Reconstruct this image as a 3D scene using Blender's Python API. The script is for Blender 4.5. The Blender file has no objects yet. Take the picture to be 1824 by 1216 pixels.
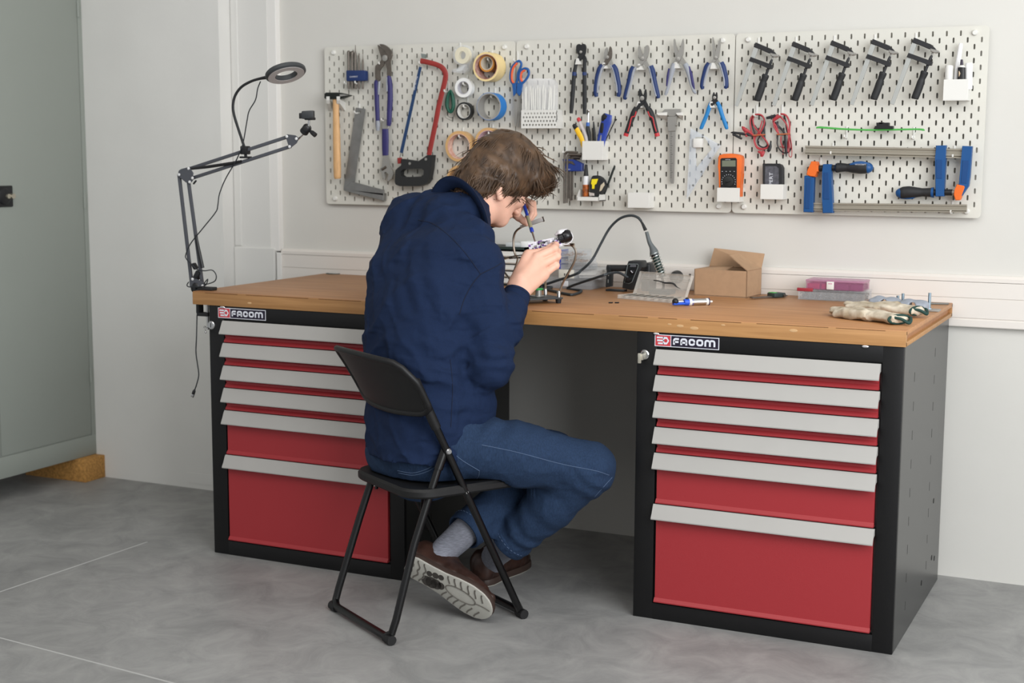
import bpy, bmesh, math, random
import numpy as np
from mathutils import Vector, Matrix
SC=bpy.context.scene; COL=SC.collection
random.seed(7); RNG=np.random.default_rng(7)
# ---------------------------------------------------------------- camera (metres; x along the wall, y into it, z up)
CAM=np.array([2.8414,-4.4202,1.2872])
CR=np.array([0.90303938,0.42953679,0.00424541]); CU=np.array([-0.06009633,0.11654555,0.99136551]); CF=np.array([-0.42533317,0.89549723,-0.1310588])
FPX=2526.5
def _ray(px,py): return CF+CR*(px-912)/FPX+CU*(608-py)/FPX
def atY(px,py,y):            # point of the photo on a wall-parallel plane
    d=_ray(px,py); return CAM+d*((y-CAM[1])/d[1])
def atZ(px,py,z):
    d=_ray(px,py); return CAM+d*((z-CAM[2])/d[2])
def atD(px,py,t): return CAM+_ray(px,py)*t
def V(*a): return np.array(a,float)
def nrm(v): v=np.asarray(v,float); return v/np.linalg.norm(v)
# ---------------------------------------------------------------- materials
def lin(c): return tuple(((x/255)/12.92 if x/255<=.04045 else ((x/255+.055)/1.055)**2.4) for x in c)+(1,)
MATS={}
def mat(name,rgb,rough=.5,metal=0,var=0,scale=30,stretch=(1,1,1),bump=0,bscale=200,rgb2=None,trans=0,ior=1.45,alpha=1,coat=0,sss=0,emit=None,sheen=0,spec=.5,detail=4,wr=None):
    if name in MATS: return MATS[name]
    m=bpy.data.materials.new(name); m.use_nodes=True; MATS[name]=m
    nt=m.node_tree; b=nt.nodes['Principled BSDF']; L=nt.links.new
    b.inputs['Base Color'].default_value=lin(rgb); b.inputs['Roughness'].default_value=rough; b.inputs['Metallic'].default_value=metal
    b.inputs['IOR'].default_value=ior; b.inputs['Transmission Weight'].default_value=trans; b.inputs['Alpha'].default_value=alpha
    b.inputs['Coat Weight'].default_value=coat; b.inputs['Specular IOR Level'].default_value=spec
    if sss: b.inputs['Subsurface Weight'].default_value=sss; b.inputs['Subsurface Radius'].default_value=(.012,.005,.003); b.inputs['Subsurface Scale'].default_value=1
    if sheen: b.inputs['Sheen Weight'].default_value=sheen; b.inputs['Sheen Roughness'].default_value=.5
    if emit: b.inputs['Emission Color'].default_value=lin(rgb); b.inputs['Emission Strength'].default_value=emit
    if var or bump:
        tc=nt.nodes.new('ShaderNodeTexCoord'); mp=nt.nodes.new('ShaderNodeMapping'); mp.inputs['Scale'].default_value=stretch
        L(tc.outputs['Object'],mp.inputs['Vector'])
    if var:
        n=nt.nodes.new('ShaderNodeTexNoise'); n.inputs['Scale'].default_value=scale; n.inputs['Detail'].default_value=detail; L(mp.outputs[0],n.inputs['Vector'])
        r=nt.nodes.new('ShaderNodeValToRGB'); r.color_ramp.elements[0].position=.3; r.color_ramp.elements[1].position=.7
        a=np.array(lin(rgb)); c2=np.array(lin(rgb2)) if rgb2 else a
        if rgb2: lo,hi=a,c2
        else: lo,hi=a*(1-var),a*(1+var)
        lo[3]=hi[3]=1; r.color_ramp.elements[0].color=lo; r.color_ramp.elements[1].color=np.clip(hi,0,1)
        L(n.outputs['Fac'],r.inputs['Fac']); L(r.outputs['Color'],b.inputs['Base Color'])
    if bump:
        n=nt.nodes.new('ShaderNodeTexNoise'); n.inputs['Scale'].default_value=bscale; n.inputs['Detail'].default_value=3; L(mp.outputs[0],n.inputs['Vector'])
        bp=nt.nodes.new('ShaderNodeBump'); bp.inputs['Strength'].default_value=bump; bp.inputs['Distance'].default_value=.002
        L(n.outputs['Fac'],bp.inputs['Height']); L(bp.outputs['Normal'],b.inputs['Normal'])
        if wr:   # cloth creases: (strength, scale, depth)
            w1=nt.nodes.new('ShaderNodeTexNoise'); w1.noise_type='RIDGED_MULTIFRACTAL'; w1.inputs['Scale'].default_value=wr[1]; w1.inputs['Detail'].default_value=3; w1.inputs['Distortion'].default_value=.6; mp2=nt.nodes.new('ShaderNodeMapping'); mp2.inputs['Rotation'].default_value=(.5,.35,.3); mp2.inputs['Scale'].default_value=(.55,.8,1.3); L(tc.outputs['Object'],mp2.inputs['Vector']); L(mp2.outputs[0],w1.inputs['Vector'])
            b2=nt.nodes.new('ShaderNodeBump'); b2.inputs['Strength'].default_value=wr[0]; b2.inputs['Distance'].default_value=wr[2]; L(w1.outputs['Fac'],b2.inputs['Height']); L(b2.outputs['Normal'],bp.inputs['Normal'])
    return m
# ---------------------------------------------------------------- objects
WL={}
def tag(o,label=None,cat=None,group=None,kind=None):
    if label: o['label']=label
    if cat: o['category']=cat
    if group: o['group']=group
    if kind: o['kind']=kind
    return o
def thing(name,label,cat,loc=(0,0,0),group=None,kind=None):
    o=bpy.data.objects.new(name,None); COL.objects.link(o); o.location=tuple(map(float,loc)); o.empty_display_size=.02
    WL[o]=V(*loc); return tag(o,label,cat,group,kind)
def copy_thing(src,delta,label):
    c=src.copy(); COL.objects.link(c); c.location=Vector(src.location)+Vector(map(float,delta)); c['label']=label; WL[c]=WL[src]+V(*delta)
    for ch in list(src.children):
        d=ch.copy(); COL.objects.link(d); d.parent=c
        for g in ch.children: e=g.copy(); COL.objects.link(e); e.parent=d
    return c
def link_mesh(name,me,material,parent=None,loc=None):
    o=bpy.data.objects.new(name,me); COL.objects.link(o)
    for mm in (material if isinstance(material,(list,tuple)) else [material]): me.materials.append(mm)
    if parent is not None: o.parent=parent; WL[o]=WL[parent]
    else:
        WL[o]=V(*(loc if loc is not None else (0,0,0))); o.location=tuple(WL[o])
    return o
def smoothpath(pts,n=8,closed=False):
    P=[np.asarray(p,float) for p in pts]; out=[]; N=len(P)
    if N<3: return P
    rng=range(N) if closed else range(N-1)
    for i in rng:
        p0=P[(i-1)%N] if closed or i>0 else 2*P[0]-P[1]
        p1=P[i]; p2=P[(i+1)%N]; p3=P[(i+2)%N] if closed or i+2<N else 2*P[-1]-P[-2]
        for k in range(n):
            t=k/n; out.append(.5*(2*p1+(p2-p0)*t+(2*p0-5*p1+4*p2-p3)*t*t+(3*p1-p0-3*p2+p3)*t**3))
    if not closed: out.append(P[-1])
    return out
class MB:
    """collects shapes in world metres, builds ONE mesh object"""
    def __init__(s): s.bm=bmesh.new(); s.mi=0
    def _fin(s,fs):
        for f in fs: f.material_index=s.mi
    def face(s,pts):
        vs=[s.bm.verts.new(tuple(map(float,p))) for p in pts]; f=s.bm.faces.new(vs); f.material_index=s.mi; return s
    def box(s,lo,hi,bev=0,M=None,seg=2):
        lo=V(*lo); hi=V(*hi); c=(lo+hi)/2; d=hi-lo
        r=bmesh.ops.create_cube(s.bm,size=1); vs=r['verts']
        for v in vs: v.co=Vector((c[0]+v.co.x*d[0],c[1]+v.co.y*d[1],c[2]+v.co.z*d[2]))
        fs=list({f for v in vs for f in v.link_faces}); s._fin(fs)
        if bev>0:
            es=list({e for v in vs for e in v.link_edges})
            rr=bmesh.ops.bevel(s.bm,geom=es,offset=min(bev,min(abs(d))*.49),segments=seg,profile=.5,affect='EDGES')
            vs=list({v for f in rr['faces'] for v in f.verts}|{v for v in vs if v.is_valid}); s._fin(rr['faces'])
        if M is not None:
            for v in vs: v.co=M@v.co
        return s
    def obox(s,c,ax,ay,az,size,bev=0):   # oriented box: centre, three unit axes, full sizes
        M=Matrix(((ax[0],ay[0],az[0],c[0]),(ax[1],ay[1],az[1],c[1]),(ax[2],ay[2],az[2],c[2]),(0,0,0,1)))
        h=V(*size)/2; return s.box(-h,h,bev,M)
    def rings(s,rings,cap0=True,cap1=True,closed=True):
        R=[[s.bm.verts.new(tuple(map(float,p))) for p in r] for r in rings]; n=len(R[0]); fs=[]
        for a,b in zip(R,R[1:]):
            for i in range(n if closed else n-1):
                try: fs.append(s.bm.faces.new((a[i],a[(i+1)%n],b[(i+1)%n],b[i])))
                except ValueError: pass
        if cap0 and n>2: fs.append(s.bm.faces.new(R[0][::-1]))
        if cap1 and n>2: fs.append(s.bm.faces.new(R[-1]))
        s._fin(fs); return s
    def tube(s,pts,r,n=10,closed=False,flat=1.0,up=None,caps=True,smooth=0):
        """swept round section; r number or list; flat scales the section along 'up'"""
        P=smoothpath(pts,smooth,closed) if smooth else [np.asarray(p,float) for p in pts]
        K=len(P)
        if np.isscalar(r): r=[r]*K
        elif len(r)!=K:
            x=np.linspace(0,1,len(r)); r=list(np.interp(np.linspace(0,1,K),x,r))
        T=[]
        for i in range(K):
            a=P[(i-1)%K] if closed else P[max(i-1,0)]; b=P[(i+1)%K] if closed else P[min(i+1,K-1)]
            d=b-a; l=np.linalg.norm(d); T.append(d/l if l>1e-9 else (T[-1] if T else V(0,0,1)))
        if up is not None: N0=np.asarray(up,float)
        else:
            N0=V(0,0,1) if abs(T[0][2])<.9 else V(1,0,0)
        rings=[]; N=N0
        for i in range(K):
            N=(N0 if up is not None else N)-T[i]*np.dot(N0 if up is not None else N,T[i]); N=nrm(N); B=np.cross(T[i],N)
            rings.append([P[i]+r[i]*(math.cos(a)*B+math.sin(a)*N*flat) for a in np.linspace(0,2*math.pi,n,endpoint=False)])
        if closed: rings.append(rings[0]); 
        if closed:
            R=[[s.bm.verts.new(tuple(map(float,p))) for p in q] for q in rings[:-1]]; fs=[]
            # align seam
            best=min(range(n),key=lambda k:np.linalg.norm(rings[-2][0]-rings[0][k]))
            for j in range(K):
                a=R[j]; b=R[(j+1)%K]; o=best if j==K-1 else 0
                for i in range(n): fs.append(s.bm.faces.new((a[i],a[(i+1)%n],b[(i+1+o)%n],b[(i+o)%n])))
            s._fin(fs); return s
        return s.rings(rings,caps,caps)
    def cyl(s,a,b,r0,r1=None,n=20): return s.tube([a,b],[r0,r0 if r1 is None else r1],n)
    def lathe(s,a,d,prof,n=24,cap=True):   # prof: (distance along d, radius)
        d=nrm(d); u=np.cross(d,V(0,0,1) if abs(d[2])<.9 else V(1,0,0)); u=nrm(u); w=np.cross(d,u); a=np.asarray(a,float)
        return s.rings([[a+d*h+max(r,1e-5)*(math.cos(t)*u+math.sin(t)*w) for t in np.linspace(0,2*math.pi,n,endpoint=False)] for h,r in prof],cap,cap)
    def plate(s,poly,dirv,t,bev=0,seg=1):
        """polygon (3-D points) extruded by t along dirv"""
        dv=nrm(dirv)*t; top=[s.bm.verts.new(tuple(map(float,p))) for p in poly]; bot=[s.bm.verts.new(tuple(map(float,np.asarray(p)+dv))) for p in poly]
        n=len(poly); fs=[s.bm.faces.new(top),s.bm.faces.new(bot[::-1])]
        for i in range(n): fs.append(s.bm.faces.new((top[i],bot[i],bot[(i+1)%n],top[(i+1)%n])))
        s._fin(fs)
        if bev>0:
            es=[e for e in fs[0].edges]+[e for e in fs[1].edges]
            try:
                rr=bmesh.ops.bevel(s.bm,geom=es,offset=bev,segments=seg,profile=.5,affect='EDGES',clamp_overlap=True); s._fin(rr['faces'])
            except Exception: pass
        return s
    def holed(s,outer,holes,dirv,t):
        """plate with holes: bridged through bmesh triangle fill"""
        dv=nrm(dirv)*t; es=[]; loops=[]
        for lp in [outer]+list(holes):
            vs=[s.bm.verts.new(tuple(map(float,p))) for p in lp]; loops.append(vs)
            for i in range(len(vs)): es.append(s.bm.edges.new((vs[i],vs[(i+1)%len(vs)])))
        r=bmesh.ops.triangle_fill(s.bm,use_beauty=True,use_dissolve=False,edges=es,normal=tuple(map(float,-nrm(dirv))))
        fs=[g for g in r['geom'] if isinstance(g,bmesh.types.BMFace)]
        mp={}; 
        for lp in loops:
            for v in lp: mp[v]=s.bm.verts.new(v.co+Vector(tuple(map(float,dv))))
        nf=[]
        for f in fs: nf.append(s.bm.faces.new([mp[v] for v in reversed(f.verts)]))
        for lp in loops:
            n=len(lp)
            for i in range(n): nf.append(s.bm.faces.new((lp[i],mp[lp[i]],mp[lp[(i+1)%n]],lp[(i+1)%n])))
        s._fin(fs+nf); return s
    def ell(s,c,r,M=None,u=16,v=10):
        q=bmesh.ops.create_uvsphere(s.bm,u_segments=u,v_segments=v,radius=1)
        for x in q['verts']:
            p=V(*x.co)*V(*r); p=(np.asarray(M)@p if M is not None else p)+np.asarray(c); x.co=Vector(tuple(map(float,p)))
        s._fin({f for x in q['verts'] for f in x.link_faces}); return s
    def build(s,name,material,parent=None,loc=None,smooth=35,label=None):
        bmesh.ops.recalc_face_normals(s.bm,faces=s.bm.faces)
        base=WL[parent] if parent is not None else (V(*loc) if loc is not None else V(0,0,0))
        for v in s.bm.verts: v.co-=Vector(tuple(map(float,base)))
        me=bpy.data.meshes.new(name); s.bm.to_mesh(me); s.bm.free()
        if smooth: 
            me.shade_smooth(); me.set_sharp_from_angle(angle=math.radians(smooth))
        o=link_mesh(name,me,material,parent,loc)
        if label: o['label']=label
        return o
def text_mesh(mb,txt,origin,ax,ay,h,w=None,depth=.0004):
    cu=bpy.data.curves.new('t','FONT'); cu.body=txt; cu.size=1; cu.resolution_u=2
    o=bpy.data.objects.new('t',cu); me=bpy.data.meshes.new_from_object(o); 
    X=[v.co.x for v in me.vertices]; Y=[v.co.y for v in me.vertices]; sx=max(X)-min(X) or 1; sy=max(Y)-min(Y) or 1
    ky=h/sy; kx=(w/sx) if w else ky; ax=nrm(ax); ay=nrm(ay); origin=np.asarray(origin,float)
    vs=[mb.bm.verts.new(tuple(map(float,origin+ax*(v.co.x-min(X))*kx+ay*(v.co.y-min(Y))*ky))) for v in me.vertices]
    for p in me.polygons:
        try: f=mb.bm.faces.new([vs[i] for i in p.vertices]); f.material_index=mb.mi
        except ValueError: pass
    bpy.data.objects.remove(o); bpy.data.meshes.remove(me); bpy.data.curves.remove(cu); return mb
# ---------------------------------------------------------------- organic surfaces: distance field + surface nets
class Field:
    def __init__(s,xs,ys,zs): s.ax=[np.asarray(a,np.float32) for a in (xs,ys,zs)]; s.V=np.full([len(a) for a in s.ax],.3,np.float32)
    def _sub(s,lo,hi):
        I=[]
        for a,l,h in zip(s.ax,lo,hi):
            i=max(np.searchsorted(a,l)-1,0); j=min(np.searchsorted(a,h)+1,len(a)); 
            if j-i<2: return None,None
            I.append(slice(i,j))
        g=np.meshgrid(*[a[i] for a,i in zip(s.ax,I)],indexing='ij'); return tuple(I),np.stack(g,-1)
    def comb(s,I,d,k,op):
        A=s.V[I]
        if op=='sub': 
            d=-d; h=np.clip(.5-.5*(A-d)/k,0,1) if k>0 else (d>A).astype(float); s.V[I]=A+(d-A)*h+(k*h*(1-h) if k>0 else 0)
        else:
            if k<=0: s.V[I]=np.minimum(A,d)
            else: h=np.clip(.5+.5*(A-d)/k,0,1); s.V[I]=A+(d-A)*h-k*h*(1-h)
        return s
    def cone(s,a,b,ra,rb,k=.01,op='add',flat=None):
        a=np.asarray(a,np.float32); b=np.asarray(b,np.float32); m=max(ra,rb)+.03+k
        I,P=s._sub(np.minimum(a,b)-m,np.maximum(a,b)+m)
        if I is None: return s
        ab=b-a; t=np.clip(((P-a)@ab)/(ab@ab+1e-12),0,1); q=P-a-t[...,None]*ab
        if flat is not None:      # (axis, factor): squashes the section along axis
            n=np.asarray(flat[0],np.float32); n=n/np.linalg.norm(n); c=q@n; q=q+n*(c*(1/flat[1]-1))[...,None]
        return s.comb(I,np.linalg.norm(q,axis=-1)-(ra+(rb-ra)*t),k,op)
    def chain(s,pts,rs,k=.01,flat=None):
        for i in range(len(pts)-1): s.cone(pts[i],pts[i+1],rs[i],rs[i+1],k,flat=flat)
        return s
    def ell(s,c,r,M=None,k=.01,op='add'):
        c=np.asarray(c,np.float32); r=np.asarray(r,np.float32); m=max(r)+.03+k
        I,P=s._sub(c-m,c+m)
        if I is None: return s
        q=P-c
        if M is not None: q=q@np.asarray(M,np.float32)
        n=np.linalg.norm(q/r,axis=-1); n2=np.linalg.norm(q/(r*r),axis=-1)
        return s.comb(I,n*(n-1)/np.maximum(n2,1e-6),k,op)
    def loft(s,C,R,F,ra,rb,k=.01,pw=2.0):
        """sections: centres C, right axes R, front axes F, half sizes ra (right) and rb (front)"""
        C,R,F=[np.asarray(x,np.float32) for x in (C,R,F)]; ra=np.asarray(ra); rb=np.asarray(rb); m=max(ra.max(),rb.max())+.05
        I,P=s._sub(C.min(0)-m,C.max(0)+m); best=None
        for i in range(len(C)-1):
            ab=C[i+1]-C[i]; t0=((P-C[i])@ab)/(ab@ab); t=np.clip(t0,0,1); q=P-C[i]-t[...,None]*ab
            A=nrm(ab); ex=np.abs(q@A)
            Rv=R[i]+(R[i+1]-R[i])*t[...,None]; Fv=F[i]+(F[i+1]-F[i])*t[...,None]
            Rv/=np.linalg.norm(Rv,axis=-1,keepdims=True); Fv/=np.linalg.norm(Fv,axis=-1,keepdims=True)
            u=np.sum(q*Rv,-1)/(ra[i]+(ra[i+1]-ra[i])*t); v=np.sum(q*Fv,-1)/(rb[i]+(rb[i+1]-rb[i])*t)
            mn=np.minimum(ra[i]+(ra[i+1]-ra[i])*t,rb[i]+(rb[i+1]-rb[i])*t)
            d=((np.abs(u)**pw+np.abs(v)**pw+(ex/mn)**pw)**(1/pw)-1)*mn
            best=d if best is None else np.minimum(best,d)
        return s.comb(I,best,k,'add')
    def warp(s,f): # add a displacement function of position near the surface
        m=np.abs(s.V)<.02; idx=np.argwhere(m); P=np.stack([s.ax[i][idx[:,i]] for i in range(3)],-1); s.V[m]+=f(P).astype(np.float32); return s
    def mesh(s):
        Vv=s.V; S=Vv<0; nx,ny,nz=Vv.shape
        cnt=np.zeros((nx-1,ny-1,nz-1),np.int8)
        for dx in (0,1):
            for dy in (0,1):
                for dz in (0,1): cnt+=S[dx:nx-1+dx,dy:ny-1+dy,dz:nz-1+dz]
        act=np.argwhere((cnt>0)&(cnt<8)); ids=-np.ones(cnt.shape,np.int32); ids[tuple(act.T)]=np.arange(len(act))
        acc=np.zeros((len(act),3)); w=np.zeros(len(act)); X=s.ax
        cor=[(a,b,c) for a in (0,1) for b in (0,1) for c in (0,1)]
        for i,ca in enumerate(cor):
            for cb in cor[i+1:]:
                if sum(abs(p-q) for p,q in zip(ca,cb))!=1: continue
                A=act+np.array(ca); B=act+np.array(cb); va=Vv[tuple(A.T)]; vb=Vv[tuple(B.T)]; m=(va<0)!=(vb<0)
                t=(va/(va-vb+1e-20))[m]; 
                pa=np.stack([X[j][A[m,j]] for j in range(3)],-1); pb=np.stack([X[j][B[m,j]] for j in range(3)],-1)
                acc[m]+=pa+(pb-pa)*t[:,None]; w[m]+=1
        verts=acc/w[:,None]; quads=[]
        for a in range(3):
            b,c=(a+1)%3,(a+2)%3
            sl0=[slice(None)]*3; sl1=[slice(None)]*3; sl0[a]=slice(0,-1); sl1[a]=slice(1,None)
            e=np.argwhere(S[tuple(sl0)]!=S[tuple(sl1)]); e=e[(e[:,b]>0)&(e[:,c]>0)&(e[:,b]<Vv.shape[b]-1)&(e[:,c]<Vv.shape[c]-1)]
            fl=S[tuple(e.T)]
            def g(db,dc): q=e.copy(); q[:,b]-=db; q[:,c]-=dc; return ids[tuple(q.T)]
            q=np.stack([g(1,1),g(0,1),g(0,0),g(1,0)],-1); q[~fl]=q[~fl][:,::-1]; quads.append(q)
        return verts,np.concatenate(quads)
def np_mesh(name,verts,faces,material,parent=None,loc=None,fn=None):
    base=WL[parent] if parent is not None else (V(*loc) if loc is not None else V(0,0,0))
    me=bpy.data.meshes.new(name); me.from_pydata((verts-base).tolist(),[],faces.tolist()); me.validate(); me.shade_smooth()
    return link_mesh(name,me,material,parent,loc)
def axis(lo,hi,step,fine=()):     # graded grid axis: fine = (lo,hi,step) stretches
    out=[lo]; 
    while out[-1]<hi:
        st=step
        for a,b,q in fine:
            if a<=out[-1]<b: st=min(st,q)
        out.append(out[-1]+st)
    return out
def vnoise(P,sc,seed=0):          # smooth value noise, numpy
    Q=np.asarray(P)*np.asarray(sc)+seed*17.31; i=np.floor(Q).astype(np.int64); f=Q-i; f=f*f*(3-2*f); r=0
    for a in (0,1):
        for b in (0,1):
            for c in (0,1):
                h=((i[:,0]+a)*73856093)^((i[:,1]+b)*19349663)^((i[:,2]+c)*83492791); h=(h^(h>>13))*1274126177; h=((h^(h>>16))&0xffff)/65535.
                r=r+h*(f[:,0] if a else 1-f[:,0])*(f[:,1] if b else 1-f[:,1])*(f[:,2] if c else 1-f[:,2])
    return r*2-1
# ================================================================ camera, light, view
cd=bpy.data.cameras.new('camera'); co=bpy.data.objects.new('camera',cd); COL.objects.link(co); SC.camera=co
co.matrix_world=Matrix(((CR[0],CU[0],-CF[0],CAM[0]),(CR[1],CU[1],-CF[1],CAM[1]),(CR[2],CU[2],-CF[2],CAM[2]),(0,0,0,1)))
cd.sensor_width=36; cd.lens=FPX/1824*36; cd.clip_start=.05; cd.dof.use_dof=True; cd.dof.focus_distance=3.95; cd.dof.aperture_fstop=3.5
SC.view_settings.view_transform='Standard'; SC.view_settings.look='None'; SC.view_settings.gamma=1; SC.view_settings.use_curve_mapping=False; SC.view_settings.exposure=0
w=bpy.data.worlds.new('world'); SC.world=w; w.use_nodes=True; w.node_tree.nodes['Background'].inputs[0].default_value=(.97,.985,1,1); w.node_tree.nodes['Background'].inputs[1].default_value=.5
def area(name,loc,target,sx,sy,power,col):
    l=bpy.data.lights.new(name,'AREA'); l.shape='RECTANGLE'; l.size=sx; l.size_y=sy; l.energy=power; l.color=col
    o=bpy.data.objects.new(name,l); COL.objects.link(o); o.location=loc; o.rotation_euler=(Vector(target)-Vector(loc)).to_track_quat('-Z','Y').to_euler(); return o
area('window_daylight',(4.9,-3.3,2.0),(1.2,-.5,.9),3.2,2.4,190,(.95,.975,1))
area('ceiling_daylight',(1.4,-2.6,3.2),(1.2,-1.2,0),4.5,2.6,80,(1,.985,.96))
# ================================================================ room
M_wall=mat('wall paint',(205,203,197),.75,var=.025,scale=2.2,bump=.12,bscale=60)
M_pil=mat('pillar paint',(218,217,213),.75,var=.03,scale=3,bump=.25,bscale=40)
M_trim=mat('white trim',(226,224,220),.5)
M_trunk=mat('trunking plastic',(219,213,206),.45)
def floor_mat():
    m=mat('concrete',(158,158,157),.55,var=.1,scale=1.6,bump=.1,bscale=25); nt=m.node_tree; L=nt.links.new; b=nt.nodes['Principled BSDF']
    src=[l for l in nt.links if l.to_socket==b.inputs['Base Color']][0].from_socket
    tc=nt.nodes.new('ShaderNodeTexCoord'); n=nt.nodes.new('ShaderNodeTexNoise'); n.inputs['Scale'].default_value=7; n.inputs['Detail'].default_value=8; n.inputs['Roughness'].default_value=.7; n.inputs['Distortion'].default_value=.8
    L(tc.outputs['Object'],n.inputs['Vector']); r=nt.nodes.new('ShaderNodeValToRGB'); r.color_ramp.elements[0].position=.3; r.color_ramp.elements[0].color=lin((205,205,205)); r.color_ramp.elements[1].position=.72; r.color_ramp.elements[1].color=lin((255,254,252))
    L(n.outputs['Fac'],r.inputs['Fac']); mx=nt.nodes.new('ShaderNodeMix'); mx.data_type='RGBA'; mx.blend_type='MULTIPLY'; mx.inputs[0].default_value=1
    L(src,mx.inputs[6]); L(r.outputs['Color'],mx.inputs[7]); L(mx.outputs[2],b.inputs['Base Color'])
    n2=nt.nodes.new('ShaderNodeTexNoise'); n2.inputs['Scale'].default_value=3; n2.inputs['Detail'].default_value=6; L(tc.outputs['Object'],n2.inputs['Vector'])
    mr=nt.nodes.new('ShaderNodeMapRange'); mr.inputs[3].default_value=.38; mr.inputs[4].default_value=.62; L(n2.outputs['Fac'],mr.inputs[0]); L(mr.outputs[0],b.inputs['Roughness'])
    return m
def struct(name,mb,m,smooth=0): o=mb.build(name,m,smooth=smooth); o['kind']='structure'; return o
fl=struct('floor',MB().box((-3,-6,-.1),(6,.3,0)),floor_mat())
def floorline(p,q,w_):
    a=atZ(*p,0); b=atZ(*q,0); d=nrm(b-a); n=V(-d[1],d[0],0)*w_/2
    MB().plate([a+n,b+n,b-n,a-n],V(0,0,1),.0006).build('floor_joint',mat('pale joint',(176,176,174),.7),fl,smooth=0)
floorline((-60,1074),(262,965),.006); floorline((-60,1120),(330,1222),.006)
struct('wall_back',MB().box((-.215,0,0),(4.5,.15,3.2)),M_wall)
p=MB().box((-3.2,-.10,0),(-.405,.2,3.2))
p.box((-.6,-.1015,.02),(-.42,-.095,.06)); struct('wall_left',p,M_pil)
# chipped plaster edge of the pillar and the channel beside it
struct('trim_1',MB().box((-.404,-.028,0),(-.243,.1,3.2)).box((-.403,-.032,.94),(-.372,-.02,3.2),.002).box((-.404,-.036,0),(-.222,.1,.935),.003),mat('channel cover',(214,213,209),.6))
struct('trim_2',MB().box((-.2445,-.026,.925),(-.205,.1,3.2),.002).box((-.2165,-.03,0),(-.196,.1,.92),.002),M_trim)
struct('ceiling',MB().box((-3,-6,3.3),(6,.3,3.4)),M_trim)
tr=MB().box((-.2,-.020,.786),(4.5,0,.914),.001)
tr.rings([[V(x,0,.934),V(x,-.014,.934),V(x,-.0235,.926),V(x,-.0235,.915),V(x,0,.915)] for x in (-.2,4.5)])
tr.box((-.2,-.024,.779),(4.5,0,.804),.003).box((-.2,-.0225,.8665),(4.5,-.01,.9135),.0008).box((-.2,-.0225,.806),(4.5,-.01,.8645),.0008)
struct('baseboard_back',tr,M_trunk)
def slot_mat(): return mat('black plastic',(24,24,26),.45)
M_black=slot_mat(); M_chrome=mat('chrome',(200,200,200),.22,1); M_steel=mat('brushed steel',(150,150,148),.38,1); M_white=mat('white plastic',(218,217,212),.45)
# socket on the trunking with a black plug
sk=thing('wall_socket','white double power socket on the wall trunking behind the workbench','socket',atY(1222,497,-.024))
c=WL[sk]; MB().box((c[0]-.075,-.0265,.852),(c[0]+.055,-.0225,.922),.002).build('socket_plate',M_trunk,sk)
for z in (.9,.883): MB().cyl((atY(1229,490,-.0265)[0],-.0275,z),(atY(1229,490,-.0265)[0],-.026,z),.0045,n=14).build('pin_hole',M_black,sk)
MB().lathe((atY(1206,492,-.03)[0],-.026,.893),(0,-1,0),[(0,.021),(.012,.021),(.03,.017),(.036,.008)]).build('power_plug',M_black,None,loc=(0,0,0))
o=COL.objects['power_plug']; tag(o,'round black plug pushed into the white socket behind the open tip case','plug')
# ================================================================ metal locker, left
M_lock=mat('locker grey paint',(141,146,139),.5,var=.02,scale=2)
lk=thing('metal_locker','tall grey green metal locker with two doors at the left edge','locker',(-1.25,-.55,.09))
X0=-1.05
MB().box((-1.5,-1.02,.091),(X0-.004,-.095,1.98),.002).build('body',M_lock,lk)
MB().box((X0-.006,-1.02,.091),(X0,-.095,.171),.002).box((X0-.006,-1.02,1.945),(X0,-.095,1.98),.002).box((X0-.006,-.121,.17),(X0,-.095,1.95),.002).box((X0-.006,-1.02,.17),(X0,-.99,1.95),.002).build('frame',M_lock,lk)
for a,b in ((-.598,-.1235),(-.988,-.602)):
    d=MB().box((X0-.006,a,.175),(X0-.001,b,1.942),.0015).build('door',M_lock,lk)
    if b>-.2:
        for z in (.41,1.1,1.83): MB().cyl((X0+.001,b+.004,z-.03),(X0+.001,b+.004,z+.03),.005).build('hinge',M_lock,d)
        lb=MB().box((X0-.002,-.59,1.088),(X0+.006,-.497,1.165),.003).build('lock_plate',M_black,d)
        cc=V(X0+.006,-.54,1.127); q=MB().lathe(cc,(1,0,0),[(0,.03),(.003,.031),(.006,.026)],28); q.build('handle_dish',M_black,d)
        q=MB().cyl((X0+.008,-.512,1.127),(X0+.024,-.512,1.127),.0095).cyl((X0+.008,-.53,1.127),(X0+.02,-.53,1.127),.0085).obox(V(X0+.012,-.502,1.127),V(1,0,0),V(0,1,0),V(0,0,1),(.012,.014,.014),.002); q.build('key_lock',mat('dull brass',(190,184,168),.35,.8),d)
M_osb=mat('block wood',(172,126,66),.7,var=.35,scale=120,stretch=(1,1,1))
MB().box((-1.32,-.215,0),(-1.008,-.1,.09),.002).build('wooden_block',M_osb,None,loc=(-1.15,-.16,0)); tag(COL.objects['wooden_block'],'wooden block propping up the grey locker by the wall','block')
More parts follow.
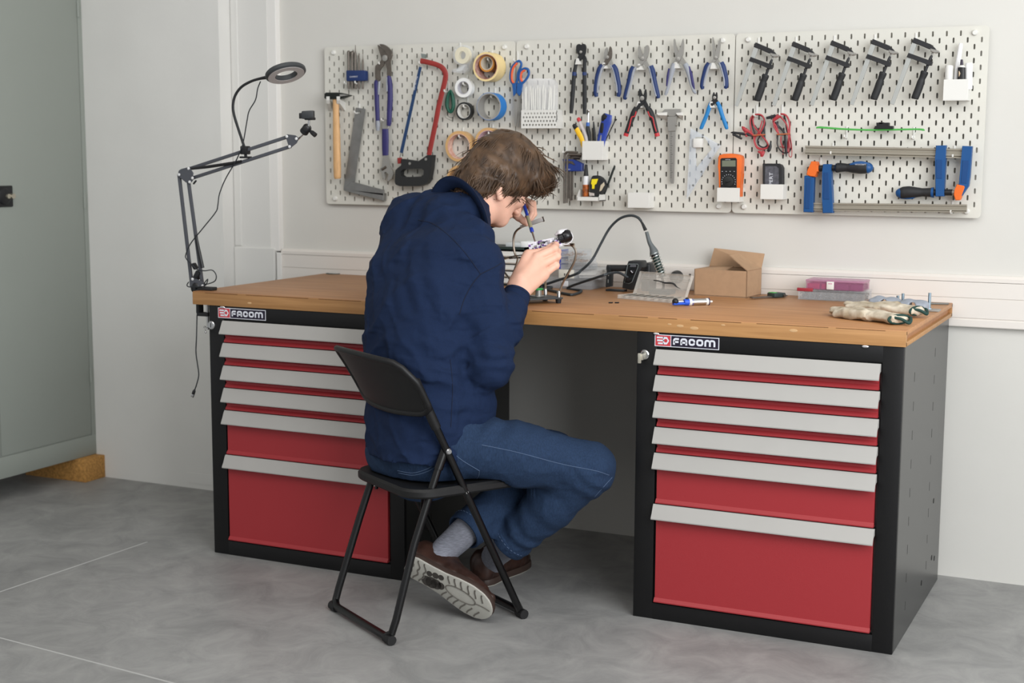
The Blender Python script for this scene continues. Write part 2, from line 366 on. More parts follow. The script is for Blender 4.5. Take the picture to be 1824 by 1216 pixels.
# ================================================================ workbench: worktop and two drawer cabinets
XL,XR,YF,YB,ZT,TH=-.0105,2.218,-.792,-.024,.8495,.0418
def wood_mat(name,c1,c2):
    m=bpy.data.materials.new(name); m.use_nodes=True; nt=m.node_tree; L=nt.links.new; b=nt.nodes['Principled BSDF']
    tc=nt.nodes.new('ShaderNodeTexCoord'); mp=nt.nodes.new('ShaderNodeMapping'); mp.inputs['Scale'].default_value=(1.2,28,28); L(tc.outputs['Object'],mp.inputs['Vector'])
    n=nt.nodes.new('ShaderNodeTexNoise'); n.inputs['Scale'].default_value=3; n.inputs['Detail'].default_value=7; n.inputs['Distortion'].default_value=.6; L(mp.outputs[0],n.inputs['Vector'])
    r=nt.nodes.new('ShaderNodeValToRGB'); r.color_ramp.elements[0].position=.3; r.color_ramp.elements[0].color=lin(c1); r.color_ramp.elements[1].position=.75; r.color_ramp.elements[1].color=lin(c2); L(n.outputs['Fac'],r.inputs['Fac'])
    n2=nt.nodes.new('ShaderNodeTexNoise'); n2.inputs['Scale'].default_value=2.5; n2.inputs['Detail'].default_value=5; L(tc.outputs['Object'],n2.inputs['Vector'])
    r2=nt.nodes.new('ShaderNodeValToRGB'); r2.color_ramp.elements[0].position=.35; r2.color_ramp.elements[0].color=(.86,.86,.86,1); r2.color_ramp.elements[1].position=.65; r2.color_ramp.elements[1].color=(1,1,1,1); L(n2.outputs['Fac'],r2.inputs['Fac'])
    mx=nt.nodes.new('ShaderNodeMix'); mx.data_type='RGBA'; mx.blend_type='MULTIPLY'; mx.inputs[0].default_value=1; L(r.outputs['Color'],mx.inputs[6]); L(r2.outputs['Color'],mx.inputs[7]); L(mx.outputs[2],b.inputs['Base Color'])
    b.inputs['Roughness'].default_value=.5; bp=nt.nodes.new('ShaderNodeBump'); bp.inputs['Strength'].default_value=.08; bp.inputs['Distance'].default_value=.001; L(n.outputs['Fac'],bp.inputs['Height']); L(bp.outputs['Normal'],b.inputs['Normal'])
    return m
M_wood=wood_mat('worktop wood',(162,112,70),(192,141,94)); M_edge=wood_mat('worktop edge',(158,113,66),(186,139,88)); M_groove=wood_mat('groove wood',(150,98,54),(172,118,70))
wt=thing('worktop','long wooden worktop lying across both red drawer cabinets','worktop',((XL+XR)/2,-.4,ZT-TH))
MB().box((XL,YF+.002,ZT-.0125),(XR,YB,ZT),.0015).build('top_layer',M_wood,wt)
MB().box((XL+.002,YF+.012,ZT-.03),(XR-.009,YB,ZT-.012)).build('core',M_groove,wt)
MB().box((XL,YF+.002,ZT-TH),(XR,YB,ZT-.0295),.0015).build('bottom_layer',M_edge,wt)
MB().box((XL,YF,ZT-TH),(XR,YF+.013,ZT-.0016),.0012).box((XR-.012,YB-.012,ZT-TH+.001),(XR,YB,ZT-.002),.001).build('edge_band',M_edge,wt)
g_=MB(); rg=np.random.default_rng(8); x=XL+.05
while x<XR-.05:
    l=rg.uniform(.05,.28); g_.box((x,YF-.0003,ZT-.0033-rg.uniform(0,.0006)),(min(x+l,XR-.03),YF+.002,ZT-.0018)); x+=l+rg.uniform(.01,.08)
g_.build('worn_joint',mat('worn joint',(112,76,44),.8),wt,smooth=0)['kind']='stuff'
g_=MB()
for x_,z_,r_ in ((1.62,.829,.010),(1.66,.825,.012),(1.93,.834,.011),(1.59,.832,.006),(1.74,.838,.006),(.21,.822,.008)): g_.ell((x_,YF,z_),(r_,.0007,r_*.38))
g_.build('pale_dent',mat('pale dent',(196,158,114),.7),wt)['kind']='stuff'
c=atZ(594,487.5,ZT); MB().lathe((c[0],c[1],ZT-.004),(0,0,1),[(0,.028),(.006,.028),(.0065,.024),(.0055,.02)],28).build('cable_grommet',mat('dark grommet',(56,66,60),.5),wt)
M_frame=mat('cabinet black',(15,15,16),.42,bump=.15,bscale=500,spec=.4)
M_side_sheen=mat('cabinet black side sheen',(34,35,35),.3,spec=.9)  # same black paint as the front, grazing reflection lightened into its colour
M_red=mat('drawer red',(153,44,49),.42,bump=.12,bscale=600); M_hand=mat('drawer handle grey',(166,164,160),.45,var=.015,scale=12)
M_logor=mat('logo red',(190,58,66),.5); M_logow=mat('logo white',(214,216,224),.5); M_logob=mat('logo navy',(26,20,40),.5)
HZ=[(.761,.721),(.690,.649),(.618,.576),(.546,.504),(.474,.433),(.330,.291)]
def stroke(mb,pts,w,y,t=.0006):
    P=[V(p[0],0,p[1]) for p in pts]; n=len(P); Lf=[];Rt=[]
    for i in range(n):
        d=nrm((P[min(i+1,n-1)]-P[max(i-1,0)])); m=V(-d[2],0,d[0])
        if 0<i<n-1:
            d1=nrm(P[i]-P[i-1]); m1=V(-d1[2],0,d1[0]); k=1/max(np.dot(m,m1),.5)
        else: k=1
        Lf.append(P[i]+m*w/2*k+V(0,y,0)); Rt.append(P[i]-m*w/2*k+V(0,y,0))
    for i in range(n-1):
        mb.face([Lf[i],Lf[i+1],Rt[i+1],Rt[i]])
    return mb
def cabinet(x0,x1,label,drx,logox,lockx,lockkey):
    yc=-.787; zt=ZT-TH; cb=thing('drawer_cabinet',label,'cabinet',((x0+x1)/2,-.42,0))
    d0,d1=drx
    b=MB().box((x0,yc+.012,0),(x1,-.054,zt),.002)
    sl=b; sl.mi=1
    for yy in (-.62,-.29):
        for k in range(9): sl.box((x1-.0005,yy-.0008,.74-.078*k-(.02 if yy>-.4 else .045)),(x1+.0004,yy+.0008,.765-.078*k-(.02 if yy>-.4 else .045)))
    for (yy,zz) in ((-.2,.28),(-.19,.105),(-.14,.09),(-.36,.075)): sl.cyl((x1-.001,yy,zz),(x1+.0008,yy,zz),.008,n=12)
    b.build('carcass',[M_side_sheen,mat('slit dark',(14,14,15),.6)],cb,smooth=0)
    f=MB().box((x0,yc-.001,0),(d0-.003,yc+.016,zt),.002).box((d1+.003,yc-.001,0),(x1,yc+.016,zt),.002).box((d0-.004,yc-.001,.765),(d1+.004,yc+.016,zt),.001).box((d0-.004,yc-.001,0),(d1+.004,yc+.016,.046),.001)
    f.build('front_frame',M_frame,cb)
    # rows of fine punched slits and bolt holes on the outer side
    for i,(h0,h1) in enumerate(HZ):
        zb=HZ[i+1][0]+.004 if i<5 else .052
        dr=MB().box((d0+.004,yc-.004,zb+.006),(d1-.003,yc+.02,h1+.012),.001)
        dr.rings([[V(x,yc-.004,zb+.012),V(x,yc-.011,zb+.003),V(x,yc-.0105,zb),V(x,yc+.01,zb)] for x in (d0+.003,d1-.002)])
        if i<4: dr.rings([[V(x,yc-.004,zb+.022),V(x,yc-.0065,zb+.02),V(x,yc-.0065,zb+.018),V(x,yc-.004,zb+.017)] for x in (d0+.004,d1-.003)])
        dro=dr.build('drawer',M_red,cb,smooth=20)
        prof=[(yc-.002,h0),(yc-.008,h0+.001),(yc-.013,h0-.006),(yc-.021,h0-.024),(yc-.026,h1+.008),(yc-.0285,h1+.003),(yc-.028,h1),(yc-.0235,h1),(yc-.018,h1+.016),(yc-.008,h1+.02),(yc-.002,h1+.02)]
        hd=MB().rings([[V(x,a,z) for a,z in prof] for x in (d0-.003,d1+.001)])
        hd.build('handle',M_hand,dro,smooth=25)
    # name plate
    lx,lw,zb,hh=logox,.182,.7695,.0325; y=yc-.0018
    pl=MB().box((lx,y,zb),(lx+lw,yc-.0005,zb+hh)).build('name_plate',M_logow,cb,smooth=0)
    MB().box((lx+.0022,y-.0003,zb+.002),(lx+.0455,y+.0002,zb+hh-.002)).build('logo_panel',M_logor,pl,smooth=0)
    MB().box((lx+.0475,y-.0003,zb+.002),(lx+lw-.0022,y+.0002,zb+hh-.002)).build('lettering_panel',M_logob,pl,smooth=0)
    e=MB(); yl=y-.0006; ox,oz=lx+.006,zb+.0062; H=.0205
    # hexagonal nut with a ring and three speed lines
    hx=[(ox+.018,oz),(ox+.029,oz),(ox+.0355,oz+H/2),(ox+.029,oz+H),(ox+.018,oz+H)]
    ring=[(ox+.0255+.0052*math.cos(a),oz+H/2+.0052*math.sin(a)) for a in np.linspace(0,2*math.pi,14,endpoint=False)]
    e.holed([V(a,yl,b) for a,b in hx],[[V(a,yl,b) for a,b in ring]],V(0,1,0),.0003)
    for k,(xa,w_) in enumerate(((0,.0046),(.0012,.0046),(.0036,.0046))): stroke(e,[(ox+xa,oz+H-.0024-k*.0079),(ox+.02,oz+H-.0024-k*.0079)],w_,yl)
    e.build('emblem',M_logow,pl,smooth=0)
    e=MB(); S=.0052; x=lx+.0528; w1=.0165; h=.0185; z0=zb+.0072
    def arc(cx,cz,r,a0,a1,n=5): return [(cx+r*math.cos(math.radians(a)),cz+r*math.sin(math.radians(a))) for a in np.linspace(a0,a1,n)]
    r=.0045; m=S/2
    def L_(pts): stroke(e,pts,S,yl)
    L_([(x+m,z0)]+arc(x+m+r,z0+h-m-r,r,180,90)+[(x+w1,z0+h-m)]); L_([(x+m,z0+h*.42),(x+w1-.001,z0+h*.42)]); x+=w1+.0042; w2=.0195
    L_([(x+m,z0)]+arc(x+m+r,z0+h-m-r,r,180,90)+arc(x+w2-m-r,z0+h-m-r,r,90,0)+[(x+w2-m,z0)]); L_([(x+m,z0+h*.36),(x+w2-m,z0+h*.36)]); x+=w2+.0038; w3=.0182
    L_([(x+w3,z0+h*.62)]+arc(x+w3-m-r,z0+h-m-r,r,0,90)+arc(x+m+r,z0+h-m-r,r,90,180)+arc(x+m+r,z0+m+r,r,180,270)+arc(x+w3-m-r,z0+m+r,r,270,360)+[(x+w3-m,z0+h*.36)]); x+=w3+.0035; w4=.0195
    q=arc(x+w4-m-r,z0+h-m-r,r,0,90)+arc(x+m+r,z0+h-m-r,r,90,180)+arc(x+m+r,z0+m+r,r,180,270)+arc(x+w4-m-r,z0+m+r,r,270,360); L_(q+[q[0]]); x+=w4+.0032; w5=.0305
    L_([(x+m,z0)]+arc(x+m+r,z0+h-m-r,r,180,90)+arc(x+w5/2-r-.0016,z0+h-m-r,r,90,25)); L_([(x+w5/2,z0)]+arc(x+w5/2+r,z0+h-m-r,r,180,90)+arc(x+w5-m-r,z0+h-m-r,r,90,0)+[(x+w5-m,z0)])
    e.build('lettering',M_logow,pl,smooth=0)
    lo=MB().lathe((lockx,yc-.001,.744),(0,-1,0),[(0,.0135),(.003,.0135),(.005,.011)],24).build('lock',M_chrome,cb)
    if lockkey: MB().box((lockx-.004,yc-.022,.731),(lockx+.002,yc-.004,.748),.001).box((lockx-.012,yc-.026,.722),(lockx-.002,yc-.019,.75),.002).build('key',mat('key metal',(205,200,185),.3,.7),lo)
    else: MB().box((lockx-.001,yc-.0068,.737),(lockx+.001,yc-.0055,.751)).build('key_slot',M_black,lo)
    for sx in (x0+.055,x1-.098): MB().ell((sx,yc-.003,zt-.004),(.010,.004,.004)).build('screw_head',mat('bright screw',(235,235,240),.12,1),cb)
    return cb
cabinet(1.4962,2.2140,'black cabinet with red drawers under the right end of the worktop','cabinet' and (1.557,2.157),1.5475,1.519,True)
cabinet(.0493,.7592,'black cabinet with red drawers behind the folding chair','' or (.110,.706),.086,.0595,False)
# ================================================================ folding chair (local r = right, f = forward, z up)
RT=V(.853,-.5218,0); FW=V(.5218,.853,0)
CH=lambda r,f,z: RT*r+FW*f+UP*z
UP=V(0,0,1); XX=V(1,0,0); DN=V(0,1,0)
M_ct=mat('chair tube black',(8,8,9),.3,spec=.5); M_cp=mat('chair plastic',(15,15,16),.5,bump=.15,bscale=700); M_cf=mat('chair foot rubber',(18,18,19),.6)
ch=thing('folding_chair','black folding chair with plastic seat under the sitting person','chair',CH(1.3625,-.37,0))
rl,rr=1.187,1.538
fz=lambda z: -.168+(z-.012)*(-.2410/.492)
P=[CH(rl,fz(.70),.70),CH(rl,fz(.05),.05),CH(rl+.004,fz(.024)+.002,.026),CH(rl+.022,-.165,.018),CH(rr-.022,-.165,.018),CH(rr-.004,fz(.024)+.002,.026),CH(rr,fz(.05),.05),CH(rr,fz(.70),.70)]
MB().tube(P,.0105,14).build('front_frame',M_ct,ch)
ri=.020; P=[CH(rl+ri-.004,-.405,.512),CH(rl+ri-.004,-.50,.26),CH(rl+.006,-.562,.065),CH(rl+.008,-.574,.03),CH(rl+.03,-.582,.017),CH(rr-.03,-.582,.017),CH(rr-.008,-.574,.03),CH(rr-.006,-.562,.065),CH(rr-ri+.004,-.50,.26),CH(rr-ri+.004,-.405,.512)]
MB().tube(P,.0105,14).build('rear_frame',M_ct,ch)
for r,f in ((rl+.005,-.165),(rr-.005,-.165),(rl+.012,-.58),(rr-.012,-.58)): MB().tube([CH(r-.016,f,.0135),CH(r+.016,f,.0135)],.0135,12).build('rubber_foot',M_cf,ch)
for r,o in ((rl-.012,-1),(rr+.012,1)):
    MB().lathe(CH(r,-.409,.504),RT*o,[(-.022,.008),(0,.0085),(.003,.006)],14).build('pivot_rivet',mat('rivet bright',(190,190,192),.25,1),ch)
    MB().tube([CH(r-o*.022,-.405,.515),CH(r-o*.022,-.43,.455)],.0125,12).build('joint_sleeve',M_ct,ch)
    MB().lathe(CH(r-o*.004,fz(.385),.385),RT*o,[(-.03,.006),(0,.006),(.002,.004)],12).build('seat_rivet',M_chrome,ch)
for r in (rl+.045,rr-.045): MB().tube([CH(r,-.455,.40),CH(r,-.46,.345)],.007,8,flat=.5).build('seat_bracket',M_ct,ch)
# seat: dished plastic slab with rounded corners and a rolled edge
m=MB(); oc=[]; a0,a1,f0,f1=1.178,1.547,-.520,-.128
def rrect(ins,rad,z): 
    o=[]; 
    for cx,cy,s in ((a1-rad,f1-rad*.8,0),(a0+rad,f1-rad*.8,90),(a0+rad,f0+rad,180),(a1-rad,f0+rad,270)):
        for q in np.linspace(0,90,7): a=math.radians(s+q); k=1 if s in(180,270) else .8; o.append(CH(cx+(rad-ins)*math.cos(a)-0,cy+(rad*k-ins)*math.sin(a),z))
    return o
m.rings([rrect(.03,.075,.378),rrect(.006,.075,.380),rrect(0,.075,.386),rrect(0,.075,.399),rrect(.006,.075,.406),rrect(.022,.075,.406),rrect(.05,.075,.4015)]); m.build('seat',M_cp,ch,smooth=40)
# backrest: curved panel with a rolled rim
def back(s,h,off=0):   # s -1..1 across, h 0..1 up
    z=.612+.135*h+ (.012*(1-s*s) if h>.5 else -.012*(1-s*s)*(1-2*h)); r=1.3625+(.196+.008*h)*s; f=fz(z)-.040*(1-abs(s)**2.2)-.012*h*h*1.2-off
    return CH(r,f,z)
N=20; m=MB(); rg_=[]
for i in range(N+1):
    s=-1+2*i/N; k=max(0,abs(s)-.80)/.20; hh0=.0+.12*k*k; hh1=1-.34*k*k
    rg_.append([back(s,hh0+(hh1-hh0)*j/8,0) for j in range(9)]+[back(s,hh0+(hh1-hh0)*j/8,.006) for j in range(8,-1,-1)])
m.rings(rg_); edge=[(rg_[i][8]+rg_[i][9])/2 for i in range(N+1)]+[(rg_[N][j]+rg_[N][17-j])/2 for j in range(7,0,-1)]+[(rg_[i][0]+rg_[i][17])/2 for i in range(N,-1,-1)]+[(rg_[0][j]+rg_[0][17-j])/2 for j in range(1,8)]
m.tube(edge,.0085,10,closed=True); m.build('backrest',M_cp,ch,smooth=50)
for r in (rl,rr): MB().tube([CH(r,fz(.57),.57),CH(r,fz(.7),.70)],[.0135,.0145],14).build('back_socket',M_cp,ch)
# ================================================================ the person
D=atD
M_skin=mat('skin',(226,178,156),.5,var=.06,scale=22,sss=.12,bump=.12,bscale=350); M_shirt=mat('shirt navy',(20,35,63),.9,var=.10,scale=260,bump=.3,bscale=900,spec=.25,wr=(.8,18,.010)); M_jean=mat('denim',(34,51,76),.9,var=.2,scale=300,stretch=(1,1,.3),bump=.4,bscale=700,detail=6,spec=.25,wr=(.35,26,.005))
M_sock=mat('sock grey',(126,128,138),.95,var=.3,scale=260,stretch=(.3,.3,3),bump=.5,bscale=500); M_leather=mat('brown leather',(52,34,28),.38,var=.4,scale=30,bump=.25,bscale=120); M_solem=mat('sole rubber',(164,162,154),.75,var=.05,scale=40); M_lace=mat('orange lace',(176,104,44),.7); M_thread=mat('denim thread',(84,102,130),.9); M_hair=mat('brown hair',(54,40,29),.5,var=.4,scale=30,stretch=(1,1,1),spec=.45,rgb2=(94,71,51)); M_tread=mat('tread groove',(92,88,82),.8)
cam=lambda x,y,d: nrm(CR*x+CU*y+CF*d)
pel=D(756,770,3.97); c7=D(806,368,4.05)
pe=thing('person','person in navy shirt and jeans sitting bent over the bench with a screwdriver','person',V(pel[0],pel[1],0))
Rsh=D(846,472,3.92); Rel=D(872,640,3.87); Rwr=D(921,524,3.985)
Lsh=D(738,392,4.17); Lel=D(826,396,4.46); Lwr=D(914,368,4.31)
Rhip=D(795,785,3.90); Lhip=D(725,775,4.05); Rkn=D(1052,834,3.93); Ran=D(872,996,4.10); Lkn=D(985,812,4.24); Lan=D(797,972,3.97)
TR=nrm(Rsh-Lsh); R0=RT; R1=TR
heelL=D(722,1003,3.965); hL=D(876,1094,3.90)-heelL; upL=CF*.83+nrm(CR*.55+CU*.835)*.56; upL=nrm(upL-nrm(hL)*np.dot(upL,nrm(hL))); dR=nrm(FW*.8-RT*.42); heelR=atZ(858,1041,0)+V(0,0,.001)-dR*.02
LF=heelL+hL*.24+upL*.045; RF=heelR+dR*.068+V(0,0,.045)
# ---- head frame
hF=cam(.58,-.62,.53); hU=nrm(cam(.56,.77,.30)-hF*np.dot(cam(.56,.77,.30),hF)); hR=np.cross(hF,hU); HM=np.stack([hR,hF,hU],1)
HC=D(896,308,4.12); hp_=lambda r,f,u: HC+hR*r+hF*f+hU*u
allp=np.array([Rsh,Rel,Rwr,Lsh,Lel,Lwr,Rhip,Lhip,Rkn,Ran,Lkn,Lan,pel,c7,HC])
lo=allp.min(0)-.2; hi=allp.max(0)+.2
hz=[Rwr,D(995,430,4.12),Lwr,HC-.13,HC+.13]; h0=np.min(hz,0)-.03; h1=np.max(hz,0)+.03
B=Field(axis(lo[0],hi[0],.012,((h0[0],h1[0],.0025),)),axis(lo[1],hi[1],.012,((h0[1],h1[1],.0025),)),axis(.02,hi[2],.012,((h0[2],h1[2],.0025),)))
# trunk and limbs (hidden by the clothes)
B.loft([pel,D(752,640,3.98),D(770,520,4.0),D(795,440,4.03)],[R0,R0,nrm(R0+R1),R1],[nrm(np.cross(UP,R0)),nrm(np.cross(UP,R0)),nrm(np.cross(UP,R0)),nrm(np.cross(UP,R0))],np.array([.14,.13,.13,.08]),np.array([.09,.09,.09,.06]),.02)
for a,b,c_ in ((Rsh,Rel,Rwr),(Lsh,Lel,Lwr)): B.chain([a,b,c_],[.045,.036,.026],.02)
for a,b,c_ in ((Rhip,Rkn,Ran),(Lhip,Lkn,Lan)): B.chain([a,b,b+(c_-b)*(.85 if c_ is Lan else .81),LF if c_ is Lan else RF],[.065,.046,.021,.018],.02)
# neck and head
nk=D(868,352,4.10); B.chain([D(814,376,4.06),D(836,368,4.07),nk],[.050,.055,.056],.02); B.cone(D(842,388,4.06),hp_(0,.035,-.085),.045,.042,.025)
B.ell(HC,(.073,.096,.086),HM,.01); B.ell(hp_(0,.026,-.045),(.064,.074,.075),HM,.02); B.ell(hp_(0,.058,-.095),(.046,.040,.034),HM,.02); B.ell(hp_(0,.082,-.113),(.020,.017,.017),HM,.014)
B.cone(hp_(.056,-.005,-.075),hp_(.022,.078,-.112),.017,.016,.022); B.cone(hp_(-.056,-.005,-.075),hp_(-.022,.078,-.112),.017,.016,.022)
B.cone(hp_(0,.096,-.012),hp_(0,.118,-.052),.009,.0125,.012); B.ell(hp_(.011,.108,-.054),(.009,.010,.008),HM,.006); B.ell(hp_(-.011,.108,-.054),(.009,.010,.008),HM,.006)
for s in (1,-1):
    B.ell(hp_(.046*s,.070,-.042),(.022,.020,.020),HM,.02); B.ell(hp_(.032*s,.092,-.005),(.017,.010,.010),HM,.008,'sub'); B.ell(hp_(.032*s,.082,-.006),(.0125,.0125,.0125),HM,.003); B.cone(hp_(.014*s,.098,.010),hp_(.050*s,.082,.012),.007,.006,.008)
    # ear: dished shell with a rim and lobe
    e=hp_(.074*s,-.012,-.068); B.ell(e,(.011,.018,.027),HM,.006); B.ell(hp_(.085*s,-.007,-.064),(.008,.012,.019),HM,.004,'sub'); B.ell(hp_(.077*s,-.002,-.093),(.009,.010,.011),HM,.006)
B.ell(hp_(0,.098,-.078),(.022,.010,.007),HM,.006); B.ell(hp_(0,.096,-.089),(.019,.010,.007),HM,.006); B.cone(hp_(-.02,.106,-.083),hp_(.02,.106,-.083),.0022,.0022,.003,'sub')
# right hand: back of the hand to the camera, fingers closing on the board
mc=[D(942,453,4.06),D(956,458,4.045),D(965,471,4.042),D(969,488,4.048)]; wr=Rwr
B.chain([Rel+(wr-Rel)*.7,wr],[.03,.0255],.015,((CF),.95))
for p,w in zip(mc,(.0155,.0158,.0152,.014)): B.cone(wr+(p-wr)*.12,p,.021,w*.88,.012)
B.cone(D(928,500,4.0),D(956,472,4.05),.025,.021,.015); B.cone(D(913,508,4.0),D(940,458,4.06),.016,.0155,.014); B.cone(D(936,516,3.99),D(968,490,4.045),.0165,.0145,.014)
fin=[((971,447,4.065),(980,440,4.095),(977,440,4.122)),((987,443,4.06),(990,436,4.09),(984,436,4.118)),((992,457,4.06),(994,448,4.092),(986,442,4.118)),((990,473,4.062),(991,463,4.09),(984,455,4.11))]
for p,f_,r_ in zip(mc,fin,((.0116,.0106,.0094,.0078),(.0122,.0112,.0098,.008),(.0118,.0108,.0094,.0078),(.0108,.0098,.0086,.0072))):
    q=[p]+[D(*x) for x in f_]; B.chain(q,[r_[0]*1.12]+list(r_[1:]),.0035)
    B.ell(q[0]-CF*.004,(.0085,)*3,None,.006); B.ell(q[1]-CF*.001,(r_[1]*1.12,)*3,None,.004)
    nd=nrm(q[3]-q[2]); B.ell(q[3]-nd*.002-CF*.0045,(.0045,.0045,.0045),None,.003)
B.chain([D(938,492,4.05),D(950,474,4.09),D(963,456,4.115),D(971,444,4.128)],[.0155,.0125,.0105,.0082],.006)       # thumb, far side
for a,b in ((mc[0],wr),(mc[1],wr),(mc[2],wr)): B.cone(a+(b-a)*.1-CF*.0125,a+(b-a)*.6-CF*.0165,.0022,.002,.006)   # tendons
# left hand pinching the driver
lw=Lwr; B.chain([Lel+(lw-Lel)*.6,lw],[.03,.025],.015)
lm=[D(930,358,4.29),D(927,354,4.305),D(926,356,4.325),D(925,362,4.34)]
for p in lm: B.cone(lw,p,.021,.0125,.012)
for q,r_ in (((lm[0],D(945,362,4.262),D(947.5,380,4.245),D(941,393,4.243)),(.0105,.0092,.0082,.0066)),((lm[1],D(950,362,4.285),D(952,381,4.27),D(944,394,4.262)),(.0105,.0092,.0082,.0066)),((lm[2],D(948,364,4.315),D(950,382,4.30),D(942,390,4.29)),(.010,.009,.008,.0064)),((lm[3],D(944,368,4.338),D(946,382,4.325),D(938,386,4.315)),(.009,.008,.007,.006))): B.chain(list(q),list(r_),.003)
B.chain([D(915,380,4.285),D(924,387,4.255),D(932,393,4.243),D(938,399,4.241)],[.0135,.0112,.0098,.0074],.006)
v,f=B.mesh(); np_mesh('body',v,f,M_skin,pe)
# ---- hair: a shaped cap with several hundred combed locks
HL=V(.087,.112,.112); hc=hp_(0,-.004,.012)
hf=lambda r,f,u: hc+hR*r+hF*f+hU*u
F=Field(*[axis(hc[i]-.165,hc[i]+.165,.004) for i in range(3)])
F.ell(hc,HL,HM,.01); F.ell(hf(0,-.042,-.050),(.073,.066,.060),HM,.03); F.ell(hf(0,.094,.066),(.070,.054,.046),HM,.03); F.ell(hf(0,-.055,-.100),(.062,.046,.052),HM,.03); F.ell(hf(.045,-.02,-.06),(.030,.036,.035),HM,.02); F.ell(hf(.05,.040,.040),(.040,.06,.05),HM,.03); F.ell(hf(.055,-.01,-.035),(.030,.042,.030),HM,.02); F.ell(hf(-.055,-.01,-.035),(.030,.042,.030),HM,.02)
F.ell(hf(0,.105,-.075),(.075,.072,.085),HM,.012,'sub'); F.ell(D(843,336,4.075),(.050,.046,.046),None,.03); F.ell(D(858,350,4.075),(.030,.030,.028),None,.02); F.ell(hf(.068,-.010,-.046),(.034,.038,.036),HM,.02); F.ell(hf(-.068,-.010,-.046),(.034,.038,.036),HM,.02); F.ell(hf(.095,.018,-.108),(.040,.036,.026),HM,.006,'sub'); F.ell(hf(-.095,.018,-.108),(.040,.036,.026),HM,.006,'sub'); F.cone(hf(0,.06,-.13),hf(0,.02,-.150),.06,.06,.012,'sub')
def hdisp(P):
    q=(P-hc)@HM; th=np.arctan2(q[:,0],q[:,1]-.0); el=np.arctan2(q[:,2],np.hypot(q[:,0],q[:,1]))
    S=np.stack([q[:,0]*55+6*vnoise(P,(14,14,14),1),q[:,1]*20,q[:,2]*34],-1)
    return .0042*vnoise(S,(1,1,1),4)+.0025*vnoise(S*2.1,(1,1,1),9)+.004*vnoise(P,(20,20,20),5)
F.warp(hdisp); v,f=F.mesh()
F0=np.zeros(len(v)); 
hair=np_mesh('hair',v,f,M_hair,pe)
fc_=v[f].mean(1); nn=np.cross(v[f[:,1]]-v[f[:,0]],v[f[:,2]]-v[f[:,0]]); nn/=np.linalg.norm(nn,axis=1,keepdims=True)+1e-9
if np.mean(np.sum(nn*(fc_-hc),1))<0: nn=-nn
m=MB(); rg=np.random.default_rng(21); whorl=hf(0,-.085,.055); lat=None
idx=rg.choice(len(fc_),3600,replace=True)
for i in idx:
    p=fc_[i].copy(); n_=nn[i]; q=(p-hc)@HM
    if np.linalg.norm(p-whorl)<.025 or np.dot(n_,p-hc)<0 or (q[2]<-.05 and q[1]>.0): continue
    flow=p-whorl; flow-=n_*np.dot(flow,n_); flow=nrm(flow+1e-6)
    down=nrm(-hU*.7-hF*.1-n_*np.dot(-hU*.7-hF*.1,n_)); side=abs(q[0])/.08
    wgt=min(1,max(0,.25+.5*side-1.2*q[1]/.1*(q[2]>0))) 
    d=nrm(flow*(1-.6*wgt)+down*wgt*.9+np.cross(n_,flow)*rg.normal(0,.16)); L_=rg.uniform(.035,.068)*(1.1 if q[1]>.03 else 1)
    pts=[p-n_*.004]; bend=rg.normal(0,.16)
    for s in (1,2,3,4):
        d=nrm(d+np.cross(n_,d)*bend*.35-n_*(.14 if s<3 else .20)); pts.append(pts[-1]+d*L_/4+n_*(.0024 if s==1 else .0016 if s==2 else .001))
    w_=rg.uniform(.0010,.0022); m.tube(pts,[w_*.7,w_,w_,w_*.75,w_*.15],5,flat=.55,up=n_,caps=False)
lk_=m.build('hair_locks',M_hair,hair,smooth=80); lk_['kind']='stuff'
# ---- shirt
NF=np.cross(UP,R0); NF=nrm(NF) if np.dot(np.cross(UP,R0),FW)>0 else -nrm(np.cross(UP,R0))
def fr(R_,ax_): return nrm(np.cross(ax_,R_)) if np.dot(np.cross(ax_,R_),FW)>0 else -nrm(np.cross(ax_,R_))
sp=[D(752,826,3.965),D(752,770,3.965),D(750,700,3.965),D(748,630,3.97),D(757,550,3.99),D(772,480,4.005),D(790,432,4.03),D(812,385,4.05)]
Rs=[R0,R0,R0,nrm(R0*.8+R1*.2),nrm(R0*.55+R1*.45),nrm(R0*.3+R1*.7),R1,R1]
Fs=[fr(Rs[i],sp[min(i+1,7)]-sp[max(i-1,0)]) for i in range(8)]
sa=np.array([.184,.188,.190,.184,.190,.190,.150,.080]); sb=np.array([.138,.137,.133,.136,.140,.124,.080,.060])
g0=np.min([*sp,Rel,Lel,Rwr,Lwr],0)-.22; g1=np.max([*sp,Rel,Lel,Rwr,Lwr],0)+.22
S=Field(axis(g0[0],g1[0],.0055),axis(g0[1],g1[1],.0055),axis(.36,g1[2],.0055))
S.loft(sp,Rs,Fs,sa,sb,.03,2.2)
S.chain([D(800,425,3.985),Rsh,Rsh+(Rel-Rsh)*.5,Rel],[.062,.062,.062,.060],.03); S.chain([Rel,Rel+(Rwr-Rel)*.5,Rel+(Rwr-Rel)*.80],[.058,.053,.043],.02)
S.ell(Rel+(Rel-Rsh)*.04+(Rel-Rwr)*.05,(.060,.058,.060),None,.03)
S.chain([D(778,392,4.10),Lsh,Lsh+(Lel-Lsh)*.5,Lel],[.082,.066,.058,.054],.06); S.chain([Lel,Lel+(Lwr-Lel)*.80],[.050,.030],.02)
S.cone(D(728,405,4.15),D(700,500,4.04),.064,.068,.05); S.cone(D(800,396,4.05),D(828,384,4.057),.090,.070,.015); S.cone(D(828,384,4.057),D(834,380,4.062),.070,.065,.01); S.ell(D(838,728,3.92),(.072,.075,.085),None,.04)
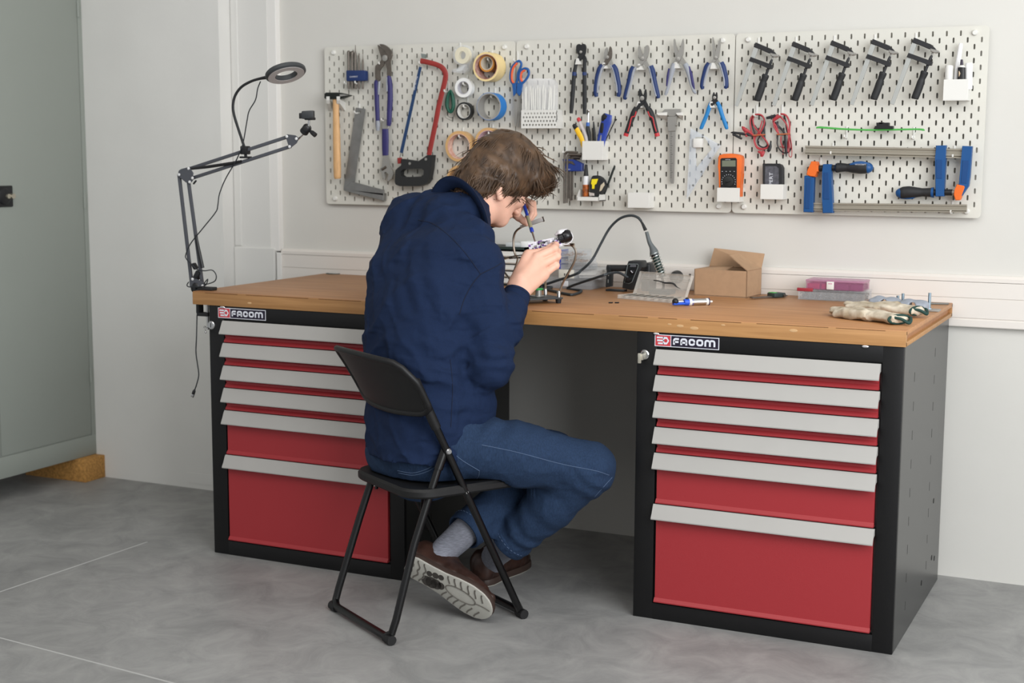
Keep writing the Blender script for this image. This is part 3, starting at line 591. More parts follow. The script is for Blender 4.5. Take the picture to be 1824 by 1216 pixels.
# armpit crease between sleeve and back, hem cut
S.cone(D(826,530,3.80),D(834,640,3.795),.010,.016,.022,'sub')
ua=nrm(Rel-Rsh); fa_=nrm(Rwr-Rel)
def wr_(P):
    def rdg(sx,sy,sz,k): 
        Q=np.stack([P@nrm(R0*.8+UP*.6),P@nrm(UP*.8-R0*.6),P@NF],-1)+.03*np.stack([vnoise(P,(8,8,8),k+50),vnoise(P,(8,8,8),k+51),vnoise(P,(8,8,8),k+52)],-1)
        return (1-np.abs(vnoise(Q,(sx,sy,sz),k)))**3
    d=.004*vnoise(P,(7,7,9),1)-.0078*(rdg(5,15,9,41)-.35)-.0050*(rdg(20,8,13,43)-.35)-.0020*(rdg(36,40,40,47)-.35)
    q=P-Rel; t=q@ua; g=np.exp(-(t/.075)**2)*np.exp(-(np.linalg.norm(q-np.outer(t,ua),axis=1)/.10)**2); d+=g*.0042*np.sin(t*150+2.6*vnoise(P,(16,16,16),3))
    q=P-(Rel+(Rwr-Rel)*.55); t=q@fa_; g=np.exp(-(t/.07)**2)*np.exp(-(np.linalg.norm(q-np.outer(t,fa_),axis=1)/.07)**2); d+=g*.0032*np.sin(t*170+2.4*vnoise(P,(18,18,18),5))
    # drag folds across the small of the back and from the armpit
    a=(P-D(745,680,3.85)); g=np.exp(-((a@UP)/.13)**2); u=(a@UP)*70+(a@R0)*34+2.2*vnoise(P,(9,9,9),6); d+=g*.0022*np.sin(u)*(np.linalg.norm(P-Rel,axis=1)>.10)
    a=P-D(800,520,3.87); g=np.exp(-(np.linalg.norm(a,axis=1)/.14)**2); u=(a@R0)*110+(a@UP)*62+2*vnoise(P,(10,10,10),7); d+=g*.0034*np.sin(u)
    a=P-D(770,400,4.05); g=np.exp(-(np.linalg.norm(a,axis=1)/.13)**2); d+=g*.0028*np.sin((a@R1)*95+(a@UP)*60+1.5*vnoise(P,(10,10,10),8))
    return d
S.warp(wr_)
# shirt tail: lower at the back, higher at the front
I=np.stack(np.meshgrid(*S.ax,indexing='ij'),-1).reshape(-1,3)
fwd=(I-pel)@FW; zcut=.462+.34*np.clip(fwd+.02,0,.4)-.05*np.clip(-fwd,0,.2)+.006*np.sin(fwd*40)
S.V=np.maximum(S.V,np.minimum((zcut-I[:,2]),.3).reshape(S.V.shape).astype(np.float32)); del I
v,f=S.mesh(); shirt=np_mesh('shirt',v,f,M_shirt,pe)
bvh=None
from mathutils.bvhtree import BVHTree
def tree(v,f): return BVHTree.FromPolygons([tuple(x) for x in v.tolist()],f.tolist())
def onsurf(T,px,py,lift=.0008):
    d=_ray(px,py); h=T.ray_cast(Vector(tuple(CAM)),Vector(tuple(nrm(d))))
    return None if h[0] is None else V(*h[0])+V(*(h[1] if h[1].dot(Vector(tuple(d)))<0 else -h[1]))*lift
def seam(T,pts,r,name,m_,par,dash=False,lift=.0004):
    P=smoothpath([V(*p,0) for p in pts],10); Q=[onsurf(T,p[0],p[1],lift) for p in P]; Q=[q for q in Q if q is not None]
    if len(Q)<2: return
    mb=MB()
    if dash: mb.tube(Q,r*.7,5)
    else: mb.tube(Q,r,6)
    mb.build(name,m_,par)
TS=tree(v,f); M_seam=mat('seam navy',(11,20,42),.9)
seam(TS,[(745,392),(770,398),(800,420),(830,452),(856,488)],.0011,'yoke_seam',M_seam,shirt); seam(TS,[(856,488),(842,505),(828,530),(818,560)],.0013,'sleeve_seam',M_seam,shirt); seam(TS,[(893,468),(884,474),(868,482),(856,488)],.0012,'shoulder_seam',M_seam,shirt)
seam(TS,[(802,640),(806,690),(803,760)],.0009,'side_seam',M_seam,shirt)
# collar: stand plus turned-down leaf around the neck, small button at the back
na=cam(.66,.34,.67); cc=D(827,382,4.055); M1=nrm(cam(.44,-.9,0)-na*np.dot(cam(.44,-.9,0),na)); M2=np.cross(na,M1); M2=M2 if np.dot(M2,CF)<0 else -M2
ring=[]
for a in np.radians(np.linspace(-8,352,73)):
    o=M1*math.cos(a)+M2*math.sin(a); tip=max(0,math.cos(a))**6; ra=.075+.003*math.sin(a*3)
    b=cc+o*ra; ring.append([b-na*.014+o*.006,b+na*.010,b+na*.022-o*.004,b+na*.0255+o*.000,b+na*.022+o*.006,b-na*(.010+.010*tip)+o*.026,b-na*(.027+.018*tip)+o*(.042+.006*tip),b-na*(.0285+.018*tip)+o*.038])
m=MB(); m.rings(ring,False,False,True); col_=m.build('collar',M_shirt,shirt,smooth=60)
m=MB(); m.tube([r_[6] for r_ in ring],.0014,6); m.build('collar_edge',M_seam,shirt)
for (px,py) in ((792,350),):
    d=nrm(_ray(px,py)); 
    co_=min((q for r_ in ring for q in r_[5:7]),key=lambda q:np.linalg.norm(np.cross(q-CAM,d))); MB().lathe(co_-CF*.006,-CF,[(0,.0045),(.002,.0045),(.003,.003)],14).build('button',mat('pearl button',(206,204,206),.3),col_)
# cuff of the right sleeve
d=nrm(Rwr-Rel); u_=nrm(np.cross(d,CF)); w2=np.cross(d,u_); st=Rel+(Rwr-Rel)*.74; m=MB()
m.rings([[st+d*x+(u_*math.cos(a)*r_+w2*math.sin(a)*r_*.95) for a in np.linspace(0,2*math.pi,28,endpoint=False)] for x,r_ in ((0,.0395),(.004,.0435),(.030,.0415),(.062,.0385),(.065,.0375),(.065,.0345),(.05,.032))],True,True); m.build('cuff',M_shirt,shirt,smooth=60)
m=MB(); m.tube([st+d*.057+(u_*math.cos(a)+w2*math.sin(a)*.95)*.0393 for a in np.linspace(0,2*math.pi,30,endpoint=False)],.0008,5,closed=True); m.build('cuff_stitch',M_seam,shirt)
d=nrm(Lwr-Lel); u_=nrm(np.cross(d,UP)); w2=np.cross(d,u_); st=Lel+(Lwr-Lel)*.72; m=MB(); m.rings([[st+d*x+(u_*math.cos(a)+w2*math.sin(a))*r_ for a in np.linspace(0,2*math.pi,24,endpoint=False)] for x,r_ in ((0,.031),(.003,.034),(.05,.031),(.055,.029),(.05,.026))]); m.build('cuff',M_shirt,shirt,smooth=60)
# ---- jeans
lo=np.min([Rhip,Lhip,Rkn,Ran,Lkn,Lan],0)-.16; hi=np.max([Rhip,Lhip,Rkn,Ran,Lkn,Lan],0)+.16
J=Field(axis(lo[0],hi[0],.0055),axis(lo[1],hi[1],.0055),axis(.05,.66,.0055))
Rhem=Ran+(Rkn-Ran)*.19; Lhem=Lan+(Lkn-Lan)*.15
J.ell(D(752,778,3.97),(.16,.13,.11),np.stack([R0,NF,UP],1),.03); J.loft([D(752,815,3.96),D(753,770,3.97),D(760,725,3.98)],[R0]*3,[NF]*3,np.array([.16,.165,.155]),np.array([.122,.125,.112]),.03)
J.chain([Rhip,Rhip+(Rkn-Rhip)*.5,Rkn-(Rkn-Rhip)*.04],[.094,.083,.073],.04); J.chain([Rkn,Rkn+(Rhem-Rkn)*.45,Rhem],[.071,.066,.058],.03)
J.chain([Lhip,Lhip+(Lkn-Lhip)*.5,Lkn],[.092,.080,.068],.04); J.chain([Lkn,Lkn+(Lhem-Lkn)*.5,Lhem],[.066,.062,.054],.03)
J.ell(D(712,806,4.0),(.095,.09,.075),None,.03); J.ell(D(770,812,3.91),(.095,.09,.075),None,.03)
rs,ls=nrm(Rhem-Rkn),nrm(Lhem-Lkn)
for hem,d in ((Rhem,rs),(Lhem,ls)): J.cone(hem+d*.062,hem+d*.2,.09,.09,.001,'sub')
def jw(P):
    d=.003*vnoise(P,(9,9,9),31)-.003*((1-np.abs(vnoise(P,(20,12,24),36)))**3-.35)-.0015*((1-np.abs(vnoise(P,(40,40,40),37)))**3-.35)
    q=P-Rkn; g=np.exp(-(np.linalg.norm(q+rs*-.02,axis=1)/.10)**2); d+=g*.003*np.sin((q@rs)*120+2*vnoise(P,(16,16,16),33))
    q=P-D(868,775,3.87); td=nrm(Rkn-Rhip); g=np.exp(-(np.linalg.norm(q,axis=1)/.10)**2); d+=g*.0045*np.sin((q@td)*95+(q@UP)*-60+1.5*vnoise(P,(14,14,14),34))
    q=P-Rhem; t=q@rs; g=np.exp(-((t+.06)/.09)**2)*(np.linalg.norm(q-np.outer(t,rs),axis=1)<.09); d+=g*.0028*np.sin(t*120+2.5*vnoise(P,(14,14,14),35))
    return d
J.warp(jw); 
J.V=np.maximum(J.V,(J.ax[2]-.575)[None,None,:].repeat(J.V.shape[0],0).repeat(J.V.shape[1],1).astype(np.float32)); sz=(.4085-J.ax[2])[None,None,:]
v,f=J.mesh()
# seat contact: flatten what lies on the seat
loc=np.stack([v@RT,v@FW],1); ins=(loc[:,0]>1.175)&(loc[:,0]<1.55)&(loc[:,1]>-.52)&(loc[:,1]<-.128)&(v[:,2]<.4075)&(v[:,2]>.33)
v[ins,2]=.4075
jeans=np_mesh('jeans',v,f,M_jean,pe); TJ=tree(v,f)
for hem,d,ax0 in ((Rhem,rs,CF),(Lhem,ls,CF)):
    u_=nrm(np.cross(d,ax0)); w2=np.cross(d,u_); rr_=.058 if hem is Rhem else .054; e=hem
    m=MB(); m.rings([[e+d*x+(u_*math.cos(a)+w2*math.sin(a))*r_ for a in np.linspace(0,2*math.pi,26,endpoint=False)] for x,r_ in ((-.03,rr_),(-.026,rr_+.003),(0,rr_+.002),(.004,rr_),(.004,rr_-.004),(-.01,rr_-.008))]); m.build('trouser_hem',M_jean,jeans,smooth=60)
    m=MB(); P=[e-d*.022+(u_*math.cos(a)+w2*math.sin(a))*(rr_+.0034) for a in np.linspace(0,2*math.pi,61)]
    for i in range(0,60,2): m.tube([P[i],P[i+1]],.0008,5)
    m.build('hem_stitch',M_thread,jeans)
seam(TJ,[(708,838),(735,842),(760,835),(775,826)],.0011,'pocket_stitch',M_thread,jeans,True); seam(TJ,[(710,842),(736,846),(762,839),(777,830)],.0011,'pocket_stitch',M_thread,jeans,True)
seam(TJ,[(803,803),(824,820),(854,838)],.0011,'pocket_stitch',M_thread,jeans,True); seam(TJ,[(854,838),(852,848),(845,856)],.0011,'pocket_stitch',M_thread,jeans,True); seam(TJ,[(858,792),(920,805),(1000,826),(1060,838),(1085,846)],.0010,'outseam_stitch',M_thread,jeans,True); seam(TJ,[(1090,850),(1040,905),(990,955),(938,998)],.0009,'outseam_stitch',M_thread,jeans,True)
# ---- socks and shoes
def shoe(name,heel,h,up,Ls,wd,label,tread):
    """heel: back end of the sole; h heel->toe; up: out of the foot"""
    h=nrm(h); up=nrm(up-h*np.dot(up,h)); w_=np.cross(up,h); g=lambda x,y,z: heel+h*x*Ls+w_*y*wd+up*z
    prof=[(0,.40),(.03,.62),(.10,.74),(.25,.72),(.42,.76),(.58,.92),(.72,1.0),(.85,.92),(.94,.68),(.985,.36),(1.0,.1)]
    def outline(k,z,n=30,cv=0): 
        xs=(1-np.cos(np.linspace(0,math.pi,n)))/2; hw=np.interp(xs,[a for a,b in prof],[b for a,b in prof])/2*k
        return [g(.5+(x-.5)*(1-(1-k)*.25),y-.04*math.sin(x*3.1)*cv,z) for x,y in zip(xs,hw)]+[g(.5+(x-.5)*(1-(1-k)*.25),-y-.04*math.sin(x*3.1)*cv,z) for x,y in list(zip(xs,hw))[::-1][1:-1]]
    m=MB().rings([outline(.90,-.001,cv=1),outline(.955,0,cv=1),outline(.985,.003,cv=1)],True,False); m.mi=1; m.rings([outline(.985,.003,cv=1),outline(1,.005,cv=1),outline(1,.017,cv=1),outline(.95,.022,cv=1)],False,True)
    c0=[g(x,0,0) for x in (0,1)]; lo=np.min([g(x,y,z) for x in (0,1) for y in (-.6,.6) for z in (0,.12)],0)-.01; hi=np.max([g(x,y,z) for x in (0,1) for y in (-.6,.6) for z in (0,.12)],0)+.01
    U=Field(axis(lo[0],hi[0],.0035),axis(lo[1],hi[1],.0035),axis(lo[2],hi[2],.0035)); xs=[.10,.22,.36,.5,.64,.78,.9]
    U.loft([g(x,-.02,z) for x,z in zip(xs,(.052,.052,.050,.044,.036,.030,.026))],[w_]*7,[up]*7,np.array([.36,.38,.37,.40,.46,.45,.34])*wd,np.array([.05,.05,.047,.038,.029,.024,.017]),.01,2.6)
    U.cone(g(.12,0,.07),g(.34,0,.085),.034,.030,.02); U.cone(g(.20,0,.085),g(.26,0,.16),.032,.032,.006,'sub')
    I=np.stack(np.meshgrid(*U.ax,indexing='ij'),-1); U.V=np.maximum(U.V,(.019-(I-heel)@up).astype(np.float32)); U.warp(lambda P:.0011*vnoise(P,(60,60,60),11))
    v,f=U.mesh(); sh=np_mesh(name,v,f,M_leather,pe); sh['label']=label
    so=m.build('sole',[M_solem,mat('sole edge',(58,44,38),.6)],sh,smooth=30)
    if tread:
        t_=MB()
        for x in (.07,.14,.21,.48,.55,.62,.70,.78,.86):
            hw=np.interp(x,[a for a,b in prof],[b for a,b in prof])/2*.86
            for s in (1,-1): t_.tube([g(x+.02*math.sin(5*k_),s*hw*k_-.04*math.sin(x*3.1),-.0014) for k_ in np.linspace(.42 if x>.3 else .02,1,6)],.0024,5,flat=.6,up=up)
        t_.tube([g(.64+.17*math.cos(a),.17*math.sin(a)-.04,-.0014) for a in np.linspace(0,2*math.pi,26,endpoint=False)],.0016,5,closed=True)
        t_.tube([g(x,.0+.05*math.sin(x*12)-.03,-.0014) for x in np.linspace(.80,.97,8)],.0015,5)
        o_=t_.build('tread_grooves',M_tread,so); o_['kind']='stuff'
        t_=MB(); 
        for x,y,r_ in ((.27,.16,.017),(.32,.13,.019),(.37,.10,.017),(.42,.07,.012),(.27,-.10,.009),(.335,-.15,.010),(.395,-.19,.009)): t_.lathe(g(x,y-.03,-.0018),up,[(0,r_),(.001,r_)],14)
        o_=t_.build('worn_patch',mat('worn rubber',(58,54,50),.8),so); o_['kind']='stuff'
    l_=MB()
    for x in (.36,.42,.48): l_.tube([g(x,.14,.083-.12*(x-.36)),g(x+.01,0,.094-.15*(x-.36)),g(x,-.14,.083-.12*(x-.36))],.0018,6,smooth=4)
    l_.tube([g(.35,.02,.098),g(.33,.2,.094),g(.36,.3,.075)],.0018,6,smooth=4).tube([g(.35,-.02,.098),g(.38,-.18,.095),g(.34,-.32,.07)],.0018,6,smooth=4); l_.build('laces',M_lace,sh)
    m=MB(); m.tube([g(.06,0,.088),g(.1,.24,.089),g(.2,.30,.088),g(.32,.24,.094),g(.37,0,.1),g(.32,-.24,.094),g(.2,-.30,.088),g(.1,-.24,.089)],.0042,8,closed=True,smooth=4); m.build('padded_collar',M_leather,sh)
    return g
gL=shoe('shoe',heelL,hL,upL,float(np.linalg.norm(hL)),.108,'brown shoe tipped up on its toe, pale worn sole showing',True)
gR=shoe('shoe',heelR,dR,UP,.285,.104,'brown shoe resting flat on the floor behind the tipped one',False)
for g_,an,kn,hem in ((gL,Lan,Lkn,Lhem),(gR,Ran,Rkn,Rhem)):
    b=g_(.20,0,.06); t_=hem+nrm(hem-(an+kn)/2)*-.03; m=MB(); pts=smoothpath([g_(.24,0,.045),b+ (t_-b)*.25,b+(t_-b)*.6,t_],6); m.tube(pts,[.036,.038,.041,.044],18); m.build('sock',M_sock,pe)
# ---- screwdriver in the left hand
A=D(955.6,437.5,4.142); Bq=D(935.5,372,4.236); d=nrm(Bq-A); Lq=float(np.linalg.norm(Bq-A)); t=thing('screwdriver','slim screwdriver with grey and blue handle held in the raised hand','screwdriver',A)
MB().lathe(A,d,[(0,.0004),(.006,.0018),(.012,.0026),(Lq*.33,.0030),(Lq*.37,.0034)],12).build('shaft',M_chrome,t); q=A+d*Lq*.36
MB().lathe(q,d,[(0,.004),(.003,.0058),(Lq*.10,.0058),(Lq*.11,.005)],14).build('blue_collar',mat('driver blue',(36,62,170),.4),t); MB().lathe(q+d*Lq*.10,d,[(0,.0052),(Lq*.1,.0058),(Lq*.3,.0055),(Lq*.33,.005)],14).build('grip',mat('grip khaki',(148,144,118),.5),t); MB().lathe(q+d*Lq*.42,d,[(0,.005),(Lq*.12,.0046),(Lq*.34,.0055),(Lq*.37,.004)],14).build('handle_end',mat('driver blue',(36,62,170),.4),t)
# ================================================================ pegboards
M_peg=mat('pegboard white',(208,206,197),.5)
def zoom(ox,oy,k): return lambda x,y,yy=-.04: atY(ox+x*k,oy+y*k,yy)
z1=zoom(570,40,.29608); z2=zoom(900,50,.28792); z3=zoom(1290,40,.29608)
fa=zoom(600,70,.09868); fb=zoom(710,90,.12330); fc=zoom(780,70,.13158); fd=zoom(1000,180,.15625); fe=zoom(1265,260,.09046); ff=zoom(1425,255,.11103); fg=zoom(1590,240,.12336); fh=zoom(1670,70,.09868); fi=zoom(1300,190,.08223); fj=zoom(1300,60,.11516); fk=zoom(1210,230,.10689)
BZ=1.104; DN=V(0,1,0); UP=V(0,0,1); XX=V(1,0,0)
def pegboard_mesh():
    mb=MB(); W_,H_=.76,.56; t=.005
    pts={}
    def vt(x,z,y): 
        k=(round(x,5),round(z,5),y)
        if k not in pts: pts[k]=mb.bm.verts.new((x,y,z))
        return pts[k]
    F=mb.bm.faces.new
    for i in range(1,38):
        for j in range(1,28):
            cx,cz=.02*i,H_-.02*j; a,b,c_,d=cx-.01,cx+.01,cz-.01,cz+.01
            for y in (-t,0):
                q=[vt(a,c_,y),vt(b,c_,y),vt(b,d,y),vt(a,d,y)]
                if (i+j)%2==0 or (i in (2,36) and j in (1,27)): F(q if y<0 else q[::-1]); continue
                w_,h_=.0028,.0080; o=[(-w_,-h_+.0018),(-.001,-h_),(.001,-h_),(w_,-h_+.0018),(w_,h_-.0018),(.001,h_),(-.001,h_),(-w_,h_-.0018)]
                s=[vt(cx+u,cz+v,y) for u,v in o]
                fs=[(q[0],q[1],s[2],s[1]),(q[1],s[3],s[2]),(q[1],q[2],s[4],s[3]),(q[2],s[5],s[4]),(q[2],q[3],s[6],s[5]),(q[3],s[7],s[6]),(q[3],q[0],s[0],s[7]),(q[0],s[1],s[0])]
                for f in fs: F(f if y<0 else f[::-1])
                if y<0: s0=s
            if (i+j)%2==0 or (i in (2,36) and j in (1,27)): continue
            for k in range(8): F((s0[k],s[k],s[(k+1)%8],s0[(k+1)%8]))
    # rounded rim: square ring out to the board's edge
    inner=[(.01,.01),(.75,.01),(.75,.55),(.01,.55)]; r=.012
    for y in (-t,0):
        def E(x,z): return vt(x,z,y)
        cs=[(r,r,180),(W_-r,r,270),(W_-r,H_-r,0),(r,H_-r,90)]
        arcs=[[E(cx+r*math.cos(math.radians(a0+a)),cz+r*math.sin(math.radians(a0+a))) for a in (0,30,60,90)] for cx,cz,a0 in cs]
        sides=[[E(.01+.02*k,.01) for k in range(38)],[E(.75,.01+.02*k) for k in range(28)],[E(.75-.02*k,.55) for k in range(38)],[E(.01,.55-.02*k) for k in range(28)]]
        for k in range(4):
            cor=sides[k][0]
            for m in range(3): F((cor,arcs[k][m],arcs[k][m+1]))
            F([arcs[k][3],arcs[(k+1)%4][0]]+sides[k][::-1])
        if y<0: fr=[v for a in arcs for v in a]
    bk=[v for a in arcs for v in a]
    for k in range(16): F((fr[k],fr[(k+1)%16],bk[(k+1)%16],bk[k]))
    return mb
pm=None
for n,(bx,lab) in enumerate(((0,'white pegboard nearest the corner, holding the hammer and tape rolls'),(.763,'middle white pegboard holding the row of blue handled pliers'),(1.526,'white pegboard on the right holding the five small clamps'))):
    t=thing('pegboard',lab,'pegboard',(bx,-.0155,BZ),group='white pegboards along the wall')
    if pm is None: 
        mb=pegboard_mesh(); me=bpy.data.meshes.new('pegboard_panel'); bmesh.ops.recalc_face_normals(mb.bm,faces=mb.bm.faces); mb.bm.to_mesh(me); mb.bm.free(); me.materials.append(M_peg); pm=me
    o=bpy.data.objects.new('panel',pm); COL.objects.link(o); o.parent=t; WL[o]=WL[t]
    for i,j in ((2,1),(36,1),(2,27),(36,27)):
        p=V(bx+.02*i,-.0205,BZ+.56-.02*j); MB().lathe(p,(0,-1,0),[(0,.0085),(.006,.008),(.009,.006)],16).build('fixing_knob',M_white,t)
        MB().cyl(p+V(0,.002,0),V(p[0],-.0005,p[2]),.0045,n=10).build('spacer',M_white,t)
# ---------------------------------------------------------------- helpers for hanging tools
def mpp(p): return float(np.dot(p-CAM,CF))/FPX
def poly(f,pts,y,n=0): 
    P=[f(a,b,y) for a,b in pts]; return smoothpath(P,n,True) if n else P
def flat(f,pts,y,t,name,m,par,bev=.0008,n=0,label=None,seg=1):
    return MB().plate(poly(f,pts,y,n),DN,t,bev,seg).build(name,m,par,label=label,smooth=40)
def limb(mb,f,pts,y,k,flatk=.8,n=12,sm=6):
    P=[f(p[0],p[1],y) for p in pts]; R=[p[2]*k/2*mpp(q)*1.08 for p,q in zip(pts,P)]
    return mb.tube(P,R,n,flat=flatk,up=DN,smooth=sm)
K1,K2,K3=.29608,.28792,.29608
HOOK=None
def hook(f,x,y,what,kind='peg',ln=.034):
    """white moulded hook; (x,y) is where its arm leaves the board"""
    global HOOK
    p=f(x,y,-.0205); h=thing('peg_hook','white peg hook '+what,'hook',p,group='white hooks on the pegboards')
    if HOOK is None:
        HOOK=MB()
        HOOK.box(p+V(-.003,-.003,-.004),p+V(.003,0,.034),.001)
        HOOK.tube([p+V(0,-.002,0),p+V(0,-ln+.006,-.001),p+V(0,-ln,.002),p+V(0,-ln-.001,.008)],[.0032,.003,.003,.0028],8)
        o=HOOK.build('hook_body',M_white,h); HOOK=o.data
    else:
        o=bpy.data.objects.new('hook_body',HOOK); COL.objects.link(o); o.parent=h; WL[o]=WL[h]
def wedge(f,x,y,what,w=7):
    """white bracket hook with a sloping nose, opens the pliers' arms"""
    p=f(x,y,-.0205); k=w*mpp(p); h=thing('bracket_hook','white sloping bracket hook '+what,'hook',p,group='white hooks on the pegboards')
    m=MB().rings([[p+V(s*.45*k,0,.5*k),p+V(s*1.0*k,0,-.9*k),p+V(s*.75*k,-.030,-.95*k),p+V(s*.28*k,-.032,.55*k)] for s in (-1,1)]); m.build('hook_body',M_white,h,smooth=0)
M_blue=mat('handle blue',(27,49,98),.5); M_indigo=mat('handle indigo',(46,42,98),.5); M_hgrey=mat('handle grey',(150,154,162),.5); M_dsteel=mat('dark steel',(104,97,90),.42,.6,var=.15,scale=60); M_tool=mat('tool steel',(158,156,151),.36,.5); M_rubber=mat('black rubber',(32,33,35),.6); M_redp=mat('red plastic',(188,50,56),.45); M_orange=mat('orange plastic',(222,104,34),.45); M_yel=mat('yellow plastic',(242,190,40),.45); M_wood2=mat('hammer wood',(212,168,118),.5,var=.12,scale=30,stretch=(6,6,1)); M_clear=mat('clear plastic',(230,232,234),.12,trans=.0,alpha=.16); M_bpl=mat('bright blue plastic',(46,92,168),.45)
# ---------------------------------------------------------------- left board
t=thing('punch_set','blue holder with five grey steel punches and chisels','punch set',fa(345,650,-.045))
hb=MB().plate(poly(fa,[(175,560),(480,558),(515,572),(515,740),(480,752),(175,755),(165,740),(165,575)],-.052),DN,.022,.003,2).build('holder',M_blue,t)
text_mesh(MB(),'EXPERT',fa(235,690,-.0527),XX,UP,.005,.033).build('lettering',M_logow,hb,smooth=0)
for x,top,w,tip in ((213,205,34,44),(275,215,36,60),(335,105,34,14),(400,252,34,22),(470,238,32,10)):
    m=MB(); w*=1.25; tip*=1.25; limb(m,fa,[(x-2 if x<300 else x,top,tip*.6),(x,top+ (30 if tip>40 else 90),tip),(x,top+190,w),(x,545,w),(x,870,w*.9),(x,888,w*.5)],-.042,.09868,1,10,3); m.build('punch',M_dsteel,t)
for x in (228,420): hook(fa,x,800,'under the punch set holder, its '+('first' if x<300 else 'second')+' support')
def two(name,label,cat,f,k,y,jaws,handles,pivot=None,jm=None,par=None):
    P=f(*pivot[:2],y) if pivot else f(*jaws[0][0],y)
    t=thing(name,label,cat,P)
    for i,j in enumerate(jaws): flat(f,j,y-.004-.002*i,.008,'jaw',(jm[i] if isinstance(jm,(list,tuple)) else jm) or M_tool,t,.0012,3)
    if pivot: p=f(pivot[0],pivot[1],y-.0065); MB().lathe(p,(0,-1,0),[(0,pivot[2]*k*mpp(p)),(.0025,pivot[2]*k*mpp(p)),(.0035,pivot[2]*.6*k*mpp(p))],16).build('pivot',M_tool,t)
    for h in handles:
        m=MB(); limb(m,f,h[0],y+(h[3] if len(h)>3 else 0),k,h[4] if len(h)>4 else .8); m.build(h[2],h[1],t)
    return t
t=two('water_pump_pliers','large water pump pliers with worn brown jaws and indigo handles','pliers',fa,.09868,-.046,
 [[(765,95),(800,85),(850,98),(935,155),(985,235),(995,290),(965,350),(962,470),(970,660),(905,665),(900,500),(860,420),(815,340),(840,250),(885,235),(830,170)],[(735,115),(755,112),(890,262),(905,330),(860,390),(845,460),(780,540),(765,600),(775,735),(695,735),(690,500),(715,460),(805,370),(770,240)]],
 [([(938,660,72),(950,760,96),(962,900,92),(962,1100,100),(950,1300,95),(945,1480,90),(935,1560,70)],M_indigo,'handle'),([(735,735,76),(715,800,90),(720,950,88),(722,1100,84),(735,1400,78),(740,1560,80),(738,1640,60)],M_indigo,'handle'),([(905,680,30),(908,760,36),(905,940,30)],M_hgrey,'handle_inlay',-.004),([(765,760,34),(758,900,40),(750,1000,20)],M_hgrey,'handle_inlay',-.004),([(740,1470,70),(742,1560,78),(738,1650,58)],M_hgrey,'handle_tip',-.001)],(870,340,55),M_dsteel)
hook(fa,850,455,'holding the large water pump pliers')
t=thing('hammer','hammer with pale wooden handle and black head hung upright','hammer',z1(100,470,-.06))
m=MB(); P=poly(z1,[(25,428),(36,421),(108,421),(135,427),(176,437),(168,442),(118,460),(70,462),(60,458),(34,462),(25,455)],-.075); m.plate(P,DN,.026,.002,2); m.build('head',mat('black iron',(38,42,40),.5,.5),t)
MB().plate(poly(z1,[(118,432),(140,432),(176,438),(140,442),(118,446)],-.0765),DN,.003,.0005).build('peen',M_tool,t)
m=MB(); limb(m,z1,[(95,455,36),(97,560,38),(100,700,44),(103,850,46),(105,925,44),(106,940,34)],-.062,K1,.75,16); m.build('handle',M_wood2,t)
for x,xb,w_ in ((48,62,'front'),(110,142,'rear')):
    p=z1(xb,520,-.0205); h=thing('tool_bracket','white slanted bracket under the '+w_+' half of the hammer head','bracket',p,group='white brackets under the hammer')
    MB().rings([[z1(x-10,445,-.078),z1(x+10,445,-.078),z1(x+10,468,-.078),z1(x-10,468,-.078)],[z1(x-10,462,-.07),z1(x+10,462,-.07),z1(x+10,488,-.07),z1(x-10,488,-.07)],[z1(xb-10,480,-.0205),z1(xb+10,480,-.0205),z1(xb+10,532,-.0205),z1(xb-10,532,-.0205)]]).build('bracket_arm',M_white,h,smooth=0)
t=thing('steel_square','grey steel try square hung below the punch set','square',z1(240,540,-.03))
M_sq=mat('weathered steel',(136,136,134),.45,.7,var=.12,scale=25)
fl_=MB(); P=poly(z1,[(215,512),(272,520),(205,968),(142,998)],-.034); c=[z1(238+9*math.cos(a),540+10*math.sin(a),-.034) for a in np.linspace(0,2*math.pi,10,endpoint=False)]
fl_.holed(P,[c],DN,.003).build('blade',M_sq,t,smooth=0)
m=MB(); m.plate(poly(z1,[(142,1000),(190,957),(382,1008),(382,1040),(140,1003)],-.046),DN,.008,.0005); m.plate(poly(z1,[(140,1003),(382,1028),(380,1072),(145,1012)],-.046),DN,.022,.0008); m.build('stock',M_sq,t,smooth=0)
hook(z1,238,545,'through the hole of the steel square')
t=thing('adjustable_wrench','adjustable wrench with indigo grip and chrome jaw','wrench',z1(392,620,-.04))
flat(z1,[(376,600),(383,585),(400,585),(410,605),(410,640),(374,640)],-.042,.007,'hang_loop',M_tool,t,.001,2)
m=MB(); limb(m,z1,[(392,640,40),(393,700,44),(393,760,42),(394,800,38)],-.042,K1,.5,14); m.build('grip',M_indigo,t)
flat(z1,[(378,798),(408,798),(416,850),(428,880),(440,910),(432,940),(408,958),(403,940),(414,914),(396,896),(384,902),(392,930),(388,948),(374,935),(366,900),(354,886),(372,868)],-.046,.009,'jaw_head',M_tool,t,.001,0)
m=MB(); p=z1(388,868,-.047); m.cyl(z1(372,885,-.047),z1(398,868,-.047),.0045,n=12); m.build('adjusting_screw',M_dsteel,t)
hook(z1,400,590,'holding the adjustable wrench by its loop')
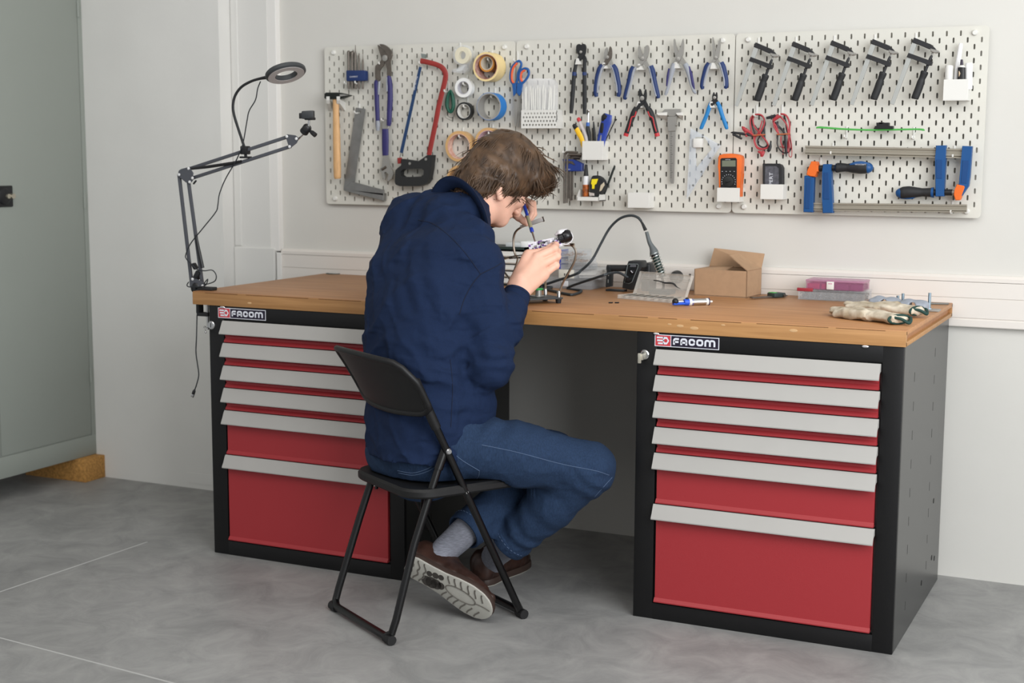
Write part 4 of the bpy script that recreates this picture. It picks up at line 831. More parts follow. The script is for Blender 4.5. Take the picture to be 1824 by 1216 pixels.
# hacksaw
t=thing('hacksaw','hacksaw with red bow frame, blue blade and black grip','saw',z1(655,800,-.04)); y=-.05
M_redf=mat('saw red',(146,46,42),.45,var=.06,scale=40)
P=[fb(*q,y) for q in ((318,150),(400,163),(560,208),(640,262),(678,340),(672,420),(640,560),(583,790))]+[z1(696,600,y),z1(655,798,y)]
R=[70,66,66,74,78,76,74,74,74,74]; m=MB(); m.tube(P,[r*.1233/2*mpp(p)*1.1 for r,p in zip(R,P)],4 and 12,flat=.35,up=DN,smooth=6); m.build('frame',M_redf,t)
flat(fb,[(318,40),(398,55),(385,82),(375,112),(330,105)],y-.006,.012,'wing_nut',mat('galvanised',(150,158,154),.4,.8),t,.001)
MB().plate(poly(z1,[(465,815),(488,812),(486,848),(466,850)],y-.004),DN,.009,.001).build('blade_clamp',M_redf,t)
bl=MB().plate([fb(294,230,y-.002),fb(334,240,y-.002),z1(498,787,y-.002),z1(479,782,y-.002)],DN,.0012).build('blade',mat('blade blue',(28,58,98),.45),t,smooth=0)
q0=fb(237,570,y-.0028); q1=fb(283,372,y-.0028); ax=nrm(q1-q0); text_mesh(MB(),'BIMETAL',q0+np.cross(ax,DN)*.001,ax,-np.cross(ax,DN)*-1 if False else np.cross(DN,ax)*-1,.0075,float(np.linalg.norm(q1-q0))).build('blade_lettering',M_logow,bl,smooth=0)
MB().cyl(fb(310,205,y),fb(318,240,y),.0025,n=8).cyl(z1(488,780,y),z1(480,815,y),.0022,n=8).build('blade_pin',M_tool,t)
out=[(490,820),(545,828),(590,835),(620,815),(645,797),(676,797),(668,880),(655,945),(640,968),(600,985),(480,985),(455,975),(449,960),(453,890),(470,872),(487,860)]
hol=[(500,882),(560,880),(612,880),(624,890),(622,915),(610,926),(560,928),(500,929),(485,918),(485,896)]
MB().holed(poly(z1,out,y-.013),[poly(z1,hol,y-.013)],DN,.026).build('grip',mat('grip black',(36,37,38),.55),t,smooth=0)
for q in ((540,848),(637,822)): p=z1(*q,y-.0135); MB().lathe(p,(0,-1,0),[(0,.005),(.0015,.0045)],14).build('rivet',M_tool,t)
hook(z1,625,250,'under the top arm of the hacksaw')
# tapes
def tape(f,x,y,yf,w,ro,ri,name,label,cat,mo,mi=None,core=.002,hk=None):
    c=f(x,y,yf); t=thing(name,label,cat,c); d=V(0,1,0)
    m=MB().lathe(c,d,[(0,ri+core),(0,ro),(w,ro),(w,ri+core),(0,ri+core)],40,cap=False); m.build('tape_roll',mo,t,smooth=40)
    MB().lathe(c,d,[(-.0006,ri),(-.0006,ri+core),(w+.0006,ri+core),(w+.0006,ri),(-.0006,ri)],40,cap=False).build('core',mi or M_white,t,smooth=40)
    if hk: hook(lambda a,b,yy:V(c[0],-.0205,c[2]+ri-.010),0,0,hk)
    return t
M_mask=mat('masking tape',(234,210,152),.7); M_brown=mat('brown tape',(196,150,90),.4); M_card=mat('cardboard core',(168,128,86),.8); M_cream=mat('cream tape',(236,226,190),.4); M_tan=mat('tan packing tape',(206,164,110),.35)
tape(fc,650,370,-.078,.055,.0485,.040,'masking_tape','wide cream masking tape roll with a brown roll inside it','tape',M_mask,mat('printed core',(150,84,70),.8,var=.4,scale=60,rgb2=(196,170,160)))
tape(fc,662,325,-.062,.036,.0285,.0205,'brown_tape','small brown tape roll hanging inside the wide masking tape','tape',mat('amber tape',(196,132,52),.35),mat('pale core',(206,196,178),.8),hk='holding the masking tape and small brown roll')
tape(fc,345,655,-.052,.021,.033,.0205,'white_tape','white insulating tape roll below the clear tape dispenser','tape',mat('white vinyl',(232,232,230),.4),mat('grey core',(186,184,190),.6),hk='holding the white insulating tape')
tape(fc,350,972,-.052,.02,.0305,.0235,'black_tape','black insulating tape roll beside the green wire','tape',mat('black vinyl',(30,32,32),.4),M_white,.001,hk='holding the black insulating tape')
tape(fc,690,908,-.07,.044,.0462,.0405,'blue_tape','bright blue masking tape roll under the cream one','tape',mat('blue tape',(44,124,200),.6),mat('grey tape core',(150,148,144),.6),.0045,hk='holding the blue masking tape')
tape(z1,835,745,-.055,.03,.0525,.041,'packing_tape','tan packing tape roll with pink printed core left of the head','tape',M_tan,mat('pink core',(196,140,124),.8,var=.3,scale=80,rgb2=(226,196,180)),.002,hk='holding the tan packing tape beside the head')
tape(z1,1010,722,-.060,.035,.05,.039,'packing_tape','tan packing tape roll mostly behind the hair','tape',M_tan,mat('mauve core',(190,160,168),.7),.002,hk='holding the packing tape behind the hair')
tape(z1,838,946,-.055,.03,.05,.040,'packing_tape','tan packing tape roll just above the shirt collar','tape',M_tan,M_card,.002,hk='holding the packing tape above the collar')
c=fc(325,215,-.06); t=thing('tape_dispenser','clear plastic dispenser with a cream adhesive tape roll','tape dispenser',c)
MB().lathe(c+V(0,.002,0),DN,[(0,.0135),(0,.0285),(.016,.0285),(.016,.0135),(0,.0135)],32,False).build('tape_roll',M_cream,t)
m=MB(); o=smoothpath([fc(*q,-.06) for q in ((215,150),(270,95),(345,75),(430,105),(470,180),(470,250),(440,330),(400,410),(340,455),(270,455),(185,440),(190,410),(260,385),(300,350),(230,310),(205,230))],4,True); m.plate(o,DN,.0012).plate([q+V(0,.019,0) for q in o],DN,.0012).build('dispenser_case',M_clear,t,smooth=0)
MB().plate(poly(fc,[(255,440),(330,420),(380,345),(350,340),(310,370),(250,410)],-.059),DN,.016,.001).build('dispenser_arm',mat('frosted clear',(236,238,238),.3,alpha=.5),t)
hook(fc,305,180,'through the clear tape dispenser')
t=thing('wire_coil','coil of dark green wire left of the black tape','wire',fc(165,720,-.04)); M_gw=mat('green wire',(22,84,66),.5)
m=MB()
for k in range(9):
    e=RNG.normal(0,1,4); P=[fc(168+(54+14*e[0])*math.cos(a)+6*math.sin(2*a+e[1]),845+(140+9*e[2])*math.sin(a)+5*e[3],-.036-.002*k) for a in np.linspace(0,2*math.pi,20,endpoint=False)]
    m.tube(P,.0034,6,closed=True)
m.build('wire_loop',M_gw,t)
m=MB().tube([fc(*q,-.04) for q in ((100,1000),(100,1050),(150,1085),(195,1095),(225,1010))],.0006,5,smooth=5).tube([fc(*q,-.04) for q in ((120,1010),(160,1055),(205,1050),(232,1000))],.0006,5,smooth=5); m.build('loose_end',mat('dark wire',(50,60,56),.5),t)
hook(fc,150,715,'holding the green wire coil')
# scissors
t=thing('scissors','scissors with blue and orange handles hung points down','scissors',fc(1075,640,-.045)); M_sb=mat('scissor blue',(26,84,150),.45); M_so=mat('scissor orange',(224,96,56),.5)
y=-.045
for i,(lp,w_) in enumerate(((((1100,293),(1055,318),(1005,375),(985,460),(985,540),(1012,598),(1050,610),(1078,540),(1085,460),(1115,390),(1130,330)),34),(((1125,425),(1180,395),(1225,415),(1228,480),(1195,540),(1150,590),(1115,575),(1105,500)),34))):
    P=smoothpath([fc(*q,y-.003*i) for q in lp],4,True); m=MB(); m.tube(P,w_*.13158/2*mpp(P[0]),10,closed=True,flat=.9,up=DN); m.build('handle_loop',M_sb,t)
    C=sum(P)/len(P); Q=[C+(p-C)*.86+V(0,-.0005,0) for p in P if p[0]<C[0]+.002]; 
for q in (((1075,320),(1025,380),(1003,460),(1003,545),(1025,590)),((1180,415),(1135,450),(1122,520),(1140,572))):
    m=MB(); limb(m,fc,[(a,b,30) for a,b in q],y-.0035,.13158,.8,8); m.build('handle_lining',M_so,t)
flat(fc,[(1000,600),(1055,610),(1060,720),(1018,772),(1015,700)],y-.004,.009,'shank',M_sb,t,.001); flat(fc,[(1070,590),(1150,590),(1135,690),(1098,765),(1062,720)],y-.006,.009,'shank',M_sb,t,.001)
flat(fc,[(1022,765),(1060,725),(1092,770),(1080,1000),(1062,1180),(1040,1175)],y,.0022,'blade',M_tool,t,.0003); flat(fc,[(1065,735),(1100,762),(1105,1000),(1098,1190),(1075,1190),(1085,900)],y+.003,.0022,'blade',M_tool,t,.0003)
p=fc(1050,824,y-.003); MB().lathe(p+V(0,.004,0),(0,-1,0),[(0,.0035),(.0045,.0035),(.0055,.002)],12).build('screw',M_dsteel,t)
hook(fc,1082,300,'holding the blue and orange scissors')
# ---------------------------------------------------------------- middle board
def bin_(f,x0,y0,x1,y1,dep,name,label,cat,wall=.002,rad=.002,m=None,holes=None):
    a=f(x0,y1,-.0205-dep); b=f(x1,y0,-.0205-dep); X0,X1=a[0],b[0]; Z0,Z1=(a[2]),(b[2]); Y0=-.0205-dep; Y1=-.0205
    t=thing(name,label,cat,((X0+X1)/2,Y1,Z0)); m=m or M_white
    mb=MB().box((X0,Y0,Z0),(X1,Y1,Z0+wall)).box((X0,Y1-wall,Z0+wall),(X1,Y1,Z1)).box((X0,Y0+wall,Z0+wall),(X0+wall,Y1-wall,Z1)).box((X1-wall,Y0+wall,Z0+wall),(X1,Y1-wall,Z1))
    if not holes: mb.box((X0,Y0,Z0+wall),(X1,Y0+wall,Z1),.0006)
    mb.build('bin_body',m,t,smooth=0)
    if holes:
        nx,nz,r,mg=holes; H=[]; dx=(X1-X0-2*mg)/(nx-.5); dz=(Z1-Z0-2*mg)/nz
        for j in range(nz):
            for i in range(nx):
                cx=X0+mg+dx*(i+.35+.5*(j%2)); cz=Z0+mg+dz*(j+.5); H.append([V(cx+r*math.cos(q),Y0,cz+r*math.sin(q)) for q in np.linspace(0,2*math.pi,8,endpoint=False)])
        MB().holed([V(X0,Y0,Z0+wall),V(X1,Y0,Z0+wall),V(X1,Y0,Z1),V(X0,Y0,Z1)],H,DN,wall).build('perforated_front',m,t,smooth=0)
    return t,X0,X1,Y0,Y1,Z0,Z1
bk=bin_(z2,98,505,318,620,.055,'wall_basket','white basket with a perforated front holding cable ties','basket',holes=(11,4,.0036,.005))
M_film=mat('plastic film',(240,240,242),.15,alpha=.3)
t=thing('cable_tie_bag','clear plastic bag of white cable ties standing in the basket','bag',z2(215,520,-.05))
m=MB()
for k in range(17):
    x=112+k*11.5+RNG.normal(0,2); p=z2(x,612,-.060+.006*RNG.random()); q=z2(x+RNG.normal(0,9),352+RNG.random()*25,-.045+.012*RNG.random()); m.obox((p+q)/2,nrm(np.cross(DN,q-p)),DN,nrm(q-p),(.0042,.0012,np.linalg.norm(q-p)))
m.build('cable_ties',mat('white nylon',(240,238,228),.5),t,smooth=0)['kind']='stuff'
m=MB(); m.rings([[z2(103+dx,y_,yy) for dx,yy in ((0,-.055+.008*s),(60,-.062+.012*s),(130,-.064+.012*s),(200,-.06+.012*s),(222+e,-.054),(200,-.036),(100,-.034),(0,-.04))] for y_,s,e in ((590,0,0),(500,0,0),(420,.3,2),(345,.8,4),(322,1.1,-10),(312,1.3,-40))],False,False); m.build('bag_film',M_film,t)
# pincers and pliers row
t=two('end_pincers','black end cutting pincers with thin blue bands, leftmost of the pliers row','pincers',z2,K2,-.045,
 [[(438,112),(452,98),(470,108),(478,150),(500,188),(497,215),(468,185),(447,160),(440,138)],[(497,112),(488,98),(470,104),(462,150),(444,190),(445,215),(475,188),(492,160),(497,138)]],
 [([(442,195,24),(434,240,22),(426,290,24),(418,400,26),(411,480,26),(408,528,20)],M_rubber,'handle'),([(492,195,24),(491,240,22),(490,290,24),(491,400,26),(491,480,26),(490,532,20)],M_rubber,'handle'),([(428,272,27),(426,294,27)],M_blue,'colour_band',-.0005,.85),([(490,273,27),(490,292,27)],M_blue,'colour_band',-.0005,.85)],(468,148,9),M_rubber)
wedge(z2,470,204,'inside the black pincers')
def blue_pliers(label,jl,jr,hl,hr,pv,dark=None,arms=None):
    t=two('pliers',label,'pliers',z2,K2,-.046,[jl,jr],[([(a,b,w*1.22) for a,b,w in hl],M_blue,'handle'),([(a,b,w*1.22) for a,b,w in hr],M_blue,'handle'),([(a+11,b,w*.5) for a,b,w in hl[:-1]],M_hgrey,'handle_inlay',-.0045),([(a-11,b,w*.5) for a,b,w in hr[:-1]],M_hgrey,'handle_inlay',-.0045)],pv,[M_tool,dark or M_tool])
    wedge(z2,pv[0],pv[1]+50,'inside the '+label.split(',')[0])
blue_pliers('side cutting pliers with blue handles, next to the black pincers',[(614,140),(622,124),(630,122),(634,160),(652,185),(660,215),(672,235),(662,245),(634,215),(612,195),(610,170)],[(644,116),(652,118),(657,140),(656,172),(648,200),(612,240),(600,234),(608,214),(620,190),(636,160)],
 [(602,228,26),(586,255,30),(572,300,27),(563,350,25),(560,400,24),(564,425,18)],[(664,232,26),(680,258,30),(692,310,27),(701,360,25),(703,400,24),(698,424,18)],(632,180,11),M_dsteel)
blue_pliers('combination pliers with blue handles, largest of the pliers row',[(820,120),(830,110),(838,140),(846,165),(868,195),(884,225),(894,245),(880,250),(846,215),(828,190),(822,155)],[(866,112),(882,106),(888,130),(882,165),(870,195),(826,245),(812,240),(826,215),(842,180),(858,160),(862,130)],
 [(796,240,28),(782,270,30),(768,330,26),(752,390,25),(741,430,22),(738,442,14)],[(898,236,28),(910,270,30),(922,330,26),(936,390,25),(945,422,22),(948,434,14)],(848,188,13))
t=two('pliers','sheet metal snips with grey and blue spring handles','pliers',z2,K2,-.046,[[(1040,78),(1048,70),(1058,120),(1082,165),(1112,205),(1120,225),(1100,228),(1066,205),(1046,150)],[(1096,68),(1102,82),(1102,130),(1094,175),(1070,212),(1050,225),(1038,215),(1052,195),(1058,170),(1080,130)]],
 [([(1046,218,30),(1036,250,34),(1024,300,26),(1012,350,20),(998,395,20),(990,415,14)],M_hgrey,'handle'),([(1112,222,30),(1126,250,34),(1140,300,26),(1152,350,20),(1168,390,20),(1180,404,14)],M_hgrey,'handle'),([(1014,250,12),(1006,300,17),(1000,360,12)],M_indigo,'handle_inlay',-.002),([(1136,238,12),(1150,290,19),(1162,350,17),(1170,378,8)],M_indigo,'handle_inlay',-.002)],(1070,192,14),M_tool)
m=MB(); P=[z2(1048+56*u,266+5*math.sin(u*38),-.047) for u in np.linspace(0,1,40)]; m.tube(P,.0008,5); m.build('spring',M_tool,t); wedge(z2,1074,228,'inside the sheet metal snips')
blue_pliers('long nose pliers with blue handles, last of the pliers row',[(1280,66),(1286,64),(1296,120),(1306,170),(1322,205),(1336,222),(1326,232),(1298,208),(1284,165)],[(1326,66),(1331,78),(1324,150),(1314,190),(1290,215),(1268,232),(1260,222),(1284,195),(1296,160),(1308,120)],
 [(1262,218,26),(1246,245,29),(1232,290,26),(1222,330,24),(1218,360,22),(1222,378,14)],[(1334,214,26),(1346,240,29),(1358,285,26),(1366,325,24),(1366,358,22),(1360,374,14)],(1302,182,11))
t=two('wire_stripper','black and red wire cutter hung below the combination pliers','wire cutter',z2,K2,-.046,[[(826,382),(836,380),(844,412),(862,435),(875,470),(890,495),(872,500),(846,465),(830,440)],[(862,382),(870,384),(870,440),(852,468),(822,502),(806,496),(822,470),(838,435),(856,412)]],
 [([(812,492,30),(795,525,36),(775,580,32),(757,630,30),(746,664,28)],M_rubber,'handle'),([(880,492,30),(900,525,36),(918,580,32),(930,630,30),(940,664,28)],M_rubber,'handle'),([(810,515,7),(800,545,7),(782,552,7),(770,600,7),(758,640,7)],M_redp,'handle_stripe',-.0075),([(882,515,7),(895,545,7),(912,556,7),(922,600,7),(934,640,7)],M_redp,'handle_stripe',-.0075),([(750,650,30),(745,668,29)],M_redp,'handle_tip',-.001),([(937,650,30),(941,670,29)],M_redp,'handle_tip',-.001)],(847,434,14),M_rubber)
wedge(z2,847,470,'inside the black and red wire cutter')
t=two('flush_cutter','small flush cutter with light blue handles','cutter',z2,K2,-.046,[[(1286,398),(1292,402),(1294,420),(1308,440),(1322,470),(1308,482),(1290,450),(1278,435)],[(1304,398),(1308,402),(1310,432),(1300,455),(1282,482),(1268,470),(1280,440),(1294,425)]],
 [([(1276,458,22),(1262,490,26),(1245,540,24),(1224,590,24),(1213,618,22),(1212,626,14)],mat('light blue grip',(32,120,182),.45),'handle'),([(1312,458,22),(1326,490,26),(1342,540,24),(1360,590,24),(1369,616,22),(1370,626,14)],mat('light blue grip',(32,120,182),.45),'handle')],(1295,430,10),M_rubber)
wedge(z2,1293,470,'inside the light blue flush cutter')
# vernier caliper
t=thing('vernier_caliper','grey steel vernier caliper hung upright by its jaws','caliper',z2(1030,560,-.04)); y=-.04
MB().plate(poly(z2,[(1010,505),(1058,505),(1044,945),(1040,962),(1024,962),(1018,945)],y),DN,.004,.0004).build('beam',M_tool,t,smooth=0)
m=MB()
for k in range(34): z_=560+11*k; m.box(z2(1022,z_,y-.0006),z2(1022+(14 if k%5==0 else 8),z_+2.5,y+.0004))
m.build('scale_mark',M_rubber,t,smooth=0)
flat(z2,[(968,520),(985,502),(1085,500),(1084,520),(1062,528),(1050,545),(1012,545),(1000,530)],y-.003,.008,'fixed_jaw',M_tool,t,.0006); flat(z2,[(1002,548),(1060,545),(1058,590),(1052,636),(1008,640),(1003,600)],y-.004,.010,'slider',M_tool,t,.0008)
p=z2(1056,600,y-.003); MB().lathe(p,(1,0,0),[(0,.004),(.006,.004)],12).build('lock_screw',M_tool,t)
for xa,xb in ((935,1002),(1055,1100)):
    p=z2((xa+xb)/2,545,-.0205); h=thing('tool_bracket','white bracket under the '+('fixed' if xa<1000 else 'short')+' side of the vernier caliper','bracket',p,group='white brackets under the caliper')
    MB().rings([[z2(xa,525,-.05),z2(xb,520,-.05),z2(xb,540,-.05),z2(xa+10,538,-.05)],[z2(xa+10,530,-.0205),z2(xb,524,-.0205),z2(xb,572,-.0205),z2(xa+30,560,-.0205)]]).build('bracket_arm',M_white,h,smooth=0)
# set square
t=thing('set_square','clear plastic set square with a punched long edge','set square',fk(340,170,-.03)); M_sqr=mat('clear acrylic',(214,222,232),.08,alpha=.32)
MB().holed(poly(fk,[(188,-20),(690,268),(120,1172)],-.036),[poly(fk,[(262,130),(420,130),(540,330),(285,640)],-.036)],DN,.0025).build('plate',M_sqr,t,smooth=0)
m=MB()
for q in ((393,98),(651,258),(512,482),(370,708),(230,935)): p=fk(*q,-.0365); m.lathe(p,DN,[(0,.0034),(.0004,.0034)],12)
m.build('punched_hole',mat('hole grey',(110,112,112),.6),t,smooth=0)
m=MB()
for k in range(46):
    u=k/45; a=fk(665-525*u,315+815*u,-.0364); d=nrm(fk(120,1172,-.0364)-fk(690,268,-.0364)); n=np.cross(DN,d); L_=.007 if k%5==0 else .004
    m.face([a,a+d*.0004,a+d*.0004+n*L_,a+n*L_])
m.build('scale_mark',mat('scale grey',(90,92,96),.6),t,smooth=0)
p=fk(340,230,-.0205); h=thing('bracket_hook','white square bracket hook through the clear set square','hook',p,group='white hooks on the pegboards'); MB().box(p+V(-.0145,-.024,-.0145),p+V(.0145,0,.0145),.002).build('hook_body',M_white,h)
# cup with hand tools
cup=bin_(fd,235,455,470,670,.05,'tool_cup','white cup on the middle board full of small hand tools','cup')
def stick(f,k,name,label,cat,segs,y,group=None,dz=0):
    t=None
    for pn,pts,m,fl in segs:
        if t is None: t=thing(name,label,cat,f(pts[-1][0],pts[-1][1],y),group)
        mb=MB(); limb(mb,f,pts,y,k,fl,10,4); mb.build(pn,m,t)
    return t
kd=.15625
stick(fd,kd,'utility_knife','yellow cutter knife with black end leaning in the cup','knife',[('body',[(165,305,52),(200,370,58),(230,430,52),(252,520,48)],M_yel,.35),('end_cap',[(133,268,30),(150,285,48),(170,312,54)],M_black,.36)],-.056)
stick(fd,kd,'voltage_tester','clear tester screwdriver with a red cap in the cup','screwdriver',[('body',[(208,232,30),(240,310,36),(275,390,40),(300,520,34)],mat('clear handle',(214,206,208),.15,alpha=.55),1),('cap',[(188,192,30),(195,205,44),(208,232,42)],M_redp,1)],-.05)
stick(fd,kd,'socket_driver','chrome shafted driver with black and blue handle in the cup','screwdriver',[('handle',[(302,285,40),(300,310,44),(308,360,50),(318,420,36),(318,540,30)],M_rubber,1),('collar',[(302,243,38),(302,285,42)],M_bpl,1),('shaft',[(311,95,20),(311,110,28),(308,135,16),(303,243,18)],M_chrome,1)],-.046)
stick(fd,kd,'pen','thin black pen standing in the cup','pen',[('barrel',[(366,235,14),(372,330,28),(380,450,28),(384,560,24)],M_rubber,1)],-.046)
stick(fd,kd,'pencil','short dark pencil standing in the cup','pencil',[('barrel',[(352,305,8),(356,360,14),(360,560,16)],M_dsteel,1)],-.038)
stick(fd,kd,'snap_off_knife','big blue snap off cutter with black slider in the cup','knife',[('body',[(535,150,90),(515,220,118),(480,340,104),(455,450,96),(435,560,90)],mat('cutter blue',(38,62,150),.4),.3),('grip_pad',[(515,160,70),(495,190,84),(480,230,60)],M_black,.5),('slider',[(478,250,50),(470,300,58),(462,365,50)],M_black,.75),('blade_slot',[(462,360,30),(448,460,36)],M_tool,.95)],-.056)
stick(fd,kd,'scriber','dark scriber stick with a square tip leaning in the cup','scriber',[('rod',[(612,222,12),(505,445,12),(450,560,12)],M_rubber,1),('tip',[(622,202,30),(612,222,24)],M_rubber,1)],-.04)
# hex keys
t=thing('hex_key_set','blue holder with a bunch of long hex keys','hex key set',fd(70,640,-.05)); y=-.05
MB().plate(poly(fd,[(10,660),(140,668),(232,712),(232,800),(40,800)],y-.006),DN,.022,.002).build('holder',mat('holder blue',(30,54,128),.45),t)
text_mesh(MB(),'EXPERT',fd(48,785,y-.0068),XX,UP,.0034,.018).build('lettering',M_logow,t,smooth=0)
for k,(x,bt,ty,ex,w) in enumerate(((32,1165,582,185,26),(62,1160,608,232,24),(84,1110,625,222,20),(100,1135,640,215,20),(118,1130,655,210,18),(128,1080,672,150,14))):
    m=MB(); limb(m,fd,[(x,bt,w),(x+3,800,w),(x+6,ty+60,w),(x+14,ty+15,w),(x+45,ty,w),(ex,ty+4,w)],y-.004+.004*k-.006*(k%2),kd,1,8,5); m.build('hex_key',M_dsteel,t)
m=MB(); 
for k in range(4): limb(m,fd,[(40+18*k,735-8*k,10),(46+18*k,700,10),(60+18*k,685+8*k,10),(130+8*k,690+12*k,10)],y-.0075,kd,1,6,3)
m.build('small_key',M_dsteel,t); hook(fd,62,590,'holding the hex key set')
# open tray
X0,X1=fd(180,1135,-.075)[0],fd(435,1135,-.075)[0]; Z0=fd(300,1135,-.07)[2]; t=thing('shelf_tray','small white open tray with a glue bottle and tape measure','tray',((X0+X1)/2,-.0205,Z0))
m=MB().box((X0,-.078,Z0),(X1,-.0205,Z0+.0022)).box((X0,-.080,Z0),(X1,-.078,Z0+.0125),.0005).box((X0,-.0225,Z0),(X1,-.0205,Z0+.02))
for x in (X0,X1-.002): m.plate([V(x,-.0205,Z0),V(x,-.08,Z0),V(x,-.08,Z0+.012),V(x,-.055,Z0+.036),V(x,-.0205,Z0+.036)],XX,.002)
m.build('tray_body',M_white,t,smooth=0)
t=thing('glue_bottle','small glue bottle with tall black nozzle in the white tray','bottle',fd(275,1080,-.055)); k=mpp(fd(275,1000,-.055))*kd
a=fd(278,1088,-.055); pr_=[(0,36),(8,38),(135,38)]; m=MB().lathe(a,UP,[(h*k,r*k) for h,r in pr_],20).build('label_sleeve',mat('label black orange',(28,26,26),.5,var=.5,scale=90,rgb2=(214,112,40)),t)
MB().lathe(a+UP*135*k,UP,[(0,37*k),(60*k,36*k),(90*k,30*k),(100*k,24*k)],20).build('bottle_neck',mat('milky',(214,214,216),.4),t); MB().lathe(a+UP*234*k,UP,[(0,29*k),(10*k,27*k),(125*k,15*k),(130*k,12*k)],16).build('nozzle',M_rubber,t)
t=thing('tape_measure','black tape measure with yellow button lying in the tray','tape measure',fd(400,1085,-.06))
flat(fd,[(335,1085),(320,960),(345,860),(400,850),(455,880),(488,940),(480,1000),(440,1070),(420,1085)],-.07,.028,'case',M_rubber,t,.003,3); flat(fd,[(345,890),(415,885),(395,945),(375,955),(372,1000),(345,1000),(352,950),(335,945)],-.0735,.006,'lock_button',mat('bright yellow',(236,214,36),.4),t,.001); flat(fd,[(445,960),(482,925),(488,960),(455,1020),(432,1030)],-.072,.005,'side_label',mat('beige label',(196,184,160),.6),t,.0006); flat(fd,[(312,1040),(370,1050),(372,1080),(318,1080)],-.073,.006,'tape_hook',mat('pale metal',(206,196,190),.4,.3),t,.0006)
stick(fd,kd,'marker_pen','black marker pen leaning out of the white tray','pen',[('barrel',[(608,740,22),(560,870,26),(512,1000,22),(490,1060,20)],mat('pen black',(26,34,32),.4),1)],-.04)
bin_(z2,757,1020,890,1110,.05,'small_bin','empty small white bin at the foot of the middle board','bin')
# ---------------------------------------------------------------- multimeter, drill case
bin_(fe,130,825,575,1095,.048,'multimeter_holder','white holder under the orange multimeter','holder')
y=-.062; t=thing('multimeter','orange multimeter with a grey display standing in a white holder','multimeter',fe(370,830,y))
flat(fe,[(170,1000),(165,500),(152,400),(152,230),(175,180),(250,155),(400,148),(540,165),(600,190),(622,240),(612,520),(590,560),(588,1000)],y,.034,'case',M_orange,t,.003,0,seg=2)
fp=flat(fe,[(200,1000),(200,260),(225,238),(500,232),(526,260),(520,1000)],y-.0012,.004,'front_panel',M_black,t,.0006)
flat(fe,[(232,288),(500,282),(500,404),(232,404)],y-.0022,.002,'display',mat('lcd',(112,118,102),.25),t,0)
p=fe(362,700,y-.001); k=mpp(p)*.09046; MB().lathe(p,(0,-1,0),[(0,108*k),(.003,104*k),(.0045,60*k)],28).build('dial',mat('dial dark',(34,36,36),.4),t); MB().obox(p+V(0,-.006,0),nrm(V(1,0,.35)),DN,nrm(V(-.35,0,1)),(.016,.005,.004),.001).build('dial_pointer',M_black,t)
m=MB(); 
for q in range(13): a=math.radians(-20+220*q/12); c_=p+V(math.cos(a),0,math.sin(a))*138*k+V(0,-.0006,0); m.obox(c_,V(math.cos(a),0,math.sin(a)),DN,V(-math.sin(a),0,math.cos(a)),(.0024,.0003,.0014))
for q in range(4): c_=fe(238+78*q,500,y-.0016); m.obox(c_,XX,DN,UP,(.0036,.0003,.0012))
m.build('dial_marking',M_logow,t,smooth=0); text_mesh(MB(),'METER',fe(300,276,y-.0018),XX,UP,.0024,.0165).build('lettering',M_logow,t,smooth=0)
bin_(fe,985,757,1440,1045,.046,'case_holder','white holder under the black drill bit case','holder')
y=-.058; t=thing('drill_bit_case','black drill bit case with a clear window in a white holder','case',fe(1200,760,y))
flat(fe,[(1030,900),(1030,350),(1045,345),(1330,345),(1390,370),(1425,430),(1425,900)],y,.026,'case',M_rubber,t,.002); flat(fe,[(1075,900),(1080,400),(1100,395),(1300,398),(1345,440),(1350,900)],y-.0012,.003,'window',mat('smoky window',(84,84,90),.15,var=.3,scale=90),t,.0005)
b0=fe(1222,900,y-.0018); text_mesh(MB(),'EXPERT',b0,UP,-XX,.0105,float(fe(1222,520,y)[2]-b0[2])).build('lettering',M_logow,t,smooth=0)
MB().tube([fe(*q,y+.010) for q in ((1425,400),(1442,470),(1442,640))],.0012,6).build('latch_wire',M_rubber,t)
